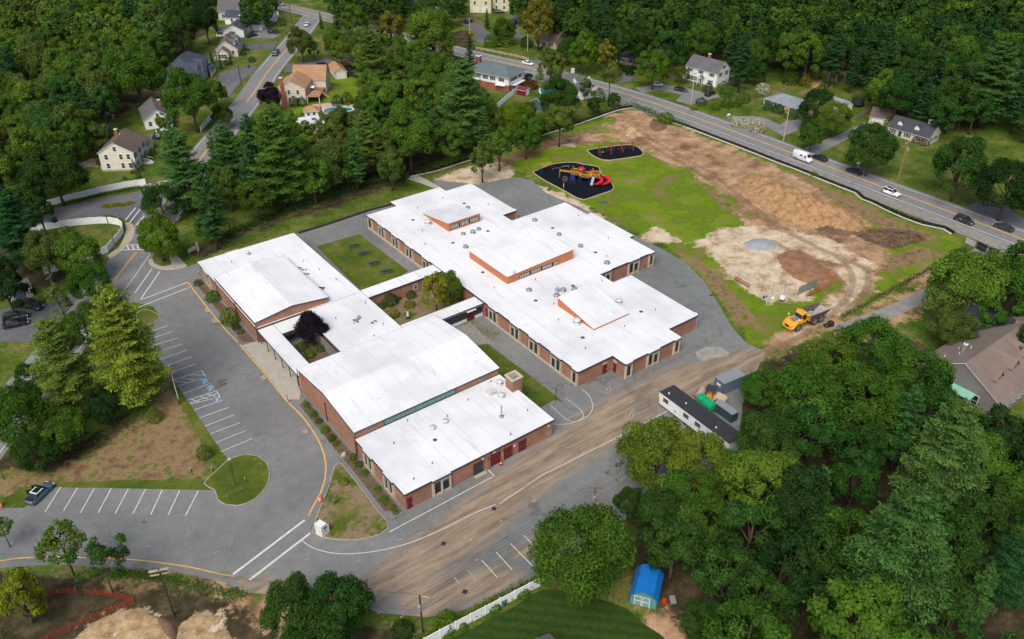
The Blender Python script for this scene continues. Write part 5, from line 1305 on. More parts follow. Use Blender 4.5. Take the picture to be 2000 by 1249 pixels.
WOODS = [
 ('nw', [[(-60,-30),(120,-42),(330,-42),(330,20),(318,95),(235,105),(190,200),(215,235),(120,262),(70,300),(-60,330)]], 6.1, 'tree of the dense broadleaf wood behind the cream house', .08),
 ('north', [[(330,-44),(415,-44),(415,-12),(330,20)],[(470,-42),(530,-42),(528,18),(480,22),(466,2)],[(640,-40),(900,-44),(895,2),(840,20),(740,28),(660,24)],[(1000,-44),(1085,-44),(1085,0),(1010,0)]], 7.0, 'tree among the far houses at the top of the view', .2),
 ('ne', [[(1085,-42),(1600,-42),(2060,-42),(2060,215),(1985,215),(1930,200),(1850,215),(1775,200),(1735,165),(1690,122),(1600,112),(1500,95),(1450,120),(1440,88),(1330,72),(1320,95),(1260,82),(1190,88),(1100,60)]], 6.4, 'tree of the dark wood behind the main road houses', .16),
 ('mid', [[(645,65),(720,58),(800,80),(880,110),(950,170),(968,235),(930,252),(870,262),(760,302),(690,312),(655,262),(690,225),(700,165),(760,150),(680,95)]], 6.2, 'tree in the clump between the school lawn and the houses', .12),
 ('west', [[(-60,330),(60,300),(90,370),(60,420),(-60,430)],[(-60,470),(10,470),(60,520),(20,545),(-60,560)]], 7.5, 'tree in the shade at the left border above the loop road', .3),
 ('se', [[(1480,1000),(1510,920),(1510,840),(1580,770),(1670,660),(1740,650),(1810,690),(1850,770),(1920,830),(2060,790),(2060,1330),(1420,1330),(1400,1240),(1400,1150),(1385,1080),(1330,1040)],[(1225,1000),(1300,960),(1400,960),(1410,1060),(1340,1050),(1262,1010)]], 5.7, 'tree of the dark grove at the lower right', .08),
 ('east', [[(1950,500),(2060,480),(2060,640),(2010,620),(1930,610)]], 7.5, 'tree behind the grey dormered house', .1),
 ('row', [[(390,285),(440,250),(520,225),(600,212),(650,222),(690,290),(600,326),(520,348),(470,368),(400,385),(370,340)],[(1130,215),(1040,235),(985,270),(930,290),(960,250),(1040,210)]], 5.8, 'tree filling the row between the school lawn and the cottages', .12)]
cands = []
taken = [(o.location.x, o.location.y) for o in list(C.objects) if o.parent is None and o.get('category') in ('tree', 'pine tree', 'spruce tree')]
for k, (nm, polys, spc, lab, pfrac) in enumerate(WOODS):
 pts = fill(polys, spc, None, 11.0, 100+k, [(x, y) for x, y in taken] if nm != 'nw' else [])
 for x, y in pts:
  cands.append((depth(Vector((x, y, 10))), x, y, nm, lab, pfrac))
cands.sort()
far, nb, npn = [], 0, 0
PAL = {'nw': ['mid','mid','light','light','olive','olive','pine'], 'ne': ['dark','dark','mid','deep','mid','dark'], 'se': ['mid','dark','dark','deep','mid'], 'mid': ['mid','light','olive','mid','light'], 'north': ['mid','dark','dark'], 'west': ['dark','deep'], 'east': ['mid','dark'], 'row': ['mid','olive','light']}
HT = {'nw': .86, 'ne': .95, 'se': .82, 'mid': .78, 'north': .72, 'west': .75, 'east': .7, 'row': .68}
for d, x, y, nm, lab, pf in cands:
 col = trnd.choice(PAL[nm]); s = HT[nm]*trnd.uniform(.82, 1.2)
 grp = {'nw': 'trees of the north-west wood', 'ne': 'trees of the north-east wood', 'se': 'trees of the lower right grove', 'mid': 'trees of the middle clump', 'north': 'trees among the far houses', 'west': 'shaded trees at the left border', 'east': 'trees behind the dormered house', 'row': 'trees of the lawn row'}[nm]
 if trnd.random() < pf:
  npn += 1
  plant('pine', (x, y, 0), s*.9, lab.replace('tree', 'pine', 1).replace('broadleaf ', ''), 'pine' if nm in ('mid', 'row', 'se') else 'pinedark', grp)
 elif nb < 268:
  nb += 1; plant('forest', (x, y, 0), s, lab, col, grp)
 else: far.append((x, y, s, col))
print('woods', len(cands), 'broadleaf', nb, 'pines', npn, 'far', len(far))
# the farthest part of the woods, past counting, as one mass
if far:
 VV, FF, TT, o = [], [], [], 0
 for x, y, s, col in far:
  pr = PROTO['forest'][trnd.randrange(5)]; me = pr['crown']; n = len(me.vertices)
  co = np.empty(n*3); me.vertices.foreach_get('co', co); co = co.reshape(-1, 4, 3)
  tc = np.empty(n*4, np.float32); me.attributes['tint'].data.foreach_get('color', tc); tc = tc.reshape(-1, 4, 4)
  sel = slice(0, None, 7); co = co[sel].copy(); tc = tc[sel].copy()
  cc = co.mean(1, keepdims=True); co = cc+(co-cc)*2.2
  a = trnd.uniform(0, 6.28); ca, sa = math.cos(a), math.sin(a)
  co = co*s; co = np.stack([co[..., 0]*ca-co[..., 1]*sa+x, co[..., 0]*sa+co[..., 1]*ca+y, co[..., 2]], -1)
  tc[..., :3] *= np.array(G[col])*trnd.uniform(.88, 1.14)
  VV.append(co.reshape(-1, 3)); TT.append(tc.reshape(-1, 4))
 V = np.concatenate(VV); T = np.concatenate(TT); n = len(V)//4
 me = bpy.data.meshes.new('far_wood'); me.vertices.add(len(V)); me.vertices.foreach_set('co', V.ravel())
 me.loops.add(4*n); me.loops.foreach_set('vertex_index', np.arange(4*n, dtype=np.int32))
 me.polygons.add(n); me.polygons.foreach_set('loop_start', np.arange(0, 4*n, 4, dtype=np.int32))
 at = me.attributes.new('tint', 'FLOAT_COLOR', 'POINT'); at.data.foreach_set('color', T.ravel().astype(np.float32))
 me.materials.append(M['leaf']); me.update(calc_edges=True)
 o = put('far_wood', me); o.color = (1, 1, 1, 1); tag(o, 'farthest treetops of the woods reading as one mass', 'woods', None, 'stuff')
 print('far quads', n)
# ------------------------------------------------------------------ houses
_wc = {}
def win_mesh(w, h, frame, glass, bars=1):
 k = (w, h, frame, glass, bars)
 if k not in _wc:
  f = .1; mb = MB()
  mb.box(-w/2-f, -w/2, -.06, 0, -f, h+f); mb.box(w/2, w/2+f, -.06, 0, -f, h+f)
  mb.box(-w/2, w/2, -.06, 0, -f, 0); mb.box(-w/2, w/2, -.06, 0, h, h+f)
  for i in range(bars): mb.box(-w/2, w/2, -.05, 0, h*(i+1)/(bars+1)-.03, h*(i+1)/(bars+1)+.03)
  g = MB(); g.box(-w/2, w/2, -.028, -.004, 0, h)
  sh = MB(); sh.box(-.19, .19, -.05, -.003, -.05, h+.05)
  _wc[k] = (mb.mesh('window', frame), g.mesh('pane', glass), sh)
 return _wc[k]
_sh = {}
def house(name, label, A, ang, w, d, ze, zr, ridge, wall, roof, over=.35, cat='house', wins=(), shutter=None, chim=None, hip=False, z0=0, base=None, frame='white', glass='glass_blue', trim='white', wall_top=None):
 """A: front left corner on the ground; local x along the front, y to the back"""
 t = thing(name, label, cat, (A[0], A[1], z0), R_(ang))
 add_block(t, 0, 0, w, d, ze, zr, ridge, wall, roof, over, hip, trim, base)
 for wn in wins: add_windows(t, w, d, *wn, shutter=shutter, frame=frame, glass=glass)
 if chim: add_chimney(t, *chim)
 return t
def add_block(t, x0, y0, x1, y1, ze, zr, ridge, wall, roof, over=.35, hip=False, trim='white', base=None, z0=-.05):
 mb = MB(); cx, cy = (x0+x1)/2, (y0+y1)/2; th = .16
 hh = ze-.12
 if hip or ridge is None: mb.box(x0, x1, y0, y1, z0, hh)
 elif ridge == 'y': mb.extr([(x0,z0),(x1,z0),(x1,hh),(cx,zr-.12),(x0,hh)], 'y', y0, y1)
 else: mb.extr([(y0,z0),(y1,z0),(y1,hh),(cy,zr-.12),(y0,hh)], 'x', x0, x1)
 mb.build('wall', wall, t)
 if base:
  b = MB(); b.box(x0-.04, x1+.04, y0-.04, y1+.04, z0, base[0]); b.build('foundation', base[1], t)
 o = over; mb = MB()
 if hip:
  a, b_, c, e = x0-o, x1+o, y0-o, y1+o; dz = 0; h_ = zr-ze
  if x1-x0 >= y1-y0: r0, r1 = (a+(e-c)/2*.9, cy), (b_-(e-c)/2*.9, cy)
  else: r0, r1 = (cx, c+(b_-a)/2*.9), (cx, e-(b_-a)/2*.9)
  V = [(a,c,ze-.1),(b_,c,ze-.1),(b_,e,ze-.1),(a,e,ze-.1),(a,c,ze+.02),(b_,c,ze+.02),(b_,e,ze+.02),(a,e,ze+.02),(r0[0],r0[1],zr),(r1[0],r1[1],zr)]
  side = [(0,1,5,4),(1,2,6,5),(2,3,7,6),(3,0,4,7)]
  tops = [(4,5,9,8),(5,6,9),(6,7,8,9),(7,4,8)] if x1-x0 >= y1-y0 else [(4,5,8),(5,6,9,8),(6,7,9),(7,4,8,9)]
  mb.add(V, [(3,2,1,0)]+side, 1); mb.add(V, tops, 0)
  # ridge cap
  mb.tube([(*r0, zr+.03), (*r1, zr+.03)], .07, 5)
 elif ridge is not None:
  c = cx if ridge == 'y' else cy; lo, hi = (x0, x1) if ridge == 'y' else (y0, y1)
  sl = (zr-ze)/((hi-lo)/2); e0, e1 = lo-o, hi+o; zz = ze-sl*o
  prof = [(e0,zz-th+.04),(c,zr-th),(e1,zz-th+.04),(e1,zz),(c,zr),(e0,zz)]
  s0, s1 = (y0-.22, y1+.22) if ridge == 'y' else (x0-.22, x1+.22)
  n = 6; P = (lambda u, z, q: (u, q, z)) if ridge == 'y' else (lambda u, z, q: (q, u, z))
  V = [P(u, z, s0) for u, z in prof]+[P(u, z, s1) for u, z in prof]
  mb.add(V, [(3,4,10,9),(4,5,11,10)], 0)
  mb.add(V, [(0,1,7,6),(1,2,8,7),(2,3,9,8),(5,0,6,11),(0,5,4,1),(1,4,3,2),(6,7,10,11),(7,8,9,10)], 1)
 else:
  mb.box(x0-o, x1+o, y0-o, y1+o, ze-.1, zr)
 r = mb.build('roof', [roof, trim], t)
 return r
def add_windows(t, w, d, face, us, z, ww=.9, hh=1.35, shutter=None, frame='white', glass='glass_blue', off=0):
 fm, gm, _ = win_mesh(ww, hh, frame, glass)
 for u in us:
  loc, rz = {'F': ((u, -.004-off, z), 0), 'B': ((w-u, d+.004+off, z), math.pi), 'R': ((w+.004+off, u, z), math.pi/2), 'L': ((-.004-off, d-u, z), -math.pi/2)}[face]
  o = put('window', fm, t, loc, rz); put('pane', gm, o)
  if shutter:
   k = (hh, shutter)
   if k not in _sh:
    mb = MB(); mb.box(-.2, .2, -.05, -.003, -.06, hh+.06); _sh[k] = mb.mesh('shutter', shutter)
   for s in (-1, 1):
    dx = s*(ww/2+.34); c, n = math.cos(rz), math.sin(rz)
    put('shutter', _sh[k], t, (loc[0]+dx*c, loc[1]+dx*n, z), rz)
def add_door(t, w, d, face, u, hh=2.05, ww=.95, mat='dark', z=.15):
 mb = MB(); mb.box(-ww/2, ww/2, -.05, -.004, 0, hh)
 loc, rz = {'F': ((u, -.004, z), 0), 'R': ((w+.004, u, z), math.pi/2), 'L': ((-.004, d-u, z), -math.pi/2)}[face]
 o = mb.build('door', mat, t, loc, rz)
 m2 = MB(); m2.box(-ww/2-.1, -ww/2, -.06, 0, 0, hh+.1); m2.box(ww/2, ww/2+.1, -.06, 0, 0, hh+.1); m2.box(-ww/2, ww/2, -.06, 0, hh, hh+.1)
 m2.build('door_frame', 'white', o); return o
def add_chimney(t, x, y, s, z0, z1, mat='brick_red', cap='white'):
 mb = MB(); mb.box(x-s, x+s, y-s, y+s, z0, z1); o = mb.build('chimney', mat, t)
 m2 = MB(); m2.box(x-s*1.12, x+s*1.12, y-s*1.12, y+s*1.12, z1+.002, z1+.18); m2.build('chimney_cap', cap, o)
 m3 = MB(); m3.lathe([(s*.35, z1+.182), (s*.3, z1+.5)], 7, (x, y)); m3.build('flue', 'dark', o)
def add_dormer(t, x, y, z, w, h, dep, wall, roof):
 """gabled dormer facing the front (-y) whose foot is at (x,y,z)"""
 mb = MB(); mb.extr([(x-w/2,z),(x+w/2,z),(x+w/2,z+h),(x,z+h+w*.42),(x-w/2,z+h)], 'y', y, y+dep)
 o = mb.build('dormer', wall, t)
 rb = MB(); e = .16; k = w*.42
 prof = [(x-w/2-e,z+h-e*.84),(x,z+h+k),(x+w/2+e,z+h-e*.84),(x+w/2+e,z+h-e*.84+.1),(x,z+h+k+.1),(x-w/2-e,z+h-e*.84+.1)]
 rb.extr(prof, 'y', y-.15, y+dep+.3); rb.build('dormer_roof', roof, o)
 fm, gm, _ = win_mesh(w*.42, h*.8, 'white', 'glass_blue'); q = put('window', fm, o, (x, y-.004, z+h*.18))
 g = MB(); g.box(x-w*.2, x+w*.2, y-.035, y-.012, z+h*.2, z+h*.95)
def porch(t, x0, x1, y0, y1, zt, roof='white', posts=True):
 mb = MB(); mb.box(x0, x1, y0, y1, zt, zt+.18); mb.build('porch_roof', roof, t)
 if posts:
  for px_ in (x0+.12, x1-.12):
   m = MB(); m.box(px_-.07, px_+.07, y0+.05, y0+.19, 0, zt); m.build('porch_post', 'white', t)
 m = MB(); m.box(x0, x1, y0, y1, -.02, .18); m.build('porch_step', 'concrete', t)
def steps(t, x0, x1, y, n=3):
 for k in range(n):
  m = MB(); m.box(x0, x1, y-.3*(k+1), y-.3*k, -.02, .17*(n-k)); m.build('step', 'concrete', t)

# cream colonial at the left
h = house('colonial_house', 'cream two storey colonial with brown roof beside the loop road', (41.6,245.7), -33, 9.4, 11.0, 5.55, 8.3, 'y', 'cream', 'sh_brown', wins=[('F',(1.9,5.9,7.9),.9,.85,1.35),('F',(1.9,5.9,7.9),3.5,.85,1.35),('F',(4.7,),5.9,.8,1.2)], base=(.45,'concrete'))
add_windows(h, 9.4, 11, 'R', (1.6,5.2,8.8), 3.4, .9, 1.35, 'black'); add_windows(h, 9.4, 11, 'R', (1.9,8.6), .85, .9, 1.35, 'black'); add_door(h, 9.4, 11, 'R', 5.2, mat='dark', z=.7)
add_chimney(h, 2.6, 9.4, .4, 6.0, 8.6); mb = MB(); mb.tube([(4.7,6.0,8.2),(4.7,6.0,8.75)], .09, 6); mb.build('vent_pipe', 'white', h)
mb = MB(); mb.box(9.42,11.2,4.2,6.2,.0,.68); mb.build('porch', 'white', h)
for k in range(4):
 mb = MB(); mb.box(11.2+k*.3,11.5+k*.3,4.5,5.9,0,.68-.17*(k+.0)-.02); mb.build('step', 'white', h)
for y in (4.35, 6.05):
 mb = MB(); mb.tube([(9.5,y,1.6),(11.2,y,1.6),(12.3,y,1.0)], .05, 4)
 for q in range(6): mb.tube([(9.7+q*.3,y,.68),(9.7+q*.3,y,1.6)], .025, 4)
 mb.build('railing', 'white', h)
add_block(h, 2.2, 11.25, 9.2, 17.0, 2.7, 4.7, 'y', 'cream', 'sh_brown')
mb = MB(); mb.box(9.22,9.28,12.5,15.6,.05,2.3); mb.build('garage_door', 'white', h)
mb = MB(); mb.prism([(-.9,1.2),(-.05,.9),(-.05,2.4),(-.9,2.1)], 0, .9); mb.build('bulkhead', 'gsiding', h)
# white cape behind it
h = house('cape_house', 'small white cape house half hidden by a round tree, beside the blue van', (61.1,270.3), -11, 8.3, 13, 3.0, 5.9, 'y', 'wsiding', 'sh_grey', wins=[('F',(4.1,),3.6,.8,1.0),('F',(1.6,),1.0),('R',(2,5,8),1.0)])
add_block(h, 3.4, -3.2, 7.6, -.05, 2.3, 2.9, None, 'wsiding', 'sh_dark'); add_windows(h, 8.3, 13, 'F', (4.2,5.5,6.8), .9, .9, 1.1, off=3.2)
add_chimney(h, 5.8, 6.5, .4, 4.6, 6.6)
# blue-grey house
h = house('hip_roof_house', 'blue-grey two storey house with slate hip roof and white trimmed front gables', (87.7,299.9), 56, 18.5, 10.5, 5.3, 9.0, 'x', 'bluegrey', 'sh_navy', hip=True, wins=[('F',(2.0,4.4,9.4),3.5),('F',(2.0,4.4,9.4),.9),('F',(13.4,15.8),3.5),('L',(3,7),3.5),('L',(3,7),.9)])
for gx, gw in ((3.2,5.2),(9.4,4.2)):
 mb = MB(); mb.extr([(gx-gw/2,.0),(gx+gw/2,.0),(gx+gw/2,5.3),(gx,5.3+gw*.48),(gx-gw/2,5.3)], 'y', -.9, -.02); mb.build('gable_wall', 'bluegrey', h)
 mb = MB(); k = gw*.48; mb.extr([(gx-gw/2-.3,5.05),(gx,5.3+k),(gx+gw/2+.3,5.05),(gx+gw/2+.3,5.2),(gx,5.45+k),(gx-gw/2-.3,5.2)], 'y', -1.1, 3.5); mb.build('gable_roof', ['sh_navy'], h)
 for s in (-1, 1):
  mb = MB(); mb.extr([(gx+s*(gw/2+.3),5.02),(gx,5.27+k),(gx,5.02+k),(gx+s*(gw/2+.2),4.8)], 'y', -1.05, -.92); mb.build('bargeboard', 'white', h)
  mb = MB(); mb.box(gx+s*gw/2-.1, gx+s*gw/2+.1, -.97, -.88, 0, 5.1); mb.build('corner_board', 'white', h)
 add_windows(h, 18.5, 10.5, 'F', (gx-.9, gx+.9), 3.5, off=.9); add_windows(h, 18.5, 10.5, 'F', (gx-.9, gx+.9), .9, off=.9)
mb = MB(); mb.box(11.6,18.3,-2.4,-.02,2.75,2.95); mb.build('porch_roof', 'sh_navy', h)
for x in (11.8,14,16.2,18.1):
 mb = MB(); mb.box(x-.1,x+.1,-2.3,-2.1,0,2.75); mb.build('porch_post', 'white', h)
mb = MB(); mb.box(11.6,18.3,-2.35,-2.25,.3,1.2); mb.build('railing', 'white', h)
# beige bungalow, white ranches and the houses behind
h = house('bungalow', 'beige bungalow with a sunroom and white dormers beside the street', (106.7,330.7), -30, 7.9, 14, 3.0, 6.0, 'y', 'beige', 'sh_grey', wins=[('F',(6.2,),1.0),('R',(2,5,8,11.5),1.0)])
add_block(h, .9, -4.2, 5.0, -.05, 2.7, 4.3, 'y', 'beige', 'sh_grey'); add_windows(h, 7.9, 14, 'F', (1.9,2.95,4.0), .8, .95, 1.3, off=4.2); add_chimney(h, 3.4, 7, .45, 5, 7.0)
for y in (3.5, 9.5):
 mb = MB(); mb.extr([(y-.9,3.7),(y+.9,3.7),(y+.9,4.9),(y,5.6),(y-.9,4.9)], 'x', 5.0, 7.0); o = mb.build('dormer', 'beige', h)
 mb = MB(); mb.extr([(y-1.1,4.75),(y,5.6),(y+1.1,4.75),(y+1.1,4.87),(y,5.75),(y-1.1,4.87)], 'x', 4.2, 7.2); mb.build('dormer_roof', 'sh_grey', o)
h = house('ranch_house', 'white ranch with navy roof and pale chimney, facing the street', (119.3,355.9), -40, 8.3, 15, 2.9, 4.9, 'y', 'wsiding', 'sh_navy', wins=[('F',(4.3,),1.1,.8,1.2),('R',(1.5,3.5,9),1.0)], chim=(4.3,10.5,.6,4.3,6.0,'cream','cream'))
add_block(h, -3.6, .8, -.05, 5.8, 2.2, 3.2, 'x', 'wsiding', 'sh_navy'); add_windows(h, 8.3, 15, 'F', (-2.6,-1.3), .9, .9, 1.1, off=-.8)
add_block(h, 8.4, 10.2, 12.6, 15.2, 2.7, 4.2, 'x', 'wsiding', 'sh_navy'); mb = MB(); mb.box(9,12,10.12,10.19,.05,2.2); mb.build('garage_door', 'white', h)
q = S(438, 34, 3.0)
h = house('long_ranch_house', 'long white house with navy roof just behind the pale chimney ranch', (q.x,q.y), -38, 20.5, 8, 3.0, 5.0, 'x', 'wsiding', 'sh_navy', wins=[('F',(3,6,9,14,17),1.0),('R',(2,5),1.0)])
q = S(425, 24, 3.5)
h = house('beige_house', 'beige cross gabled house with brick chimney at the top edge', (q.x,q.y), -30, 13, 12, 3.6, 7.2, 'x', 'beige', 'sh_grey', wins=[('F',(2,5,8),1.0),('R',(3,7),1.2)])
add_block(h, 7.2, -3.5, 13, -.05, 3.3, 6.0, 'y', 'beige', 'sh_grey'); add_chimney(h, 11, 6, .9, 5, 8.0)
# tan-roofed colonial with pool
h = house('tan_roof_house', 'two storey tan house with orange-tan roof, brick gable chimney and a deck', (103.9,267.2), -37, 8.9, 11.0, 5.4, 7.8, 'y', 'tan', 'sh_tan', wins=[('F',(3.6,6.5),3.4),('F',(3.6,6.5),.9),('R',(2,4.5,7),3.5),('R',(2,7.2),.9)])
add_block(h, 2.5, 11.1, 13.6, 19.0, 5.0, 8.6, 'x', 'tan', 'sh_tan'); add_windows(h, 13.6, 19, 'R', (13.5,16.5), 3.6); add_windows(h, 13.6, 19, 'R', (13.2,15.2,17.2), .9)
mb = MB(); mb.box(.9,2.5,-.75,-.03,0,4.5); mb.box(1.15,2.1,-.7,-.03,4.5,8.9); c_ = mb.build('chimney', 'brick_red', h)
mb = MB(); mb.box(1.05,2.2,-.8,.07,8.902,9.1); mb.build('chimney_cap', 'white', c_)
mb = MB(); mb.box(9.0,13.2,5.2,11.0,1.9,2.1); o = mb.build('deck', plain('red_deck', (.28,.12,.085), .8, .2, 2), h)
for x in (9.3,11.2,13.0):
 mb = MB(); mb.box(x-.08,x+.08,5.3,5.46,0,1.9); mb.build('deck_post', 'wood', o)
for k in range(7):
 mb = MB(); mb.box(13.2+k*.3,13.5+k*.3,5.6,7.0,1.75-k*.26,1.85-k*.26); mb.build('stair_tread', 'woodpale', o)
mb = MB(); mb.extr([(9.1,2.35),(13.4,2.35),(13.4,2.5),(11.2,3.2),(9.1,2.5)], 'y', .2, 5.0); mb.build('porch_roof', 'sh_tan', h)
for x, y in ((9.3,.4),(13.2,.4)):
 mb = MB(); mb.box(x-.08,x+.08,y-.08,y+.08,0,2.35); mb.build('porch_post', 'white', h)
mb = MB(); mb.extr([(6.2,3.4),(7.8,3.4),(7.0,3.95)], 'x', 8.95, 10.6); mb.build('awning', 'white', h)
house('garage', 'detached tan garage with white door behind the tan-roofed house', (130.5,279.2), -15, 4.2, 10.2, 2.6, 4.1, 'y', 'tan', 'sh_tan', cat='garage', wins=[('L',(3,6),1.1,.8,.9)])
h = bpy.context.scene.objects['garage']; mb = MB(); mb.box(.6,3.6,-.06,-.004,.05,2.2); mb.build('garage_door', 'white', h)
q = S(596, 232); house('pool_house', 'small square hip roofed pool house beside the pink patio', (q.x,q.y), -25, 4.2, 3.6, 2.2, 3.5, 'x', 'wsiding', 'sh_tan', hip=True, cat='shed', wins=[('F',(1.2,3.0),.9,.8,.9)])
h = house('cottage', 'white roofed cottage with one skylight beside the tall pine row', (98.2,237.6), -11, 6.8, 6.0, 3.0, 4.4, 'x', 'peach', 'sh_white', wins=[('F',(2.6,3.7,5.6),.7,.9,1.6)], glass='glass')
mb = MB(); mb.box(3.6,4.8,1.2,2.3,3.75,3.95); mb.build('skylight', 'glass_blue', h); add_block(h, -5.5, -2, -.2, 4, 2.7, 4.2, 'x', 'wsiding', 'sh_white')
# green-roofed ranch with brick ground floor
h = house('hip_roof_ranch', 'raised ranch with grey-green hip roof over white and brick walls', (165.4,247.6), -68, 17.5, 10.5, 5.0, 7.4, 'x', 'wsiding', 'sh_green', hip=True, over=.7, wins=[('F',(2.5,5,8,11,14.5),3.2,1.0,1.1),('R',(2.2,4.4,7.4),3.2,1.0,1.1),('R',(2.5,7),.6,1.0,1.0)], shutter='black', base=(2.2,'brick_red'), chim=(1.5,6.0,.7,5,8.4))
mb = MB(); mb.box(17.55,19.2,1.5,8.5,2.0,2.15); mb.build('deck', 'white', h)
h = house('cape_house', 'white cape house with pale chimneys against the main road by the pool', (188.6,222.7), -98, 12.3, 6.6, 3.2, 5.9, 'x', 'wsiding', 'sh_grey', wins=[('F',(2,5,8),1.0),('R',(1.6,4.6),1.0),('R',(2.6,4.2),3.6,.7,1.0)], shutter='dark', chim=(1.2,3.3,.45,5,6.9,'white','white'))
add_dormer(h, 6.3, .9, 3.8, 1.7, 1.2, 1.6, 'wsiding', 'sh_grey'); add_chimney(h, 11.2, 3.3, .35, 5.2, 6.7, 'white', 'white')
q = S(1010, 185); h = house('barn_shed', 'little dark red barn shaped shed with white front by the white fence', (q.x,q.y), -70, 3.4, 2.6, 1.9, 2.9, 'x', 'reddoor', 'reddoor', cat='shed', over=.12)
mb = MB(); mb.box(3.41,3.47,.3,2.3,.1,2.3); mb.build('door', 'white', h)
q = S(1036, 212); house('shed', 'dark grey roofed shed among the trees behind the silt fence', (q.x,q.y), -75, 5.2, 5.0, 2.5, 4.0, 'y', 'slate', 'sh_dark', cat='shed')
h = house('peach_bungalow', 'peach bungalow with dark roof behind the golden maple', (213.4,270.3), -68, 10, 9.5, 2.7, 5.6, 'x', 'peach', 'sh_brown', wins=[('F',(2,4.4,7.6),.9)], shutter='dark', chim=(6.5,6.2,.5,4.5,6.8))
q = S(918, 25); h = house('yellow_house', 'pale yellow two storey house with white garage doors at the top border', (q.x,q.y), -42, 9.5, 9, 5.6, 9.0, 'y', 'yellowhouse', 'sh_brown', wins=[('F',(2.2,7.2),3.6)])
for x in (2.6, 6.6):
 mb = MB(); mb.box(x-1.4,x+1.4,-.07,-.005,.05,2.4); mb.build('garage_door', 'white', h)
add_block(h, 9.6, 4, 21, 13, 5.8, 9.2, 'x', 'yellowhouse', 'sh_brown'); add_windows(h, 9.5, 9, 'F', (11.5,15,19), 3.5, off=-4); add_windows(h, 9.5, 9, 'F', (11.5,15,19), .9, off=-4)
q = S(820, 40); house('hidden_house', 'house with brick chimney mostly hidden by the trees beyond the main road', (q.x,q.y), -50, 11, 8, 2.8, 5.2, 'x', 'wsiding', 'sh_green', wins=[('F',(2,5,8),1)], chim=(2,4,.6,4,7))
h = house('grey_ranch', 'low cream ranch with grey roof across the main road, behind a thin yellowing tree', (225,234.9), -79, 14, 9, 2.7, 4.9, 'x', 'cream', 'sh_grey', wins=[('F',(1.6,2.6,6.8,8.2,9.6),.9,.9,1.3)], shutter='bluegrey', chim=(5,5.5,.45,4.2,5.8))
add_block(h, 8.5, 9.05, 14, 13, 2.7, 5.2, 'y', 'cream', 'sh_grey'); porch(h, 3.6, 5.8, -1.4, -.02, 2.3)
# white colonial
h = house('colonial_house', 'big white colonial with grey roof and a red front door', (229.9,204.3), -82, 13, 7.9, 5.4, 8.4, 'x', 'wsiding', 'sh_grey', wins=[('F',(1.9,6.4,10.9),3.7),('F',(1.9,4.0,10.6),.9),('R',(2.2,5.9),3.7),('R',(4.9,),.95,1.2,.7),('R',(4.0,),6.1,.8,1.0)], shutter='dark', chim=(6.4,4.3,.42,7.4,9.6), base=(.35,'bluegrey'))
add_door(h, 13, 7.9, 'F', 7.0, mat='reddoor', z=.3); mb = MB(); mb.extr([(5.9,2.6),(8.1,2.6),(7.0,3.5)], 'y', -1.5, -.02); mb.build('portico', 'white', h)
for x in (6.05, 7.95):
 mb = MB(); mb.box(x-.08,x+.08,-1.4,-1.24,0,2.6); mb.build('porch_post', 'white', h)
mb = MB(); mb.extr([(7.9,2.75),(8.25,2.6),(7.05,3.62),(7.0,3.5)], 'y', -1.55, -.02); mb.build('portico_roof', 'sh_green', h)
mb = MB(); mb.extr([(-1.2,2.4),(-.02,2.4),(-.02,3.3)], 'x', -.2, 3.2)
add_block(h, -2.0, .3, -.05, 6, 2.3, 3.0, None, 'wsiding', 'sh_grey')
# slate cottage and garage
h = house('slate_cottage', 'low slate blue cottage with pale roof, white windows and a yellow door', (230.9,169.8), -88, 12.2, 8.9, 2.6, 4.3, 'x', 'slate', 'sh_pale', hip=True, wins=[('F',(2.3,3.3),.8,.8,1.3),('F',(5.6,6.6,7.6),.5,.85,1.6)])
add_door(h, 12.2, 8.9, 'F', 9.0, mat='amber'); mb = MB()
for x in (.08, 12.12): mb.box(x-.1,x+.1,-.05,-.004,0,2.5)
for k, x in enumerate((.08, 12.12)):
 mb = MB(); mb.box(x-.1,x+.1,-.06,-.004,0,2.45); mb.build('corner_board', 'white', h)
h = house('garage', 'white garage with pale grey roof behind the dark yew', (244.2,148.9), 0, 4.9, 7.0, 2.6, 4.2, 'y', 'wsiding', 'sh_pale', cat='garage', wins=[('R',(2.2,),.9,.9,1.1)])
# cape with two dormers
h = house('cape_house', 'beige cape house with two white dormers and white chimney', (241.7,131.2), -85, 12.9, 6.8, 2.5, 5.2, 'x', 'beige', 'sh_dark', wins=[('F',(1.6,6.3,10.2),.75,.85,1.25),('R',(1.8,4.8),.8,.9,1.2)], shutter='dark', chim=(10.2,4.6,.45,4.2,6.0,'white','white'))
add_door(h, 12.9, 6.8, 'F', 4.0, mat='dark', z=.2)
for x in (2.9, 8.2): add_dormer(h, x, 1.0, 3.05, 1.5, 1.0, 1.7, 'wsiding', 'sh_dark')
add_block(h, 3.0, 6.85, 6.5, 9.8, 2.4, 3.9, 'y', 'beige', 'sh_dark')
h = house('garage', 'garage with charcoal roof and white door left of the dormered cape house', (245,139.8), -67, 6.2, 7.2, 2.4, 4.3, 'x', 'beige', 'sh_brown', cat='garage')
mb = MB(); mb.box(.8,4.2,-.07,-.004,.05,2.1); mb.build('garage_door', 'white', h)
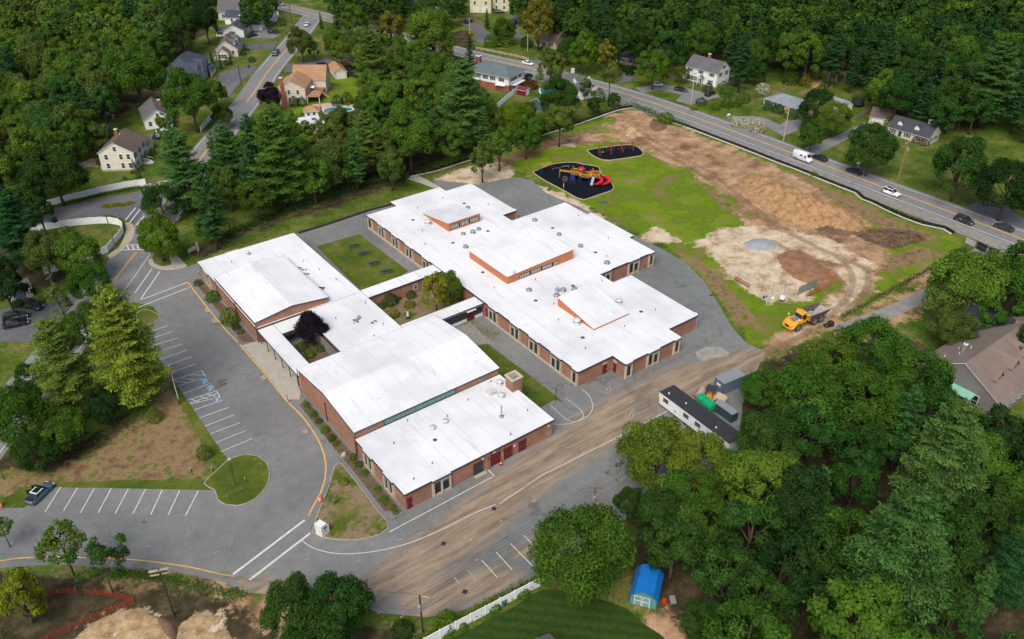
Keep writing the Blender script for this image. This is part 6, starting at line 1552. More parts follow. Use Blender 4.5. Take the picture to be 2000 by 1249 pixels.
# large grey house with dormers at the right border
h = house('dormered_house', 'large grey house with broad taupe roof, three dormers and a mint porch roof', (136.6,41.4), 1, 24, 15.4, 3.4, 8.0, 'x', 'taupe_wall', 'sh_taupe', wins=[('L',(9.5,11.2),.6,1.0,2.2),('F',(2,4,6,8,10),1.2)], glass='glass')
for k, x in enumerate((3.8, 9.4, 15.0)):
 y = 3.0; mb = MB(); z = 3.4+(8.0-3.4)*y/7.7
 mb.extr([(x-1.1,z-.1),(x+1.1,z-.1),(x+1.1,z+.7),(x,z+2.0),(x-1.1,z+.7)], 'y', y, y+4); o = mb.build('dormer', 'taupe_wall', h)
 mb = MB(); mb.extr([(x-1.4,z+.35),(x,z+2.0),(x+1.4,z+.35),(x+1.4,z+.5),(x,z+2.18),(x-1.4,z+.5)], 'y', y-.3, y+4.4); mb.build('dormer_roof', 'sh_taupe', o)
 mb = MB(); mb.box(x-.4,x+.4,y-.06,y-.004,z+.1,z+1.0); mb.build('window', 'white', o); mb = MB(); mb.box(x-.28,x+.28,y-.09,y-.062,z+.2,z+.9); mb.build('pane', 'glass', o)
mb = MB(); mb.box(-2.6,-.1,4.2,11.2,3.0,3.14); mb.build('porch_roof', 'sh_mint', h)
for y in (4.4,7.7,11.0):
 mb = MB(); mb.box(-2.5,-2.34,y-.08,y+.08,0,3.0); mb.build('porch_post', 'white', h)
add_block(h, 16.5, 9.0, 25.5, 17.5, 3.6, 7.7, 'y', 'gsiding', 'sh_taupe')
mb = MB(); c = 13.0
mb.add([(20.95,8.9,7.78),(16.2,8.9,3.5),(16.2,17.6,3.5),(20.95,17.6,7.78)], [(0,1,2,3)])
mb.add([(20.95,8.9,7.86),(16.2,8.9,3.58),(16.2,17.6,3.58),(20.95,17.6,7.86)], [(3,2,1,0)]); mb.build('solar_panel', plain('solar_glass', (.012,.016,.024), .25), h)
add_chimney(h, 5.5, 10.6, .3, 5.5, 7.9, 'steel', 'white')
for x, y in ((3.0,12.5),(4.4,10.8),(7.2,10.2),(6.8,12.0)):
 z = 3.4+4.6*(15.4-y)/7.7; mb = MB(); mb.tube([(x,y,z-.1),(x,y,z+.5)], .08, 6); mb.build('vent_pipe', 'white', h)
# sheds, trailer, containers
h = house('grey_shed', 'small grey shed with two white windows and a wide dark door by the parked cars', (6.5,186.9), -2, 4.8, 3.7, 2.2, 3.6, 'x', 'gsiding', 'sh_grey', cat='shed', over=.2, wins=[('F',(.75,4.05),.75,.55,.9)], shutter='black')
mb = MB(); mb.box(1.5,3.3,-.06,-.004,.02,2.0); mb.build('door', 'slate', h)
t = thing('tarp_shed', 'blue tarpaulin covered barn shed with white trimmed green doors', 'shed', (58.8,51.5,0), R_(-55)); w0, d0 = 3.6, 4.6
mb = MB(); mb.extr([(0,0),(w0,0),(w0,1.7),(w0/2,3.0),(0,1.7)], 'y', 0, d0); mb.build('wall', plain('green_shed_wall', (.10,.26,.25), .7), t)
mb = MB(); P = [(-.14,.35),(-.16,1.75),(.55,2.72),(w0/2,3.18),(w0-.55,2.72),(w0+.16,1.75),(w0+.14,.35)]; Q = [(x*.98+.035, z-.05) for x, z in P]
mb.extr(P+Q[::-1], 'y', -.25, d0+.25); mb.build('tarpaulin', 'tarp', t)
for x in (1.05, 2.2):
 mb = MB(); mb.box(x-.48,x+.48,-.07,-.005,.1,1.9); o = mb.build('door', plain('teal_door', (.16,.33,.33), .6), t)
 m2 = MB(); m2.box(x-.52,x-.43,-.1,-.072,.05,1.95); m2.box(x+.43,x+.52,-.1,-.072,.05,1.95); m2.box(x-.43,x+.43,-.1,-.072,1.86,1.95); m2.box(x-.43,x+.43,-.1,-.072,.95,1.02); m2.build('trim', 'white', o)
q = S(1042, 1226, 5.2); house('slate_roof_house', 'peak of a slate roofed house at the bottom border below the lawn', (q.x-4.6,q.y-9.6), 5, 7, 8, 3.4, 5.2, 'y', 'wsiding', 'sh_grey', wins=[('F',(2,5),1)])
t = thing('office_trailer', 'long white site office trailer with black roof beside the lot', 'trailer', (92.4,79.6,0), R_(-92)); L, Wd = 16.5, 3.3
mb = MB(); mb.box(0,L,0,Wd,.55,3.02); mb.build('wall', 'wsiding', t); mb = MB(); mb.box(-.08,L+.08,-.08,Wd+.08,3.022,3.14); mb.build('roof', plain('black_membrane', (.028,.029,.034), .8, .25, .8), t)
mb = MB(); mb.box(.1,L-.1,.1,Wd-.1,.3,.548); mb.build('chassis', 'blue', t)
for x in (6.5, 7.6, 8.7):
 mb = MB(); mb.tube([(x,.05,.36),(x,.45,.36)], .36, 10); mb.build('wheel', 'tyre', t)
for x in (1.6, 6.6, 9.4, 13.5):
 fm, gm, _ = win_mesh(1.1, .7, 'steel', 'glass'); o = put('window', fm, t, (x, -.004, 1.75)); put('pane', gm, o)
mb = MB(); mb.box(4.0,4.25,-.12,-.005,1.3,1.6); mb.build('meter_box', 'steel', t)
for x, y in ((1.3,.9),(5,1.4),(12.5,1.0)):
 mb = MB(); mb.lathe([(.16,3.142),(.14,3.3)], 8, (x,y)); mb.build('roof_vent', 'white', t)
mb = MB(); mb.box(-.75,-.02,.6,1.9,1.2,2.3); mb.build('air_conditioner', 'white', t)
def container(px, py, rz, L, label, col, w=2.44, h=2.6):
 q = S(px, py); t = thing('shipping_container', label, 'container', (q.x, q.y, 0), R_(rz))
 mb = MB(); n = int(L/.3)
 prof = []
 for i in range(n): prof += [(i*L/n, .0), (i*L/n+.1, .04), (i*L/n+.2, .04)]
 front = [(x, y) for x, y in prof]+[(L, 0)]; back = [(x, w-y) for x, y in prof]+[(L, w)]
 mb.prism(front+back[::-1], .1, h); mb.build('wall', col, t)
 mb = MB(); mb.box(-.03,L+.03,-.03,w+.03,h+.002,h+.08); mb.build('roof', 'steel', t)
 mb = MB(); mb.box(-.08,-.032,.05,w-.05,.15,h-.1); o = mb.build('door', col, t)
 m = MB(); m.box(-.11,-.082,w/2-.45,w/2+.45,1.5,2.0); m.build('placard', 'white', o); return t
M['cont_grey'] = plain('grey_blue_container', (.10,.15,.20), .55, .12, 1); M['cont_dark'] = plain('dark_teal_container', (.03,.055,.07), .55, .12, 1)
container(1411, 773, -6, 5.2, 'grey-blue container standing beyond the green tank behind the trailer', 'cont_grey'); container(1393, 803, -92, 4.2, 'dark ribbed container parked along the trailer side', 'cont_dark', 1.5, 1.9)
# canopy tent
q = S(980, 176); t = thing('canopy_tent', 'white pop up canopy tent on the lawn of the green-roofed ranch', 'tent', (q.x, q.y, 0), R_(-60))
for x in (-1.7,1.7):
 for y in (-1.7,1.7): mb = MB(); mb.tube([(x,y,0),(x,y,2.2)], .05, 5); mb.build('pole', 'steel', t)
mb = MB(); b = 1.85; mb.add([(-b,-b,2.2),(b,-b,2.2),(b,b,2.2),(-b,b,2.2),(0,0,3.1),(-b,-b,1.95),(b,-b,1.95),(b,b,1.95),(-b,b,1.95)], [(0,1,4),(1,2,4),(2,3,4),(3,0,4),(5,6,1,0),(6,7,2,1),(7,8,3,2),(8,5,0,3)]); mb.build('canopy', 'white', t)
# ------------------------------------------------------------------ vehicles (local x forward, origin on the road under the middle)
def wheel_meshes(r, w):
 a = MB(); n = 16
 prof = [(r*.62,-w/2),(r*.93,-w/2),(r,-w*.3),(r,w*.3),(r*.93,w/2),(r*.62,w/2)]
 o = len(a.v)
 for rr, y in prof:
  for k in range(n): a.v.append((rr*math.cos(2*math.pi*k/n), y, rr*math.sin(2*math.pi*k/n)))
 for i in range(len(prof)-1):
  for k in range(n): k2 = (k+1) % n; a.f.append([i*n+k, i*n+k2, (i+1)*n+k2, (i+1)*n+k]); a.m.append(0)
 b = MB(); b.tube([(0,-w*.47,0),(0,w*.47,0)], r*.64, 12)
 for k in range(5):
  t = 2*math.pi*k/5; b.box(-.03,.03,-w*.5,w*.5,-.03,.03)
 return a.mesh('tyre', 'tyre'), b.mesh('rim', 'rim')
_veh = {}
SPEC = { # L, W, belt height, roof height, cabin base x0..x1, roof x0..x1 (rear..front, from centre), hood height, tail height, wheelbase
 'sedan': (4.8,1.84,.92,1.45,(-1.75,1.15),(-1.0,.30),.90,.98,2.8,.33),
 'suv': (4.75,1.90,1.05,1.70,(-2.22,1.18),(-1.95,.38),1.05,1.08,2.75,.37),
 'hatch': (4.2,1.80,.98,1.55,(-1.98,1.1),(-1.6,.3),.95,1.0,2.55,.34),
 'pickup': (5.7,2.0,1.08,1.85,(-.55,1.35),(-.35,.62),1.12,1.08,3.5,.40)}
def car_parts(kind):
 if kind in _veh: return _veh[kind]
 L, W, zb, zr, cb, cr, zh, zt, wb, rw = SPEC[kind]
 h = L/2; w = W/2; x1, x2 = -wb/2-.05, wb/2
 # lower body: cross sections along the car
 st = [(-h, .42, .80, zt*.88), (-h+.12, .30, .93, zt*.98), (-h+.6, .24, 1.0, zt), (cb[0], .22, 1.0, zb), (0, .22, 1.0, zb), (cb[1], .22, 1.0, zb), (h-.75, .24, .99, zh*.95), (h-.2, .28, .93, zh*.84), (h, .40, .80, zh*.68)]
 rings = []
 for x, z0, k, z1 in st:
  zm = z0+(z1-z0)*.55
  rings.append([(x,-w*k*.9,z0),(x,w*k*.9,z0),(x,w*k,z0+.12),(x,w*k,zm),(x,w*k*.95,z1-.05),(x,w*k*.86,z1),(x,-w*k*.86,z1),(x,-w*k*.95,z1-.05),(x,-w*k,zm),(x,-w*k,z0+.12)])
 body = MB(); body.loft(rings)
 if kind == 'pickup':
  body.box(-h+.12,-.62,-w*.99,-w*.86,zt-.03,zt+.32); body.box(-h+.12,-.62,w*.86,w*.99,zt-.03,zt+.32); body.box(-h+.05,-h+.14,-w*.95,w*.95,zt-.1,zt+.32)
 # roof panel and pillars
 tw = w*.72; bw = w*.88
 body.add([(cr[0],-tw,zr),(cr[1],-tw,zr),(cr[1],tw,zr),(cr[0],tw,zr),(cr[0]-.03,-tw-.03,zr-.06),(cr[1]+.05,-tw-.03,zr-.06),(cr[1]+.05,tw+.03,zr-.06),(cr[0]-.03,tw+.03,zr-.06)], [(0,1,2,3),(4,5,1,0),(5,6,2,1),(6,7,3,2),(7,4,0,3)])
 mid = (cr[0]+cr[1])/2+.1
 for s in (-1, 1):
  for xb, xt in ((cb[0],cr[0]),(cb[1],cr[1]),(mid,mid)):
   body.tube([(xb,s*bw,zb-.02),(xt,s*(tw+.01),zr-.04)], .045, 4)
 glass = MB(); e = .012
 V = [(cb[0]+e,-bw+e,zb-.01),(cb[1]-e,-bw+e,zb-.01),(cb[1]-e,bw-e,zb-.01),(cb[0]+e,bw-e,zb-.01),(cr[0]+e,-tw+e,zr-.06),(cr[1]-e,-tw+e,zr-.06),(cr[1]-e,tw-e,zr-.06),(cr[0]+e,tw-e,zr-.06)]
 glass.add(V, [(0,1,5,4),(1,2,6,5),(2,3,7,6),(3,0,4,7)])
 hl = MB(); hl.box(h-.16,h-.02,-.22,.22,0,.14); tl = MB(); tl.box(-h+.0,-h+.14,-.2,.2,0,.16)
 ty, ri = wheel_meshes(rw, .23)
 mir = MB(); mir.box(-.08,.08,-.1,.1,-.07,.07)
 fb = MB(); fb.box(h-.06,h+.02,-w*.55,w*.55,.36,.52); rb = MB(); rb.box(-h-.02,-h+.06,-w*.7,w*.7,.36,.5)
 _veh[kind] = dict(body=body.mesh('body','paint',True), glass=glass.mesh('windows','glass'), hl=hl.mesh('headlight','white'), tl=tl.mesh('taillight','red_light'), ty=ty, ri=ri, mir=mir.mesh('mirror','black'), fb=fb.mesh('front_bumper','black'), rb=rb.mesh('rear_bumper','black'), spec=SPEC[kind])
 bm = bmesh.new(); bm.from_mesh(_veh[kind]['body']); bm.to_mesh(_veh[kind]['body']); bm.free()
 return _veh[kind]
def wheels(t, xs, y, r, ty, ri):
 for x in xs:
  for s in (-1, 1):
   a = put('wheel', ty, t, (x, s*y, r)); put('rim', ri, a)
def car(kind, label, xy, ang, col, group=None, z=.05, cat='car', name=None):
 p = car_parts(kind); L, W, zb, zr, cb, cr, zh, zt, wb, rw = p['spec']
 t = thing(name or {'sedan':'sedan_car','suv':'suv_car','hatch':'hatchback_car','pickup':'pickup_truck'}[kind], label, cat, (xy[0], xy[1], z), R_(ang), group)
 put('body', p['body'], t, color=col); put('windows', p['glass'], t)
 wheels(t, (-wb/2, wb/2), W/2-.12, rw, p['ty'], p['ri'])
 for s in (-1, 1):
  put('headlight', p['hl'], t, (0, s*W*.34, zh*.62)); put('taillight', p['tl'], t, (0, s*W*.36, zt*.7)); put('mirror', p['mir'], t, (cb[1]-.25, s*(W/2+.06), zb+.05))
 put('front_bumper', p['fb'], t); put('rear_bumper', p['rb'], t); return t
BLK, WHT, GRY, SIL = (.012,.013,.016), (.78,.79,.80), (.10,.11,.12), (.42,.44,.46)
TG = 'cars driving on the main road'
car('suv', 'black SUV on the main road driving away beyond the fence, seen from behind', (208.2, 119.6), 90, BLK, TG)
v = S(1742, 376, .6); car('suv', 'white SUV with dark roof panel driving towards the viewer', (204.0, v.y), -90, WHT, TG)
o = [x for x in C.objects if x.get('label') == 'white SUV with dark roof panel driving towards the viewer'][0]; mb = MB(); mb.box(-1.5,.3,-.5,.5,1.702,1.72); mb.build('sunroof', 'glass', o)
v = S(1885, 430, .6); car('suv', 'dark SUV with silver roof rails on the near lane of the main road', (204.1, v.y), -90, (.02,.022,.028), TG)
o = [x for x in C.objects if x.get('label', '').startswith('dark SUV with silver roof rails')][0]
for s in (-1, 1): mb = MB(); mb.box(-1.7,.2,s*.6-.03,s*.6+.03,1.702,1.75); mb.build('roof_rail', 'rim', o)
v = S(1962, 443, .6); car('sedan', 'blackish green sedan entering from the right border on the far lane', (208.4, v.y), 90, (.02,.035,.035), TG)
v = S(1600, 309, .6); car('sedan', 'black sedan beside the white van, on the far lane', (208.3, v.y), 90, (.014,.018,.022), TG)
v = S(1012, 128, .6); car('sedan', 'white sedan passing behind the green-roofed ranch', (196.2, v.y), -75, WHT, TG)
v = S(538, 103, .8); car('pickup', 'blue pickup coming down the school street', (v.x, v.y), -127, (.03,.055,.10), None, cat='pickup truck')
v = S(600, 48, .6); car('sedan', 'white car waiting at the far junction of the school street', (v.x, v.y), 50, WHT)
v = S(546, 8, .6); car('sedan', 'silver car on the far bend of the main road at the top', (v.x, v.y), -70, SIL)
v = S(492, 69, .6); car('sedan', 'dark sedan parked before the pale chimney ranch', (v.x, v.y), 10, BLK)
v = S(529, 46, .7); car('suv', 'grey car parked on the ranch drive among the clipped bushes', (v.x, v.y), 30, GRY)
v = S(64, 597, .6); car('suv', 'black car parked across the driveway just below the small grey shed', (v.x, v.y), -60, BLK)
v = S(30, 619, .6); car('suv', 'dark green grey SUV parked second in the left driveway', (v.x, v.y), -14, (.04,.05,.05))
v = S(30, 632, .6); car('sedan', 'black sedan parked nearest the viewer in the left driveway', (v.x, v.y), -10, (.012,.014,.02))
v = S(1330, 175, .6); car('sedan', 'black sedan on the round drive of the white colonial', (v.x, v.y), -70, BLK)
v = S(1387, 183, .6); car('suv', 'dark blue SUV parked under the windows of the white colonial', (v.x, v.y), 10, (.018,.024,.034))
v = S(1284, 165, .6); car('hatch', 'pale car peeking out under the dense bright maple', (v.x, v.y), -60, SIL)
v = S(1227, 139, .6); car('sedan', 'dark car in front of the grey ranch', (v.x, v.y), -75, BLK)
v = S(1031, 150, .6); car('suv', 'dark blue car parked behind the green-roofed ranch', (v.x, v.y), 20, (.015,.02,.035))
v = S(915, 42, .6); car('suv', 'dark green car at the grey fence of the far driveway', (v.x, v.y), 20, (.02,.045,.045))
v = S(1003, 44, .6); car('pickup', 'dark green pickup on the far driveway beside the golden maple', (v.x, v.y), 40, (.02,.05,.045), cat='pickup truck')
v = S(958, 18, .6); car('suv', 'dark car parked by the three conical evergreens, nearer the garage', (v.x, v.y), -40, BLK); v = S(974, 23, .6); car('sedan', 'dark car parked by the three conical evergreens, further from the garage', (v.x, v.y), -40, (.03,.03,.035))
v = S(630, 128, .6); car('suv', 'black car at the corner of the tan garage', (v.x, v.y), -15, BLK); v = S(1100, 68, .4)
# police cruiser with an open door
a, b = S(57, 990), S(101, 948); ang = math.degrees(math.atan2(b.y-a.y, b.x-a.x)); m_ = (a+b)/2
pc = car('sedan', 'blue-grey police cruiser with black boot lid and open doors, parked in the last stall', (m_.x, m_.y), ang, (.075,.13,.19), z=.025, cat='police car', name='police_car')
mb = MB(); mb.box(-2.25,-1.55,-.76,.76,1.0,1.03); mb.build('boot_lid', 'black', pc); mb = MB(); mb.box(-.85,.2,-.46,.46,1.452,1.47); mb.build('sunroof', 'glass', pc)
mb = MB(); mb.box(-1.04,-.88,-.66,.66,1.452,1.55); mb.build('light_bar', 'white', pc)
for s in (-1, 1): mb = MB(); mb.box(-1.05,.35,s*.62-.07,s*.62+.07,1.452,1.475); mb.build('roof_stripe', 'white', pc)
for x, an in ((.9,60),(-.15,55)):
 mb = MB(); mb.box(-.95,0,-.05,.05,.32,1.3); d = mb.build('door', 'black', pc, (x,.95,0), -R_(an))
# vans
def van(label, xy, ang, col, mark=None, L=5.9, W=2.0, H=2.55):
 t = thing('delivery_van', label, 'van', (xy[0], xy[1], .05), R_(ang)); h = L/2; w = W/2
 st = [(-h,.45,.9,H*.9),(-h+.15,.32,.98,H),(-.2,.3,1,H),(h-1.75,.3,1,H*.985),(h-1.35,.3,1,H*.9),(h-.85,.3,.98,1.42),(h-.2,.34,.92,1.12),(h,.42,.84,.85)]
 rings = [[(x,-w*k*.92,z0),(x,w*k*.92,z0),(x,w*k,z0+.15),(x,w*k*.99,z0+(z1-z0)*.6),(x,w*k*.88,z1-.12),(x,w*k*.78,z1),(x,-w*k*.78,z1),(x,-w*k*.88,z1-.12),(x,-w*k*.99,z0+(z1-z0)*.6),(x,-w*k,z0+.15)] for x, z0, k, z1 in st]
 mb = MB(); mb.loft(rings); o = mb.mesh('body', 'paint', True); put('body', o, t, color=col)
 mb = MB(); x0, x1 = h-1.42, h-.84; mb.add([(x1,-w*.74,1.45),(x1,w*.74,1.45),(x0,w*.66,H*.90),(x0,-w*.66,H*.90)], [(0,1,2,3)])
 for v_ in range(len(mb.v)): mb.v[v_] = (mb.v[v_][0]+.05, mb.v[v_][1], mb.v[v_][2]+.02)
 mb.build('windshield', 'glass', t)
 for s in (-1, 1):
  mb = MB(); mb.add([(h-1.9,s*(w+.006),1.4),(h-1.15,s*(w+.006),1.4),(h-1.45,s*(w*.965),2.0),(h-1.9,s*(w*.965),2.0)], [(0,1,2,3)]); mb.build('side_window', 'glass', t)
  mb = MB(); mb.box(-.35,.35,s*(w+.004)-.012,s*(w+.004)+.012,1.45,1.95); mb.build('side_window', 'glass', t) if not mark else None
 ty, ri = wheel_meshes(.36, .25); wheels(t, (-1.75,1.75), w-.13, .36, ty, ri)
 p = car_parts('suv')
 for s in (-1, 1): put('headlight', p['hl'], t, (h-2.36,s*.68,.82)); put('mirror', p['mir'], t, (h-1.2,s*(w+.14),1.5)); put('taillight', p['tl'], t, (-h+2.36,s*.8,1.0))
 mb = MB(); mb.box(-h+.6,h-.6,-w*.9,w*.9,.22,.4); mb.build('sill', 'black', t)
 if mark: mark(t, w, h)
 return t
v = S(1568, 307, 1.0); van('white high roofed delivery van on the near lane of the main road', (204.1, v.y), -90, WHT)
def decal(t, w, h):
 for s in (-1, 1):
  mb = MB(); n = 16
  for k in range(n):
   a0, a1 = 2*math.pi*k/n, 2*math.pi*(k+1)/n
   mb.add([(.9+r*math.cos(q), s*(w+.014), 1.55+r*math.sin(q)) for r, q in ((.42,a0),(.55,a0),(.55,a1),(.42,a1))], [(0,1,2,3)])
  for k in range(5): q = 2*math.pi*k/5; mb.add([(.9+.08*math.cos(q+2), s*(w+.014), 1.55+.08*math.sin(q+2)),(.9+.3*math.cos(q), s*(w+.014), 1.55+.3*math.sin(q)),(.9+.08*math.cos(q-2), s*(w+.014), 1.55+.08*math.sin(q-2))], [(0,1,2)])
  mb.build('round_emblem', 'white', t)
  mb = MB(); mb.box(-2.2,.1,s*(w+.008)-.006,s*(w+.008)+.006,1.55,1.68); mb.build('lettering_stripe', 'white', t)
  mb = MB(); mb.box(-2.6,-.6,s*(w+.008)-.006,s*(w+.008)+.006,.6,.95); mb.build('red_patch', 'red', t)
 mb = MB(); mb.box(-h+.3,h-1.7,-w*.74,w*.74,2.552,2.58); mb.build('white_roof', 'white', t)
v = S(315, 265, 1.0); van('navy van with round white emblem and white roof beside the cream house', (v.x, v.y), 158, (.02,.045,.12), decal)
# articulated dump truck
a, b = S(1524, 636), S(1590, 610)
def dump_truck():
 c1, c2 = S(1553, 641), S(1597, 624)
 ang = math.atan2(c1.y-c2.y, c1.x-c2.x); mid = S(1566, 634)
 t = thing('dump_truck', 'yellow articulated dump truck with an empty steel bed on the haul road', 'dump truck', (mid.x, mid.y, 0), ang)
 s = 1.0
 hood = MB(); hood.loft([[(x,-w,z0),(x,w,z0),(x,w,z1*.9),(x,w*.8,z1),(x,-w*.8,z1),(x,-w,z1*.9)] for x, w, z0, z1 in ((1.4,1.25,1.1,2.35),(2.6,1.2,1.1,2.25),(3.6,1.12,1.0,2.0),(4.2,.95,.95,1.7),(4.4,.8,1.0,1.5))])
 hood.build('hood', 'yellow', t, smooth=False)
 mb = MB(); mb.box(1.6,3.3,-.65,.65,2.3,2.34); mb.build('hood_mat', 'taupe_wall', t)
 mb = MB(); mb.box(4.36,4.46,-.5,.5,1.05,1.5); mb.build('grille', 'black', t)
 for q in (-1, 1):
  mb = MB(); mb.box(4.05,4.32,q*.82-.16,q*.82+.16,1.15,1.45); mb.build('headlight', 'orange', t)
  mb = MB(); mb.loft([[(x,q*.9,z-.05),(x,q*1.5,z-.05),(x,q*1.5,z+.05),(x,q*.9,z+.05)] for x, z in ((1.2,1.2),(1.7,1.75),(2.6,1.95),(3.4,1.75),(3.9,1.2),(4.1,.9))]); mb.build('fender', 'yellow', t)
  mb = MB(); mb.tube([(2.9,q*1.1,2.0),(2.9,q*1.35,2.7)], .03, 4); mb.box(2.82,2.98,q*1.38-.12,q*1.38+.12,2.55,2.95); mb.build('mirror', 'white', t)
 mb = MB(); mb.box(4.1,4.5,-1.2,1.2,.65,.98); mb.build('bumper', 'yellow', t)
 mb = MB(); mb.add([(.1,-.95,1.9),(1.9,-.95,1.9),(1.9,.95,1.9),(.1,.95,1.9),(.15,-.85,3.2),(1.35,-.85,3.2),(1.35,.85,3.2),(.15,.85,3.2)], [(0,1,5,4),(1,2,6,5),(2,3,7,6),(3,0,4,7)]); mb.build('cab_windows', 'glass', t)
 mb = MB(); mb.box(.1,1.9,-.98,.98,1.1,1.92); mb.build('cab', 'yellow', t)
 mb = MB(); mb.loft([[(x,-w,z),(x,w,z),(x,w,z+.16),(x,-w,z+.16)] for x, w, z in ((.0,.9,3.2),(.8,.98,3.24),(1.4,.95,3.2),(1.65,.8,3.15))]); mb.build('cab_roof', 'yellow', t)
 for q in (-1, 1):
  for x in (.15, 1.55): mb = MB(); mb.tube([(x,q*.9,1.9),(x-.1 if x > 1 else x,q*.86,3.2)], .05, 4); mb.build('cab_pillar', 'yellow', t)
 mb = MB(); mb.box(-5.4,.1,-.5,.5,.9,1.3); mb.build('chassis', 'black', t)
 # bed: open trough, thick steel sides, yellow headboard
 bd = MB(); P = [(-5.9,2.2),(-4.9,1.55),(-.6,1.45),(-.25,1.6)]
 for q in (-1, 1):
  bd.loft([[(x,q*1.2,z),(x,q*1.5,zt),(x,q*1.62,zt),(x,q*1.3,z-.05)] for x, z, zt in ((-5.9,2.2,2.75),(-4.9,1.58,2.75),(-.6,1.48,2.75),(-.2,1.6,2.75))])
 bd.build('bed_side', plain('bed_side_steel', (.11,.09,.10), .6, .2, 2), t)
 fl = MB(); fl.loft([[(x,-1.26,z),(x,1.26,z),(x,1.26,z-.14),(x,-1.26,z-.14)] for x, z in ((-6.0,2.25),(-4.9,1.6),(-.2,1.6))]); fl.build('bed_floor', plain('worn_bed_steel', (.36,.33,.32), .5, .35, 1.2), t)
 mb = MB(); mb.add([(-.3,-1.58,1.55),(-.3,1.58,1.55),(-.05,1.6,3.0),(-.05,-1.6,3.0),(-.14,-1.58,1.55),(-.14,1.58,1.55),(.12,1.6,3.0),(.12,-1.6,3.0)], [(3,2,1,0),(4,5,6,7),(0,1,5,4),(1,2,6,5),(2,3,7,6),(3,0,4,7)])
 mb.box(.0,.55,-1.62,1.62,3.0,3.1); mb.build('headboard', 'yellow', t)
 for y in (-1.0,0,1.0): mb = MB(); mb.box(-.1,.12,y-.08,y+.08,1.7,2.95); mb.build('headboard_rib', 'yellow', t)
 mb = MB(); mb.box(-1.9,-.7,-.95,.95,1.0,1.5); mb.build('engine_box', 'dark', t)
 ty, ri = wheel_meshes(.88, .68); rim = ri.copy(); rim.materials.clear(); rim.materials.append(plain('dusty_rim', (.26,.18,.12), .8)); ty.materials.clear(); ty.materials.append(plain('dusty_tyre', (.06,.05,.042), .9, .3, 2))
 for x in (2.65,-2.0,-3.85):
  for q in (-1, 1):
   w_ = put('wheel', ty, t, (x, q*1.15, .88)); put('rim', rim, w_)
 return t
dump_truck()
# soil compactor and green tank trailer behind the office trailer
a, b = S(1366, 775), S(1408, 790); ang = math.atan2(a.y-b.y, a.x-b.x); m_ = (a+b)/2
t = thing('road_roller', 'beige soil compactor with canopy and smooth drum behind the trailer', 'road roller', (m_.x, m_.y, .02), ang)
mb = MB(); mb.tube([(1.9,-1.05,.78),(1.9,1.05,.78)], .78, 18); mb.build('drum', plain('drum_steel', (.40,.33,.26), .6, .2, 2), t)
mb = MB(); mb.box(1.0,2.9,-1.25,-1.08,.5,1.2); mb.box(1.0,2.9,1.08,1.25,.5,1.2); mb.box(2.72,2.9,-1.08,1.08,.6,1.15); mb.build('drum_frame', plain('dull_red_frame', (.42,.16,.12), .6), t)
mb = MB(); mb.loft([[(x,-w,.7),(x,w,.7),(x,w,z),(x,-w,z)] for x, w, z in ((-2.9,.75,1.35),(-2.6,.85,1.6),(-.9,.9,1.8),(-.7,.85,1.3))]); mb.build('engine_hood', 'woodpale', t)
mb = MB(); mb.box(-.7,.8,-.7,.7,.6,1.1); mb.box(-.2,.3,-.3,.3,1.1,1.7); mb.build('operator_platform', 'amber', t)
for x, y in ((-.5,-.65),(-.5,.65),(.75,-.65),(.75,.65)): mb = MB(); mb.tube([(x,y,1.1),(x,y,2.7)], .05, 5); mb.build('canopy_post', 'black', t)
mb = MB(); mb.box(-.75,1.0,-.85,.85,2.7,2.8); mb.build('canopy', 'dark', t)
ty, ri = wheel_meshes(.75, .5)
for q in (-1, 1): w_ = put('wheel', ty, t, (-1.7,q*.85,.75)); put('rim', ri, w_)
a, b = S(1366, 786), S(1388, 804); ang = math.atan2(b.y-a.y, b.x-a.x); m_ = (a+b)/2
t = thing('compressor_trailer', 'bright green rounded compressor trailer between the roller and office trailer', 'compressor', (m_.x, m_.y, .02), ang)
G_ = plain('green_enamel', (.01,.36,.14), .35, .1, 1)
mb = MB(); mb.loft([[(x,-w,.5),(x,w,.5),(x,w,z-.35),(x,w*.75,z),(x,-w*.75,z),(x,-w,z-.35)] for x, w, z in ((-1.9,.7,1.5),(-1.7,.8,1.8),(0,.82,1.85),(1.7,.8,1.8),(1.9,.7,1.45))]); mb.build('housing', G_, t)
mb = MB(); mb.box(-.05,.02,-.83,.83,1.0,1.87); mb.build('seam', 'dark', t); mb = MB(); mb.tube([(1.9,0,.5),(3.0,0,.45)], .06, 5); mb.build('tow_bar', 'dark', t)
ty, ri = wheel_meshes(.36, .25)
for q in (-1, 1): w_ = put('wheel', ty, t, (-.2,q*.9,.36)); put('rim', ri, w_)
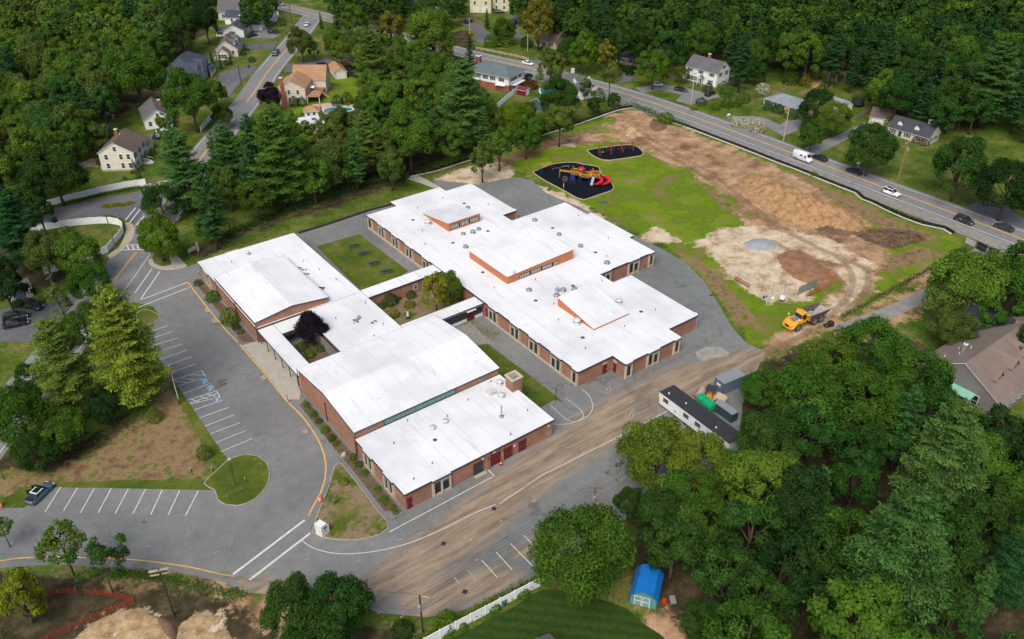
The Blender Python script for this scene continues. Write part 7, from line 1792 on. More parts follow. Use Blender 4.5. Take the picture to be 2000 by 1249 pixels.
# ------------------------------------------------------------------ fences
def along(pts, step):
 """equally spaced stations on a polyline of site points"""
 P = [Vector((p[0], p[1])) for p in pts]; L = [0]
 for a, b in zip(P, P[1:]): L.append(L[-1]+(b-a).length)
 n = max(1, round(L[-1]/step)); out = []
 for k in range(n+1):
  d = L[-1]*k/n; i = 0
  while i < len(P)-2 and L[i+1] < d: i += 1
  t = (d-L[i])/max(1e-6, L[i+1]-L[i]); out.append(P[i].lerp(P[i+1], t))
 return out
def panel_fence(label, pts, h, mat, step=2.4, name='vinyl_fence', th=.05, post=.07, boards=0):
 st = along(pts, step); o = st[0]; t = thing(name, label, 'fence', (o.x, o.y, 0))
 pm = MB(); pm.box(-post, post, -post, post, -.05, h+.12); pm = pm.mesh('post', mat)
 if boards:
  bm_ = MB(); bm_.box(0, 1, -th/2, th/2, .08, h); bm_ = bm_.mesh('board', mat)
 else:
  bm_ = MB(); bm_.box(0, 1, -th/2, th/2, .06, h-.14); bm_.box(0, 1, -th/2-.02, th/2+.02, h-.14, h); bm_ = bm_.mesh('panel', mat)
 for p in st: put('post', pm, t, (p.x-o.x, p.y-o.y, 0))
 for a, b in zip(st, st[1:]):
  d = b-a; an = math.atan2(d.y, d.x); L = d.length
  if boards:
   n = boards
   for k in range(n):
    q = a+d*(k/n); c = put('board', bm_, t, (q.x-o.x, q.y-o.y, 0), an+trnd.uniform(-.03,.03)); c.scale = (L/n*.94, 1, trnd.uniform(.95, 1.04))
  else:
   q = a+d.normalized()*post; c = put('panel', bm_, t, (q.x-o.x, q.y-o.y, 0), an); c.scale = (max(.05, L-2*post), 1, 1)
 return t
panel_fence('long white vinyl fence curving round the lawn inside the loop road', smooth_line(SL([(52,456),(105,447),(160,440),(210,437),(234,441),(243,449),(238,462),(222,481),(205,499),(180,504),(150,515),(118,528),(88,536)]), 1.5), 1.85, 'vinyl')
panel_fence('straight white vinyl fence above the loop road below the cream house', SL([(80,408),(130,394),(190,379),(240,368),(285,361)]), 1.75, 'vinyl')
panel_fence('short white fence behind the cream house at the dark wood', SL([(143,283),(182,283),(220,282)]), 1.8, 'vinyl')
panel_fence('white vinyl fence along the lot at the bottom of the view', SL([(800,1282),(845,1256),(1003,1173),(1060,1143)]), 1.85, 'vinyl')
panel_fence('low white fence beside the far ranch drive', SL([(503,37),(544,30)]), 1.6, 'vinyl')
panel_fence('white fence piece with an arched gate beside the street', SL([(393,258),(407,241),(420,225)]), 1.7, 'vinyl', 2.0)
panel_fence('white fence dividing the ranch lawn from the red shed', SL([(970,214),(990,196),(1012,178)]), 1.8, 'vinyl')
panel_fence('white porch fence of the blue-grey house', SL([(408,133),(422,118)]), 1.3, 'vinyl')
panel_fence('grey weathered board fence behind the swing lawn', SL([(1606,146),(1656,149),(1706,163)]), 1.8, 'wood', 2.4, 'board_fence', boards=7)
panel_fence('leaning brown board fence beside the garage of the dormered cape', SL([(1670,236),(1706,217)]), 1.7, 'wood', 2.4, 'board_fence', boards=7)
panel_fence('dark board fence behind the tan garage', SL([(656,124),(686,146),(712,165)]), 1.6, 'dark', 2.4, 'board_fence', boards=6)
panel_fence('grey board fence along the far driveway of the yellow house', SL([(921,40),(945,53)]), 1.7, 'wood', 2.4, 'board_fence', boards=6)
def rail_fence(label, pts, h=1.1):
 st = along(pts, 2.8); o = st[0]; t = thing('rail_fence', label, 'fence', (o.x, o.y, 0))
 pm = MB(); pm.box(-.09,.09,-.09,.09,0,h+.1); pm = pm.mesh('post', 'woodpale'); rm = MB(); rm.box(0,1,-.05,.05,-.07,.07); rm = rm.mesh('rail', 'woodpale')
 for p in st: put('post', pm, t, (p.x-o.x, p.y-o.y, 0))
 for a, b in zip(st, st[1:]):
  d = b-a
  for z in (.35,.7,1.0): c = put('rail', rm, t, (a.x-o.x, a.y-o.y, z), math.atan2(d.y, d.x)); c.scale = (d.length, 1, 1)
rail_fence('pale split rail fence between the main road and the corner lawn', SL([(930,97),(960,103),(1000,111),(1032,119)]))
def chain_fence(label, pts, h=1.8, step=2.6, col='steel', mesh=.3, name='chain_link_fence', r=.006):
 st = along(pts, step); o = st[0]; t = thing(name, label, 'fence', (o.x, o.y, 0))
 pm = MB(); pm.tube([(0,0,-.05),(0,0,h)], .035, 6); pm = pm.mesh('post', col); rm = MB(); rm.box(0,1,-.02,.02,-.02,.02); rm = rm.mesh('rail', col)
 for p in st: put('post', pm, t, (p.x-o.x, p.y-o.y, 0))
 net = MB()
 for a, b in zip(st, st[1:]):
  d = b-a; L = d.length; u = d.normalized()
  c = put('rail', rm, t, (a.x-o.x, a.y-o.y, h), math.atan2(d.y, d.x)); c.scale = (L, 1, 1)
  if mesh:
   n = int((L+h)/mesh)
   for k in range(n):
    for s in (0, 1):
     x0 = k*mesh-(h if s else 0); x1 = x0+(h if s else -h)
     z0, z1 = 0, h; xa, xb = x0, x1
     # clip the slanted wire to the bay
     def cl(xa, za, xb, zb):
      if xa > xb: xa, za, xb, zb = xb, zb, xa, za
      if xb <= 0 or xa >= L: return None
      if xa < 0: za += (zb-za)*(0-xa)/(xb-xa); xa = 0
      if xb > L: zb = za+(zb-za)*(L-xa)/(xb-xa); xb = L
      return xa, za, xb, zb
     q = cl(xa, z0, xb, z1)
     if q and q[2]-q[0] > .02:
      A = a+u*q[0]-o; B = a+u*q[2]-o
      net.add([(A.x,A.y,q[1]-r),(B.x,B.y,q[3]-r),(B.x,B.y,q[3]+r),(A.x,A.y,q[1]+r)], [(0,1,2,3)])
 if net.v: o2 = net.mesh('wire_mesh', col, fix=False); q = put('wire_mesh', o2, t); q['kind'] = 'stuff'
 return t
M['chain'] = plain('dull_chain_link', (.20,.21,.21), .6, .1, 2)
M['chain_dark'] = plain('dark_chain_link', (.06,.075,.06), .7, .1, 2)
chain_fence('temporary chain link fence following the classroom wall beside the haul road', SL([(1218,757),(1243,746),(1275,728),(1320,706),(1345,692),(1375,676),(1400,663),(1413,651),(1396,636),(1372,622)]), 1.9, 2.5, 'chain', .35)
chain_fence('temporary chain link fence crossing the haul road towards the trailer', SL([(1218,757),(1236,779),(1262,793),(1281,810)]), 1.9, 2.5, 'chain', .35)
chain_fence('chain link fence at the right classroom corner beside the play yard', SL([(1240,540),(1262,530),(1284,518),(1290,508)]), 1.8, 2.2, 'chain', .35)
chain_fence('chain link fence along the main road behind the black silt fence', [(197.6,197),(197.9,180),(198.6,160),(199.0,140),(199.0,118),(198,108),(197.2,98),(197.4,84)], 1.9, 3.0, 'chain', .5)
chain_fence('dark chain link fence with weeds along the paved path', SL([(1886,488),(1830,520),(1760,560),(1700,592),(1640,625)]), 1.2, 3.0, 'chain_dark', .3)
chain_fence('chain link fence along the wood edge behind the school lawn', SL([(560,420),(640,392),(720,366),(797,347)]), 1.6, 3.2, 'chain_dark', .5)
chain_fence('left wing of the ball field backstop', SL([(1441,543),(1461,554),(1480,566)]), 2.2, 2.6, 'chain', .3)
chain_fence('tall ball field backstop of three bays', SL([(1487,570),(1507,577),(1531,582),(1550,580)]), 3.2, 2.4, 'chain_dark', .3)
t = chain_fence('right wing of the backstop hung with green windscreen', SL([(1558,577),(1576,569),(1594,560)]), 2.0, 2.6, 'chain', 0)
a, b = S(1558,577), S(1594,560); mb = MB(); d = (b-a); mb.prism(strip([(0,0),(d.x,d.y)], .02), .1, 1.9); mb.build('windscreen', plain('faded_green_screen', (.21,.26,.21), .8, .15, 1), t, (a.x-t.location.x, a.y-t.location.y, 0))
def silt(label, pts, sock=True):
 P = smooth_line(pts, 2.0); o = P[0]; t = thing('silt_fence', label, 'silt fence', (o[0], o[1], 0)); L = [(x-o[0], y-o[1]) for x, y in P]
 off = strip(L, .9, -.9); n = len(L)
 mb = MB(); mb.prism(strip([((p[0]), (p[1])) for p in off[:n]], .025), -.02, .75); mb.build('fabric', plain('black_geotextile', (.012,.012,.014), .7, .2, 1), t)
 mb = MB(); mb.tube([(x+random.uniform(-.08,.08), y+random.uniform(-.08,.08), .16) for x, y in L], .17, 7); mb.build('sock', plain('pale_filter_sock', (.52,.50,.45), .9, .12, 1), t, smooth=True)
 for p in along(off[:n], 3.0): mb = MB(); mb.box(-.03,.03,-.03,.03,-.05,.95); mb.build('stake', 'wood', t, (p.x, p.y, 0))
silt('black silt fence with white sock along the upper left edge of the field', SL([(1237,212),(1210,216),(1180,226),(1140,240),(1100,253),(1040,272),(960,301),(900,320),(850,336),(800,347)])[::-1])
silt('black silt fence with white sock along the main road edge of the field', SL([(1298,236),(1340,250),(1400,273),(1450,292),(1500,312),(1560,335),(1637,366),(1668,378),(1682,390),(1700,397),(1750,421),(1800,440),(1842,449),(1858,459)]))
def orange_fence():
 for lab, pts in (('orange snow fence running diagonally to the lower left corner', [(262,1177),(200,1202),(140,1228),(80,1256)]), ('orange snow fence running left from the utility pole pit', [(262,1176),(225,1166),(165,1159)]), ('short bent orange snow fence near the yellowing tree', [(150,1158),(105,1160),(88,1178),(78,1192)]), ('orange snow fence piece at the left corner under the yellowing tree', [(5,1246),(10,1236)])):
  P = along(SL(pts), .9); o = P[0]; t = thing('snow_fence', lab, 'fence', (o.x, o.y, 0)); mb = MB()
  top = [(p.x-o.x+trnd.uniform(-.06,.06), p.y-o.y+trnd.uniform(-.06,.06), 1.0+trnd.uniform(-.14,.06)) for p in P]
  for k in range(len(P)-1):
   A, B = P[k]-o, P[k+1]-o
   for f0, f1 in ((.03,.09),(.2,.27),(.4,.47),(.6,.67),(.84,.95)):
    za0, za1, zb0, zb1 = top[k][2]*f0, top[k][2]*f1, top[k+1][2]*f0, top[k+1][2]*f1
    mb.add([(A.x,A.y,za0),(B.x,B.y,zb0),(B.x,B.y,zb1),(A.x,A.y,za1)], [(0,1,2,3)])
   q = mb.add([(A.x,A.y,0),(A.x+.1,A.y+.03,0),(A.x+.1,A.y+.03,top[k][2]),(A.x,A.y,top[k][2])], [(0,1,2,3)])
  mb.build('netting', plain('orange_red_netting', (.36,.04,.018), .7, .2, 2), t)
  for k, p in enumerate(P[::3]): m = MB(); m.box(-.03,.03,-.03,.03,0,1.1); m.build('stake', 'wood', t, (p.x-o.x, p.y-o.y, 0))
orange_fence()
def gate_panel(a, b, h, label, mat):
 A, B = S(*a), S(*b); d = B-A; t = thing('gate_panel', label, 'gate', (A.x, A.y, 0), math.atan2(d.y, d.x)); L = d.length
 mb = MB(); mb.tube([(0,0,0),(0,0,h),(L,0,h),(L,0,0)], .04, 5); mb.build('frame', 'steel', t)
 mb = MB(); mb.box(.05,L-.05,-.015,.015,.1,h-.06); mb.build('screen', mat, t)
 mb = MB(); mb.tube([(.04,0,h*.5),(L-.04,0,h*.5)], .03, 4); mb.build('rail', 'steel', t)
M['screen_black'] = plain('black_privacy_screen', (.012,.014,.017), .7, .1, 1)
gate_panel((1905.3,486), (1925,496), 2.1, 'left leaf of the black screened gate at the right border', 'screen_black'); gate_panel((1926.9,497), (1949,503), 2.1, 'right leaf of the black screened gate at the right border', 'screen_black')
gate_panel((1884,475), (1903,484), 1.6, 'pale grey barrier panel left of the black screened gate', 'gsiding')
a, b = S(1989,486), S(2016,474); t = thing('guard_rail', 'white guard rail at the right border beside the main road', 'guard rail', (a.x, a.y, 0)); mb = MB(); mb.prism(strip([(0,0),(b.x-a.x,b.y-a.y)], .06), .5, .85); mb.build('beam', 'white', t); mb = MB(); mb.box(-.08,.08,-.08,.08,0,.8); mb.build('post', 'steel', t)

# ------------------------------------------------------------------ poles and wires
POLES = {}
def height_at(px, py, ptop):
 g_ = S(px, py); lo, hi = 0, 25
 for _ in range(40):
  m_ = (lo+hi)/2; q = Vector((g_.x, g_.y, m_)); dx = Vector((q.x*_cy-q.y*_sy, q.x*_sy+q.y*_cy, m_-CAM_H))
  v_ = 624.5-CAM_F*(dx.y*_sp+dx.z*_cp)/(dx.y*_cp-dx.z*_sp)
  lo, hi = (m_, hi) if v_ > ptop else (lo, m_)
 return lo
def pole(key, base, ptop, label, mat='pole', arms=1, ang=0, can=False, h=None):
 p = S(*base); h = h or height_at(base[0], base[1], ptop); t = thing('utility_pole', label, 'utility pole', (p.x, p.y, 0), R_(ang))
 mb = MB(); mb.tube([(0,0,-.1),(0,0,h*.5),(0,0,h)], [.16,.14,.11], 8); mb.build('shaft', mat, t)
 for k in range(arms):
  z = h-.25-k*.9
  for s in (-1, 1) if arms > 1 and k == 0 else (1,):
   mb = MB(); mb.box(-1.25,1.25,.1*s-.06,.1*s+.06,z,z+.12); mb.build('crossarm', 'woodpale' if mat != 'pole' else 'wood', t)
  for x in (-1.1,-.5,.5,1.1): mb = MB(); mb.lathe([(.05,z+.12),(.06,z+.25),(.03,z+.3)], 6, (x,.1)); mb.build('insulator', 'steel', t)
 if can: mb = MB(); mb.lathe([(.26,h-2.6),(.3,h-2.5),(.3,h-1.6),(.22,h-1.45),(.08,h-1.4)], 10, (.0,-.45)); mb.build('transformer', 'steel', t)
 a = R_(ang); POLES[key] = [(p.x+x*math.cos(a)-.1*math.sin(a), p.y+x*math.sin(a)+.1*math.cos(a), h+.05) for x in (-1.1,-.4,.4,1.1)]+[(p.x, p.y, h-2.4), (p.x, p.y, h-3.0)]
pole('a', (340,1202), 1112, 'black creosoted utility pole with double crossarm beside the sand pit', 'poledark', 2, -22); pole('b', (826,1236), 1163, 'utility pole standing at the bottom edge by the white fence', 'poledark', 1, -50, True); pole('c', (1158,1014), 952, 'utility pole with grey transformer behind the huge rounded tree', 'pole', 2, -40, True)
pole('d', (226,488), 418, 'leaning pale utility pole at the crosswalk', 'pole', 1, 60); pole('e', (110,580), 540, 'utility pole by the mulch bed of the left driveway', 'pole', 1, 50); pole('f', (422,214), 177, 'utility pole at the street below the blue-grey house', 'pole', 1, 40)
pole('g', (472,168), 124, 'dark utility pole on the grass strip of the curved driveway', 'poledark', 1, 45); pole('h', (511,118), 80, 'utility pole beside the bungalow walk', 'pole', 1, 45); pole('i', (570,46), 5, 'utility pole at the far junction corner', 'poledark', 1, 45)
pole('j', (917.6,68), 38, 'utility pole with streetlight arm on the far side road', 'woodpale', 1, 20); pole('k', (1030.5,101), 60, 'pale utility pole on the corner lawn in front of the peach bungalow', 'woodpale', 1, 10); pole('l', (1185,128), 92, 'pale utility pole at the thin yellowing tree', 'pole', 1, 10)
pole('m', (1349.5,205), 143, 'pale utility pole at the colonial driveway mouth', 'woodpale', 1, 5); pole('n', (1530,275), 208, 'leaning pale utility pole before the slate cottage', 'woodpale', 1, 0); pole('o', (1753,354), 278, 'orange-brown utility pole with transformer on the cape house lawn', plain('orange_brown_pole', (.36,.19,.08), .9, .2, 2), 1, 0, True)
WIRE = plain('wire', (.03,.03,.032), .6)
def wires(a, b, idx=(0,1,2,3,4,5), r=.018, sag=.55):
 for i in idx:
  A, B = Vector(a[i]), Vector(b[i]); mid = (A+B)/2; L = (B-A).length; n = 10; s_ = sag*L/40
  mb = MB(); o = A; mb.tube([tuple(A.lerp(B, k/n)-o-Vector((0,0,4*s_*(k/n)*(1-k/n)))) for k in range(n+1)], r, 4, cap=False)
  w_ = mb.build('power_line', WIRE, None, tuple(o)); tag(w_, 'thin dark overhead wire strung between utility poles', 'wire', 'overhead wires between the poles')
wires(POLES['a'], POLES['b']); wires(POLES['b'], POLES['c'])
off = Vector(POLES['a'][0])-Vector(POLES['b'][0]); ex = [tuple(Vector(p)+off*.9) for p in POLES['a']]; wires(ex, POLES['a'], (0,1,3,4))
off = Vector(POLES['c'][0])-Vector(POLES['b'][0]); ex = [tuple(Vector(p)+off*.9) for p in POLES['c']]; wires(POLES['c'], ex, (0,1,3,4))
for q, r in (('e','d'),('d','f'),('f','g'),('g','h'),('h','i'),('k','l'),('l','m'),('m','n'),('n','o')): wires(POLES[q], POLES[r], (1,4,5), .02)
def lamp(base, top, label):
 p = S(*base); h = height_at(base[0], base[1], top); t = thing('lamp_post', label, 'lamp post', (p.x, p.y, 0))
 mb = MB(); mb.tube([(0,0,0),(0,0,h)], [.07,.05], 7); mb.build('shaft', 'dark', t); mb = MB(); mb.lathe([(.1,h),(.28,h+.08),(.3,h+.3),(.12,h+.42)], 10); mb.build('lamp_head', 'concrete', t)
lamp((461,950), 899, 'slim parking lamp on the grass island'); lamp((9,937), 901, 'parking lamp at the left border on the brown slope')
p = S(351, 790); h = height_at(351, 790, 715); t = thing('flagpole', 'leaning white flagpole with a drooping flag beside the stalls', 'flagpole', (p.x, p.y, 0)); mb = MB(); mb.tube([(0,0,0),(0,0,1.2)], .09, 8); mb.build('base', 'reddoor', t); mb = MB(); mb.tube([(0,0,1.2),(0,0,h)], [.07,.04], 8); mb.build('shaft', 'white', t); mb = MB(); mb.lathe([(.02,h),(.1,h+.06),(.02,h+.14)], 8); mb.build('finial', 'amber', t)
mb = MB(); fx = [(0,0),(.2,.12),(.42,-.06),(.6,.1)]
for k in range(3):
 (x0, y0), (x1, y1) = fx[k], fx[k+1]
 for s in range(7): z0 = h-.2-1.5*(s+1)/7-.3*k*.4; z1 = z0+1.5/7; mb.add([(x0,y0,z0+.1),(x1,y1,z0),(x1,y1,z1),(x0,y0,z1+.1)], [(0,1,2,3)], s % 2)
mb.add([(.02,.02,h-.85),(.3,.05,h-.9),(.3,.05,h-.2),(.02,.02,h-.12)], [(0,1,2,3)], 2); mb.v[-4:] = [(x, y-.05, z) for x, y, z in mb.v[-4:]]; mb.build('flag', ['red','white','blue'], t)

# ------------------------------------------------------------------ playgrounds
def pad(name, label, pts, mat='mulch_black'):
 P = smooth_line(SL(pts+[pts[0]]), 1.2)[:-1]; sheet(name, P, .04, mat)
 mb = MB(); mb.prism(strip(P+[P[0]], .09), -.02, .16); t = tag(mb.build('timber_edging', 'woodpale'), label, 'edging')
pad('mulch_pad', 'pale timber edging round the black pad of the climbing frame', [(1040,337),(1054,331),(1078,322),(1095,319),(1121,318),(1140,322),(1168,327),(1174,341),(1193,357),(1197,371),(1168,382),(1140,391),(1128,388),(1101,373),(1060,351)])
pad('mulch_pad', 'pale timber edging round the black pad of the swings', [(1146,295),(1169,290),(1234,284),(1257,300),(1252,305),(1190,314),(1176,313),(1160,306)])
a, b = S(1112,349), S(1165,356); ang = math.atan2(b.y-a.y, b.x-a.x); t = thing('play_structure', 'large climbing frame with amber rails, blue legs and two red spiral slides', 'playground', (a.x, a.y, .04), ang); Lp = (b-a).length
def deck(x, y, z, s=1.1):
 mb = MB(); mb.box(x-s,x+s,y-s,y+s,z,z+.1); mb.build('deck', 'dark', t)
 for dx in (-s,s):
  for dy in (-s,s): mb = MB(); mb.tube([(x+dx,y+dy,0),(x+dx,y+dy,z+1.3)], .07, 7); mb.build('post', 'blue', t); m = MB(); m.tube([(x+dx,y+dy,z+.3),(x+dx,y+dy,z+1.75)], .085, 7); m.build('post_sleeve', 'amber', t)
 for y_ in (y-s,y+s):
  mb = MB(); mb.box(x-s+.1,x+s-.1,y_-.04,y_+.04,z+.95,z+1.1)
  for k in range(6): mb.box(x-s+.2+k*.33,x-s+.3+k*.33,y_-.03,y_+.03,z+.12,z+.95)
  mb.build('railing', 'amber', t)
deck(1.8,0,1.6); deck(4.6,-.3,1.3); deck(7.4,0,1.6,1.2)
for x0,x1 in ((2.9,3.5),(5.7,6.2)): mb = MB(); mb.box(x0,x1,-.9,.7,1.45,1.55); mb.box(x0,x1,-.95,-.87,1.6,2.5); mb.box(x0,x1,.67,.75,1.6,2.5); mb.build('bridge', 'amber', t)
mb = MB(); mb.lathe([(1.1,2.95),(1.0,3.2),(.7,3.5),(.2,3.65)], 12, (3.2,.3)); mb.build('dome_roof', plain('crimson_dome', (.42,.015,.06), .4), t, smooth=True)
mb = MB(); mb.tube([(3.2,.3,1.5),(3.2,.3,2.95)], .1, 6); mb.build('dome_post', 'amber', t)
def slide(cx, cy, r, a0, a1, z0, z1, rail):
 n = 16; rings = []
 for k in range(n+1):
  f = k/n; an = R_(a0+(a1-a0)*f); z = z0+(z1-z0)*f; c, s_ = math.cos(an), math.sin(an)
  rings.append([(cx+(r+dx)*c, cy+(r+dx)*s_, z+dz) for dx, dz in ((-.42,.42),(-.36,.42),(-.26,.06),(.26,.06),(.36,.42),(.42,.42),(.32,-.04),(-.32,-.04))])
 mb = MB(); mb.loft(rings); mb.build('slide', 'red', t, smooth=False)
slide(8.5,-2.1,1.0,95,-160,1.75,.35,0); slide(10.1,-1.0,1.15,120,-120,1.75,.35,0)
mb = MB(); mb.loft([[(8.1,-1.1-f*.2,1.7*(1-g_)+.15),(8.1,-1.9,1.7*(1-g_)+.15)] and [(6.6,-1.1-2.2*g_,1.65-1.4*g_),(7.3,-1.1-2.2*g_,1.65-1.4*g_),(7.3,-1.1-2.2*g_,1.85-1.4*g_),(6.6,-1.1-2.2*g_,1.85-1.4*g_)] for f, g_ in ((0,0),(0,.5),(0,1))]); mb.build('straight_slide', 'steel', t)
for k in range(4):
 mb = MB(); y = -.6-.25*k; mb.tube([(1.0+.2*k,-1.1,1.7),(1.0+.3*k,-2.0,1.5),(.9+.45*k,-2.7,.8),(.8+.55*k,-2.9,0)], .06, 6); mb.build('arch_climber', 'blue', t)
mb = MB(); mb.tube([(-.6+.75*math.cos(q*math.pi/8), -2.4, .8+.75*math.sin(q*math.pi/8)) for q in range(17)], .05, 6, cap=False)
for q in range(4): c, s_ = math.cos(q*math.pi/4)*.72, math.sin(q*math.pi/4)*.72; mb.tube([(-.6-c,-2.4,.8-s_),(-.6+c,-2.4,.8+s_)], .03, 4)
mb.build('wheel_climber', 'wood', t)
mb = MB(); mb.box(-2.8,.7,-.45,-.35,1.95,2.08); mb.box(-2.8,.7,.35,.45,1.95,2.08)
for k in range(9): mb.box(-2.7+k*.4,-2.6+k*.4,-.4,.4,1.96,2.04)
mb.build('overhead_ladder', 'amber', t)
for y in (-.4,.4): mb = MB(); mb.tube([(-2.8,y,0),(-2.8,y,2.0)], .06, 6); mb.build('ladder_post', 'steel', t)
a, b = S(1056,337), S(1079,332); ang = math.atan2(b.y-a.y, b.x-a.x); L = (b-a).length; t = thing('monkey_bars', 'amber overhead ladder on blue legs at the left end of the black pad', 'monkey bars', (a.x, a.y, .04), ang)
for y in (-.6,.6): mb = MB(); mb.box(0,L,y-.1,y+.1,1.9,2.08); mb.build('side_rail', 'amber', t)
for k in range(9): mb = MB(); mb.tube([(L*k/8,-.55,1.98),(L*k/8,.55,1.98)], .04, 5); mb.build('rung', 'wood', t)
for x in (.05,L-.05):
 for y in (-.6,.6): mb = MB(); mb.tube([(x,y,0),(x,y,1.95)], .07, 6); mb.build('leg', 'blue', t)
for x, y, l in ((1086,332,'low bent balance bar on the black pad'),(1104,328,'pale balance beam at the back of the black pad')):
 p = S(x, y); t = thing('balance_beam', l, 'balance beam', (p.x, p.y, .04), -.4); mb = MB(); mb.tube([(-1.2,0,.3),(0,.2,.42),(1.2,0,.3)], .07, 6); mb.build('beam', 'wood' if x < 1100 else 'steel', t)
 for q in (-1.1,1.1): mb = MB(); mb.tube([(q,0,0),(q,0,.32)], .05, 5); mb.build('leg', 'steel', t)
a, b = S(1170,302.5), S(1235,293); ang = math.atan2(b.y-a.y, b.x-a.x); L = (b-a).length; t = thing('swing_set', 'swing set with four red trestles on the smaller black pad', 'swing set', (a.x, a.y, .04), ang)
M['redpost'] = plain('faded_red_steel', (.30,.045,.035), .6, .15, 2)
for k in range(4):
 x = L*k/3
 for y in (-.9,.9):
  for e in (-.18,.18): mb = MB(); mb.tube([(x+e,y,0),(x+e*.5,0,2.5)], .06, 6); mb.build('leg', 'redpost', t)
mb = MB(); mb.tube([(-.2,0,2.5),(L+.2,0,2.5)], .06, 6); mb.build('top_beam', 'redpost', t)
for k in range(3):
 for f in (.33,.67):
  x = L*(k+f)/3; sw = MB(); sw.box(x-.25,x+.25,-.1,.1,.55,.6); s_ = sw.build('swing_seat', 'white' if k == 0 and f < .5 else 'black', t)
  for e in (-.22,.22): m = MB(); m.tube([(x+e,0,.6),(x+e,0,2.48)], .018, 4); m.build('chain', 'steel', s_)
def picnic(px, py, label, first=[None]):
 p = S(px, py)
 if first[0] is None:
  t = thing('picnic_table', label, 'picnic table', (p.x, p.y, .05), R_(-12), 'picnic tables on the court lawn'); pt = plain('grey_green_slats', (.07,.085,.085), .6, .15, 2)
  for k in range(5): mb = MB(); mb.box(-1.2,1.2,-.37+k*.15,-.24+k*.15,.72,.77); mb.build('plank', pt, t)
  for y in (-.78,.64): mb = MB(); mb.box(-1.2,1.2,y,y+.26,.42,.47); mb.build('bench', pt, t)
  for x in (-.8,.8):
   for s in (-1,1): mb = MB(); mb.tube([(x,s*.7,0),(x,s*.15,.72)], .045, 5); mb.build('leg', 'dark', t)
   mb = MB(); mb.box(x-.04,x+.04,-.75,.75,.38,.42); mb.build('crossbar', 'dark', t)
  first[0] = t; return t
 return dup(first[0], (p.x, p.y, .05), R_(-12+trnd.uniform(-5,5)), label, 'picnic tables on the court lawn')
picnic(690,483,'grey picnic table furthest up the court lawn'); picnic(708,498,'grey picnic table second from the top of the court lawn'); picnic(729.5,517,'grey picnic table third from the top of the court lawn'); picnic(754.5,533,'grey picnic table nearest the brick corridor')
# hoop
p = S(1085, 783); q = S(1140, 812); ang = math.atan2(q.y-p.y, q.x-p.x); t = thing('basketball_hoop', 'basketball hoop at the end of the lawn strip', 'basketball hoop', (p.x, p.y, 0), ang)
mb = MB(); mb.tube([(0,0,0),(0,0,2.9),(.8,0,3.3)], .07, 7); mb.build('post', 'dark', t); mb = MB(); mb.box(.82,.88,-.9,.9,2.85,3.9); bb = mb.build('backboard', 'steel', t)
mb = MB(); mb.box(.882,.9,-.32,-.26,3.05,3.5); mb.box(.882,.9,.26,.32,3.05,3.5); mb.box(.882,.9,-.32,.32,3.5,3.56); mb.build('target_square', 'white', bb)
mb = MB(); mb.tube([(1.15+.23*math.cos(k*math.pi/8), .23*math.sin(k*math.pi/8), 3.05) for k in range(17)], .02, 5, cap=False); mb.build('rim', 'orange', t)
# ------------------------------------------------------------------ street and site furniture
def barrel(px, py, label, z=.0):
 p = S(px, py); t = thing('traffic_barrel', label, 'traffic barrel', (p.x, p.y, z))
 mb = MB(); mb.lathe([(.36,0),(.37,.12),(.3,.13),(.29,.42)], 12); mb.lathe([(.27,.56),(.265,.7)], 12); mb.lathe([(.25,.84),(.24,1.0),(.14,1.04)], 12); mb.build('body', 'orange', t)
 mb = MB(); mb.lathe([(.285,.421),(.272,.559)], 12); mb.build('reflective_band', 'white', t); mb = MB(); mb.lathe([(.262,.701),(.252,.839)], 12); mb.build('reflective_band', 'white', t); mb = MB(); mb.lathe([(.40,-.0),(.4,.07)], 12); mb.build('rubber_base', 'black', t)
barrel(626, 981, 'orange and white barrel on the walk beside the yellow kerb', .155); barrel(2, 990, 'orange barrel cut by the left border next to the police car')
p = S(978.5, 908); t = thing('traffic_cone', 'red traffic cone beside the maroon loading doors', 'traffic cone', (p.x, p.y, .02)); mb = MB(); mb.box(-.28,.28,-.28,.28,0,.06); mb.build('base', 'black', t); mb = MB(); mb.lathe([(.22,.06),(.05,.85)], 12); mb.build('body', plain('red_cone', (.75,.03,.02), .5), t); mb = MB(); mb.lathe([(.165,.35),(.13,.52)], 12); mb.build('reflective_band', 'white', t)
def barricade(px, py, ang, label):
 p = S(px, py); t = thing('barricade', label, 'barricade', (p.x, p.y, .02), R_(ang))
 for s in (-1, 1):
  for x in (-.55,.55): mb = MB(); mb.tube([(x,s*.35,0),(x,s*.05,1.05)], .03, 4); mb.build('leg', 'white', t)
  mb = MB()
  for k in range(5): mb.box(-.6+k*.24,-.36+k*.24,s*.1-.02,s*.1+.02,.72,1.0, k % 2)
  mb.build('striped_board', ['orange','white'], t); mb = MB(); mb.box(-.55,.55,s*.28-.02,s*.28+.02,.2,.4); mb.build('lower_board', 'white', t)
barricade(1187, 767, 20, 'orange striped barricade near the basketball court'); barricade(1234, 812, 30, 'orange striped barricade in the middle of the haul road')
p = S(631, 1042); t = thing('donation_bin', 'white clothes donation bin on the walk at the tip of the corner lawn', 'donation bin', (p.x, p.y, .17), R_(18))
mb = MB(); mb.extr([(-.75,0),(.75,0),(.75,1.6),(.35,2.1),(-.75,2.1)], 'y', -.7, .7); mb.build('body', 'white', t); mb = MB(); mb.box(-.3,.3,-.73,-.702,1.3,1.6); mb.build('chute', 'dark', t); mb = MB()
for k in range(8): a0, a1 = k*math.pi/4, (k+1)*math.pi/4; mb.add([(0,-.712,.8),(.16*math.cos(a0),-.712,.8+.16*math.sin(a0)),(.16*math.cos(a1),-.712,.8+.16*math.sin(a1))], [(0,1,2)])
mb.build('round_emblem', 'blue', t)
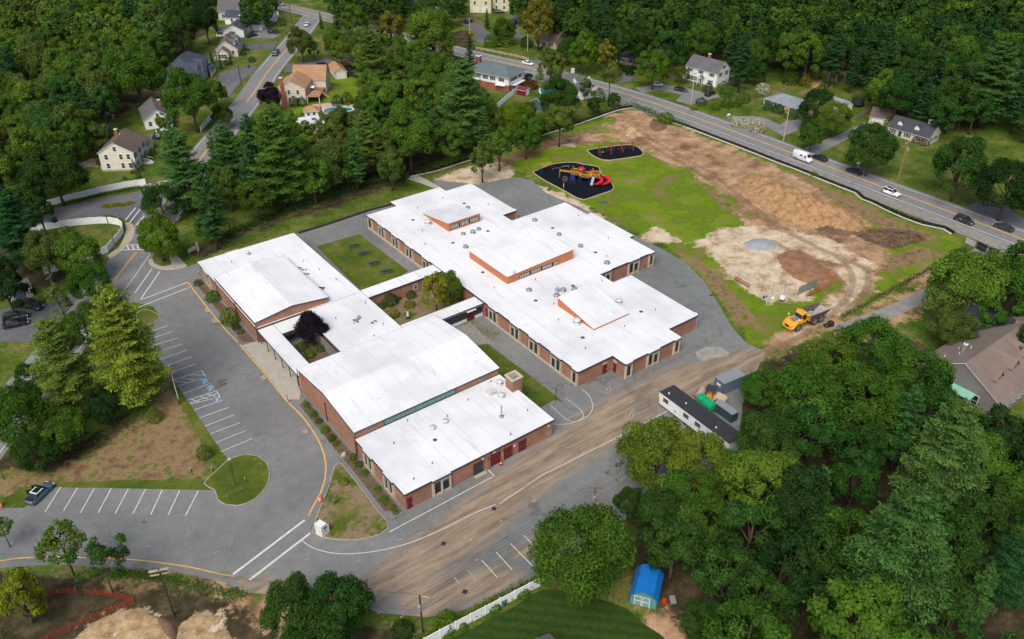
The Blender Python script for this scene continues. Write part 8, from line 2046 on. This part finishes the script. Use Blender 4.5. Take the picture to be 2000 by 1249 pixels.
def signpost(px, py, label, h=2.0, w=.45, sh=.6, col='white', postmat='dark', ang=-120, z=.16):
 p = S(px, py, z); t = thing('sign_post', label, 'sign', (p.x, p.y, z), R_(ang))
 mb = MB(); mb.tube([(0,0,0),(0,0,h)], .045, 6); mb.build('post', postmat, t); mb = MB(); mb.box(-w/2,w/2,-.09,-.05,h-sh,h+.05); f = mb.build('sign_face', col, t)
 mb = MB(); mb.box(-w*.32,w*.32,-.1,-.092,h-sh*.45,h-sh*.36); mb.box(-w*.32,w*.32,-.1,-.092,h-sh*.7,h-sh*.62); mb.build('sign_text', 'red', f)
signpost(467,673,'white parking sign on a dark post by the entry walk'); signpost(563,787,'white parking sign on a dark post by the gym wall'); signpost(1101,371,'white rule board at the edge of the climbing frame pad', 1.8, .9, 1.1, z=0)
signpost(373,921,'small white yard sign on the verge lawn, left one',.6,.6,.45,z=0); signpost(415,920,'small white yard sign on the verge lawn, right one',.6,.6,.45,z=0)
signpost(481,942,'tilted pale sign on the grass island',1.0,.3,.4,z=.15); signpost(390,560-22,'short pale post at the school lawn corner',.8,.2,.3,z=0); signpost(609,38+5,'red stop sign on the far junction',2.2,.7,.7,'red','steel')
t = signpost(654,985,'small white marker stake on the corner lawn',1.0,.15,.3,z=.17)
for x, y, w_, h_, lab, ang in ((376,493,2.2,1.2,'pale school sign board by the entrance shrubs',20),(388,493,.5,2.6,'tall pale wooden post behind the school sign',20)):
 p = S(x, y); t = thing('sign_board', lab, 'sign', (p.x, p.y, 0), R_(ang)); mb = MB(); mb.box(-w_/2,w_/2,-.08,.08,.25,h_); mb.build('board', 'precast', t)
 for s in (-1,1): mb = MB(); mb.box(s*w_*.4-.05,s*w_*.4+.05,-.06,.06,0,.25); mb.build('post', 'wood', t)
p = S(430, 492); t = thing('concrete_panel', 'pale concrete areaway box at the back wall of the library', 'areaway', (p.x+.5, 174.1, 0)); mb = MB(); mb.box(-1.5,1.5,-.4,.4,0,3.2); mb.build('panel', 'precast', t)
# lighthouse ornament in the garden court
p = S(797, 622); t = thing('lighthouse_ornament', 'small white lighthouse ornament with dark base in the garden court', 'ornament', (p.x, p.y, .04)); mb = MB(); mb.lathe([(.5,0),(.45,.5),(.4,.55)], 8); mb.build('base', 'dark', t); mb = MB(); mb.lathe([(.28,.55),(.16,1.6),(.22,1.62),(.2,1.7)], 8); mb.build('tower', 'white', t); mb = MB(); mb.lathe([(.13,1.7),(.13,1.9),(.02,2.1)], 8); mb.build('lantern', 'black', t)
def bench(a, b, label):
 A, B = S(*a), S(*b); d = B-A; t = thing('team_bench', label, 'bench', (A.x, A.y, 0), math.atan2(d.y, d.x)); L = d.length; rb = plain('rusty_red_plank', (.30,.07,.035), .7, .2, 2)
 mb = MB(); mb.box(0,L,-.16,.16,.42,.48); mb.build('seat', rb, t); mb = MB(); mb.box(0,L,.22,.27,.65,.9); mb.build('backrest', rb, t)
 for f in (.05,.5,.95): mb = MB(); mb.box(L*f-.04,L*f+.04,-.14,.25,0,.42); mb.build('leg', 'steel', t)
bench((1434,547),(1463,564),'long red bench left of the ball field backstop'); bench((1575,581),(1603,568),'long red bench right of the ball field backstop')
p = S(1498,583); t = thing('equipment_pad', 'pale concrete pad with a small box behind the backstop', 'concrete pad', (p.x, p.y, 0), .3); mb = MB(); mb.box(-1.1,1.1,-.9,.9,-.02,.15); mb.build('slab', 'concrete', t); mb = MB(); mb.box(-.9,-.6,.3,.6,.15,.8); mb.build('box', 'reddoor', t); mb = MB(); mb.box(.1,.35,.1,.3,.15,.45); mb.build('box', 'dark', t)
p = S(1527,587); t = thing('folding_table', 'white table standing on the grass behind the backstop', 'table', (p.x, p.y, 0), .5); mb = MB(); mb.box(-.95,.95,-.5,.5,.72,.78); mb.build('tabletop', 'white', t)
for x in (-.8,.8):
 for y in (-.4,.4): mb = MB(); mb.tube([(x,y,0),(x,y,.72)], .03, 5); mb.build('leg', 'steel', t)
p = S(1509,584); tag(MB().lathe([(.3,0),(.38,.2),(.3,.38),(.1,.42)], 10).build('bucket', 'white', None, (p.x, p.y, 0)), 'white upturned tub beside the white table', 'tub')
p = S(1622,636); t = thing('tyre_heap', 'pair of discarded black tyres at the edge of the haul road', 'tyres', (p.x, p.y, 0))
for k, (x, y, z) in enumerate(((0,0,.2),(.2,.15,.55),(-.9,.3,.2))): mb = MB(); mb.tube([(x+.5*math.cos(q*math.pi/8), y+.5*math.sin(q*math.pi/8), z) for q in range(17)], .19, 7, cap=False); mb.build('tyre', 'tyre', t)
for x, y, l in ((908,1156,'dark square drain grate beside the lower parking lines'),(965,994,'drain grate on the haul road near the kitchen'),(1389,577,'dark drain grate at the curved edge of the play yard'),(866,1062,'round manhole cover in the dirt of the lower lot')):
 p = S(x, y, .04); t = thing('drain_grate', l, 'drain', (p.x, p.y, .036), .6); mb = MB(); mb.box(-.34,.34,-.34,.34,0,.012); mb.build('frame', 'dark', t)
 for k in range(5): mb = MB(); mb.box(-.28,.28,-.27+k*.12,-.21+k*.12,.013,.03); mb.build('bar', 'black', t)
p = S(281, 1021); tag(MB().lathe([(.16,0),(.22,.06),(.05,.12)], 7).build('leaf_clump', 'bedsoil', None, (p.x, p.y, .02)), 'small dark clod lying on the lot above the young trees', 'clod')
p = S(672, 884+8); t = thing('boulder', 'pale boulder in the kitchen planting bed', 'boulder', (p.x, p.y, .16)); mb = MB(); mb.loft([[(x+r*math.cos(q*math.pi/4)*(.8+.3*((q*7)%3)/3), r*.7*math.sin(q*math.pi/4), z) for q in range(8)] for x, r, z in ((0,.55,0),(0,.6,.3),(.05,.45,.6),(.1,.15,.72))]); mb.build('stone', 'concrete', t)
# yard things
def swing_frame():
 a, b = S(1616,160), S(1648,160); d = b-a; t = thing('timber_swing', 'tall pale timber swing frame on the back lawn', 'swing set', (a.x, a.y, 0), math.atan2(d.y, d.x)); L = d.length
 for x in (0,L*.5,L): mb = MB(); mb.tube([(x,-.9,0),(x,0,3.0)], .08, 5); mb.build('leg', 'woodpale', t); mb = MB(); mb.tube([(x,.9,0),(x,0,3.0)], .08, 5); mb.build('leg', 'woodpale', t)
 mb = MB(); mb.tube([(-.2,0,3.0),(L+.2,0,3.0)], .09, 6); mb.build('top_beam', 'woodpale', t)
 for f in (.22,.7): x = L*f; mb = MB(); mb.box(x-.5,x+.5,-.3,.3,.5,.75); s_ = mb.build('swing_seat', 'blue' if f > .5 else 'sh_mint', t)
swing_frame()
p = S(1597,169); t = thing('lumber_heap', 'scattered heap of fresh yellow planks on the back lawn', 'lumber', (p.x, p.y, 0)); lm = plain('fresh_plank', (.58,.38,.13), .8, .15, 2); rnd = random.Random(3)
pk = MB(); pk.box(-1.5,1.5,-.1,.1,-.04,.04); pk = pk.mesh('plank', lm)
for k in range(30): o = put('plank', pk, t, (rnd.gauss(0,1.3), rnd.gauss(0,1.6), .06+.03*k*.6), rnd.uniform(0,3.1))
def trampoline(px, py, r, label, col):
 p = S(px, py); t = thing('trampoline', label, 'trampoline', (p.x, p.y, 0)); mb = MB(); mb.lathe([(r,.75),(r,.82),(r*.85,.84)], 20); mb.build('pad', col, t); mb = MB(); mb.lathe([(r*.85,.80),(r*.85,.81)], 20); mb.build('jumping_mat', 'black', t)
 for k in range(6): a_ = k*math.pi/3; mb = MB(); mb.tube([(r*.95*math.cos(a_), r*.95*math.sin(a_), 0),(r*.95*math.cos(a_), r*.95*math.sin(a_), 2.4)], .04, 5); mb.build('pole', 'black', t)
 mb = MB(); mb.lathe([(r*.95,.85),(r*.95,2.35)], 20); mb.f = mb.f[:-2]; mb.m = mb.m[:-2]; mb.build('net', 'dark', t)
trampoline(1674,207,2.0,'black netted trampoline behind the white garage','black'); trampoline(1433,167,1.9,'black enclosed trampoline at the white colonial','black')
p = S(229,230); t = thing('slide_toy', 'red plastic slide at the dark wood edge', 'slide', (p.x, p.y, 0), .4); mb = MB(); mb.loft([[(-1.3+2.4*f,-.45,1.3*(1-f)+.1),(-1.3+2.4*f,.45,1.3*(1-f)+.1),(-1.3+2.4*f,.5,1.3*(1-f)+.4),(-1.3+2.4*f,-.5,1.3*(1-f)+.4)] for f in (0,.35,.8,1)]); mb.build('slide', 'red', t); mb = MB(); mb.box(-1.6,-1.3,-.5,.5,0,1.5); mb.build('tower', 'steel', t)
p = S(211,260); t = thing('play_set', 'blue toy playset in the shade behind the cream house', 'play set', (p.x, p.y, 0), .7); mb = MB(); mb.box(-.9,.9,-.7,.7,.9,1.0); mb.build('deck', 'blue', t)
for x in (-.8,.8):
 for y in (-.6,.6): mb = MB(); mb.tube([(x,y,0),(x,y,2.0)], .05, 5); mb.build('post', 'sh_mint', t)
mb = MB(); mb.extr([(-.8,1.9),(.8,1.9),(0,2.5)], 'x', -1, 1); mb.build('roof', 'blue', t)
p = S(1862,252); t = thing('play_fort', 'brown wooden play fort at the foot of the massive pine', 'play set', (p.x, p.y, 0), -.6)
for x in (-.9,.9):
 for y in (-.9,.9): mb = MB(); mb.box(x-.07,x+.07,y-.07,y+.07,0,3.0); mb.build('post', 'wood', t)
mb = MB(); mb.box(-1,1,-1,1,1.4,1.5); mb.build('deck', 'wood', t); mb = MB(); mb.extr([(-1.1,2.9),(1.1,2.9),(0,3.7)], 'x', -1.1, 1.1); mb.build('roof', 'wood', t); mb = MB(); mb.loft([[(-1-1.8*f,-.3,1.5*(1-f)),(-1-1.8*f,.3,1.5*(1-f)),(-1-1.8*f,.3,1.5*(1-f)+.12),(-1-1.8*f,-.3,1.5*(1-f)+.12)] for f in (0,1)]); mb.build('slide', 'sh_mint', t)
def mailbox(px, py, label):
 p = S(px, py); t = thing('mailbox', label, 'mailbox', (p.x, p.y, 0)); mb = MB(); mb.box(-.06,.06,-.06,.06,0,1.1); mb.build('post', 'white', t); mb = MB(); mb.extr([(-.3,1.1),(.3,1.1),(.3,1.35),(0,1.6),(-.3,1.35)], 'x', -.55, .55); mb.build('box', 'white', t)
mailbox(1675,327,'white mailbox on the lawn edge opposite the black SUV'); mailbox(1422,232,'white sign shaped mailbox post at the hydrangeas')
def bin_(px, py, label, mat):
 p = S(px, py); t = thing('wheelie_bin', label, 'bin', (p.x, p.y, 0), .4); mb = MB(); mb.loft([[(-w,-w,z),(w,-w,z),(w,w,z),(-w,w,z)] for w, z in ((.24,.05),(.33,1.0))]); mb.build('body', mat, t); mb = MB(); mb.box(-.36,.36,-.36,.38,1.002,1.08); mb.build('lid', mat, t)
M['bin_green'] = plain('green_bin', (.02,.12,.08), .5)
bin_(486,133,'green bin at the curb of the dark driveway','bin_green'); bin_(472,66,'blue bin at the ranch gable','blue'); bin_(1692,248,'blue bin by the white garage door','blue'); bin_(1035,157,'green bin beside the parked dark blue car','bin_green'); bin_(984,1183,'dark green utility box beside the middle round bush','bin_green')
p = S(1297,1177); tag(MB().lathe([(.3,0),(.36,.3),(.3,.55)], 10).build('bucket', plain('red_bucket', (.6,.03,.01), .5), None, (p.x, p.y, 0)), 'bright red bucket right of the blue shed', 'bucket')
p = S(1313,1177); t = thing('garden_cart', 'grey garden cart among the clutter right of the red bucket', 'cart', (p.x, p.y, 0), 1.0); mb = MB(); mb.box(-.6,.6,-.4,.4,.35,.7); mb.build('tray', 'steel', t); ty, ri = wheel_meshes(.25,.1)
for s in (-1,1): w_ = put('wheel', ty, t, (0,s*.45,.25)); put('rim', ri, w_)
mb = MB(); mb.tube([(-.6,0,.5),(-1.3,0,.9)], .04, 5); mb.build('handle', 'dark', t)
for x, y, l in ((651,203,'blue lounge chair on the pink patio, left one'),(661,203,'blue lounge chair on the pink patio, right one')):
 p = S(x, y); t = thing('lounge_chair', l, 'lounge chair', (p.x, p.y, .05), -.5); mb = MB(); mb.box(-.9,.4,-.35,.35,.3,.4); mb.build('seat', 'blue', t); mb = MB(); mb.loft([[(x_,-.35,z),(x_,.35,z),(x_,.35,z+.1),(x_,-.35,z+.1)] for x_, z in ((.4,.3),(.9,.8))]); mb.build('backrest', 'blue', t)
 for q in (-.8,.3): mb = MB(); mb.box(q-.04,q+.04,-.33,.33,0,.3); mb.build('leg', 'white', t)
p = S(1176,396); t = thing('seesaw_plank', 'fallen blue plank on the grass beyond the climbing frame pad', 'plank', (p.x, p.y, 0), -.9); mb = MB(); mb.box(-1.3,1.3,-.16,.16,.02,.12); mb.build('plank', 'blue', t)

# ------------------------------------------------------------------ earth piles, brush, weeds
def mound(name, label, pts, h, mat, seed=1, cell=.7, sharp=1.0, ridge=None, cat='dirt pile', amp=.35):
 P = smooth_line(SL(pts+[pts[0]]), 2)[:-1]; g_ = np.random.default_rng(seed)
 x0, y0 = np.min(P, 0)-1; x1, y1 = np.max(P, 0)+1
 X, Y = np.meshgrid(np.arange(x0, x1, cell), np.arange(y0, y1, cell), indexing='ij'); d = sdf(X.ravel(), Y.ravel(), P).reshape(X.shape)
 W_ = max(1.0, d.max()); H = h*np.clip(d/W_, 0, 1)**sharp
 nz = sum(a*np.sin(X*f+g_.uniform(0,6)+1.7*np.sin(Y*f*.7+g_.uniform(0,6)))*np.cos(Y*f*1.1+g_.uniform(0,6)) for f, a in ((.5,.5),(1.1,.35),(2.3,.25),(4.0,.15)))
 H = H*(1+amp*nz)+np.where(d > 0, 1, 0)*(g_.random(X.shape)-.5)*.22*min(1, h*.5); H = np.where(d > 0, np.maximum(H, .0), -.25)
 cx, cy = (x0+x1)/2, (y0+y1)/2; nx, ny = X.shape; V = np.stack([X-cx, Y-cy, H-.03], -1).reshape(-1, 3); I = np.arange(nx*ny).reshape(nx, ny)
 F = np.stack([I[:-1,:-1], I[1:,:-1], I[1:,1:], I[:-1,1:]], -1).reshape(-1, 4); keep = (d.ravel()[F] > -cell*1.5).any(1); F = F[keep]
 me = bpy.data.meshes.new(name); me.from_pydata(V.tolist(), [], F.tolist()); me.materials.append(M[mat] if isinstance(mat, str) else mat); me.update(); me.polygons.foreach_set('use_smooth', [True]*len(F))
 return tag(put(name, me, None, (cx, cy, 0)), label, cat)
def earth(name, a, b, c, scale=.4):
 m, nt, n, bs = new_mat(name); p = geo_pos(nt); f = noise(nt, scale, 8, .72, p); g_ = noise(nt, 3.5, 5, .8, p)
 q = ramp(nt, f, [(.3, a), (.5, b), (.7, c)]); q = mix(nt, 1, q, ramp(nt, g_, [(.25, (.7,)*3), (.75, (1.25,)*3)]), 'MULTIPLY'); nt.links.new(q, bs.inputs['Base Color']); bs.inputs['Roughness'].default_value = .97; bs.inputs['Specular IOR Level'].default_value = .1; bump(nt, bs, g_, .8, .1); return m
E1 = earth('loose_earth', (.20,.11,.05), (.37,.22,.11), (.52,.33,.175), .8); E2 = earth('dark_earth', (.10,.065,.042), (.16,.105,.065), (.24,.16,.10)); E3 = earth('pale_sand', (.17,.11,.06), (.42,.29,.155), (.60,.44,.26), .7); E4 = earth('grey_stone_dust', (.27,.29,.31), (.32,.34,.36), (.36,.38,.40))
mound('dirt_pile', 'long ridge of loose tan earth across the middle of the field', [(1438,352),(1475,342),(1520,358),(1570,380),(1620,402),(1668,420),(1690,440),(1672,456),(1620,452),(1560,440),(1510,420),(1460,385)], 3.6, E1, 1, .55, .7, amp=.5)
mound('dirt_pile', 'darker toe of the earth ridge at its right end', [(1600,420),(1660,425),(1690,447),(1660,462),(1615,458),(1580,440)], 1.6, E2, 2, .6)
mound('dirt_pile', 'small pile of pale clods at the top of the field', [(1218,255),(1235,247),(1250,252),(1256,264),(1240,270),(1222,266)], 1.5, E3, 3, .5, .8, amp=.6)
mound('dirt_pile', 'dark brown scraped bank near the road corner of the field', [(1275,232),(1300,238),(1302,252),(1280,258),(1268,246)], 1.0, E2, 4, .6)
mound('gravel_pile', 'low blue-grey gravel heap on the sandy ball field', [(1451,476),(1470,467),(1498,466),(1516,475),(1515,486),(1490,490),(1462,488)], .8, E4, 5, .6, .6, amp=.08, cat='gravel pile')
mound('dirt_pile', 'flat rusty brown heap beside the haul road bend', [(1516,503),(1545,488),(1580,500),(1622,540),(1610,556),(1570,552),(1535,532)], .9, plain('rusty_soil', (.26,.13,.07), .95, .35, .8, bmp=.7), 6, .6, .7)
mound('dirt_pile', 'pale yellow sand heap at the bottom border by the orange fence', [(130,1262),(180,1215),(230,1192),(275,1185),(310,1205),(335,1240),(340,1290),(200,1300)], .3, E3, 7, .4, .4, amp=1.9)
mound('dirt_pile', 'second sand heap right of the dark pole at the bottom border', [(345,1225),(380,1195),(410,1190),(440,1210),(455,1245),(450,1290),(350,1290)], .28, E3, 8, .4, .4, amp=1.9)
mound('dirt_pile', 'dark crumbled soil rim between the two sand heaps', [(300,1200),(330,1205),(350,1215),(350,1240),(335,1262),(318,1235)], .9, E2, 9, .4)
def brush():
 P = SL([(1668,458),(1700,450),(1740,450),(1790,456),(1808,470),(1780,478),(1745,488),(1720,482),(1690,472)]); g_ = random.Random(4); cx = sum(p[0] for p in P)/len(P); cy = sum(p[1] for p in P)/len(P); mb = MB(); xs = [p[0] for p in P]; ys = [p[1] for p in P]; n = 0
 PX = np.array(xs);
 while n < 900:
  x, y = g_.uniform(min(xs), max(xs)), g_.uniform(min(ys), max(ys))
  d = float(sdf(np.array([x]), np.array([y]), P)[0])
  if d < 0: continue
  h = min(2.4, .35+d*.55); z = g_.uniform(.05, h); a_ = g_.uniform(0, 6.28); e = g_.uniform(-.5, .6); L = g_.uniform(.7, 2.6); D = Vector((math.cos(a_), math.sin(a_), e)).normalized()*L
  A = Vector((x-cx, y-cy, z)); mb.tube([A-D*.5, A+Vector((g_.uniform(-.2,.2),)*3), A+D*.5], [g_.uniform(.03,.075), .04, .012], 4, 0 if g_.random() < .7 else 1, False); n += 1
 t = thing('brush_pile', 'heap of grubbed brown roots and branches near the road end of the field', 'brush pile', (cx, cy, 0)); o = mb.build('branches', [plain('brown_branches', (.15,.088,.05), .95, .35, 1), plain('grey_branches', (.25,.18,.12), .95, .3, 1)], t); o['kind'] = 'stuff'
 mound_o = mound('branch_core', None, [(1672,460),(1700,453),(1740,453),(1790,459),(1800,470),(1745,484),(1720,479),(1690,470)], 1.5, E2, 12, .6, .7, amp=.3); del mound_o['category']; mound_o.parent = t; mound_o.location.x -= cx; mound_o.location.y -= cy
brush()
def weeds(name, label, pts, wd, n, hmax, col, seed, leaf=.3):
 P = smooth_line(SL(pts), 1.0); g_ = np.random.default_rng(seed); P = np.array(P); k = g_.integers(0, len(P)-1, n); f = g_.random((n,1)); c = P[k]*(1-f)+P[k+1]*f
 cl = np.sin(c[:,0]*.9)+np.cos(c[:,1]*.7+1); off = g_.normal(size=(n,2))*wd*.4; z = np.abs(g_.normal(size=n))*hmax*.4*(1+.5*cl)
 Q = np.concatenate([c+off, np.clip(z, .03, hmax)[:,None]], 1); o = P[0]; Q[:,:2] -= o
 me = leaves_to_mesh(name, Q, g_.normal(size=(n,3))*.6+np.array([0,0,.6]), g_.normal(size=(n,3)), leaf*g_.uniform(.5,1.4,n), g_.uniform(.7,1.3,(n,1))*np.ones((1,3)), 'leaf')
 q = put(name, me, None, (o[0], o[1], 0), 0, G[col]); tag(q, label, 'weeds', None, 'stuff')
weeds('weeds', 'tangled weeds behind the upper left silt fence', [(797,344),(850,331),(960,296),(1100,246),(1180,220),(1235,206)], 2.6, 6000, 1.6, 'olive', 1); weeds('weeds', 'weeds at the corner of the field by the main road', [(1237,208),(1270,222),(1300,234),(1340,248)], 2.2, 2200, 1.6, 'mid', 2)
weeds('weeds', 'weeds on the dark chain link fence of the paved path', [(1886,486),(1830,518),(1760,558),(1700,590),(1640,623)], 1.0, 2000, .8, 'olive', 3); weeds('weeds', 'grass and weeds outside the lower white fence', [(800,1270),(845,1243),(920,1205),(1000,1164),(1040,1142)], 1.2, 3000, 1.0, 'light', 4)
weeds('weeds', 'weeds at the foot of the loop road fence', [(80,411),(130,398),(190,384),(240,373),(285,366)], .7, 1800, .7, 'mid', 5); weeds('flowers', 'yellow green flower bed of the loop road island', [(203,404),(225,402),(245,400),(258,398)], 1.4, 1600, .5, 'yellow', 6)
weeds('weeds', 'undergrowth along the wood edge behind the school lawn', [(420,470),(520,428),(620,392),(700,368),(790,345)], 2.6, 5000, 1.8, 'dark', 7, .4); weeds('weeds', 'undergrowth on the brown slope under the pines', [(60,910),(140,880),(240,838),(300,790)], 4, 900, .9, 'olive', 8)
weeds('ground_cover', 'low plants of the kitchen planting bed', [(596,787),(640,848),(690,905),(740,965),(772,1002)], 1.0, 2200, .55, 'mid', 9, .22); weeds('ground_cover', 'low plants of the library planting bed', [(392,560),(430,605),(470,652)], 1.0, 1100, .5, 'mid', 10, .22); weeds('ground_cover', 'low plants of the garden court', [(770,603),(800,600),(840,595),(890,585)], 4, 1500, .4, 'yellow', 11, .2); weeds('weeds', 'sprouting weeds on the court gravel', [(905,628),(925,635),(950,650),(965,660)], 2.2, 700, .2, 'yellow', 12, .25)
weeds('weeds', 'weeds along the bottom kerb of the lot', [(200,1120),(300,1128),(400,1150),(480,1168)], 1.4, 1800, .6, 'mid', 13); weeds('hedge_flowers', 'white hydrangea blooms along the far stone wall', [(1425,228),(1440,236)], 1.5, 300, 1.0, 'white', 14)
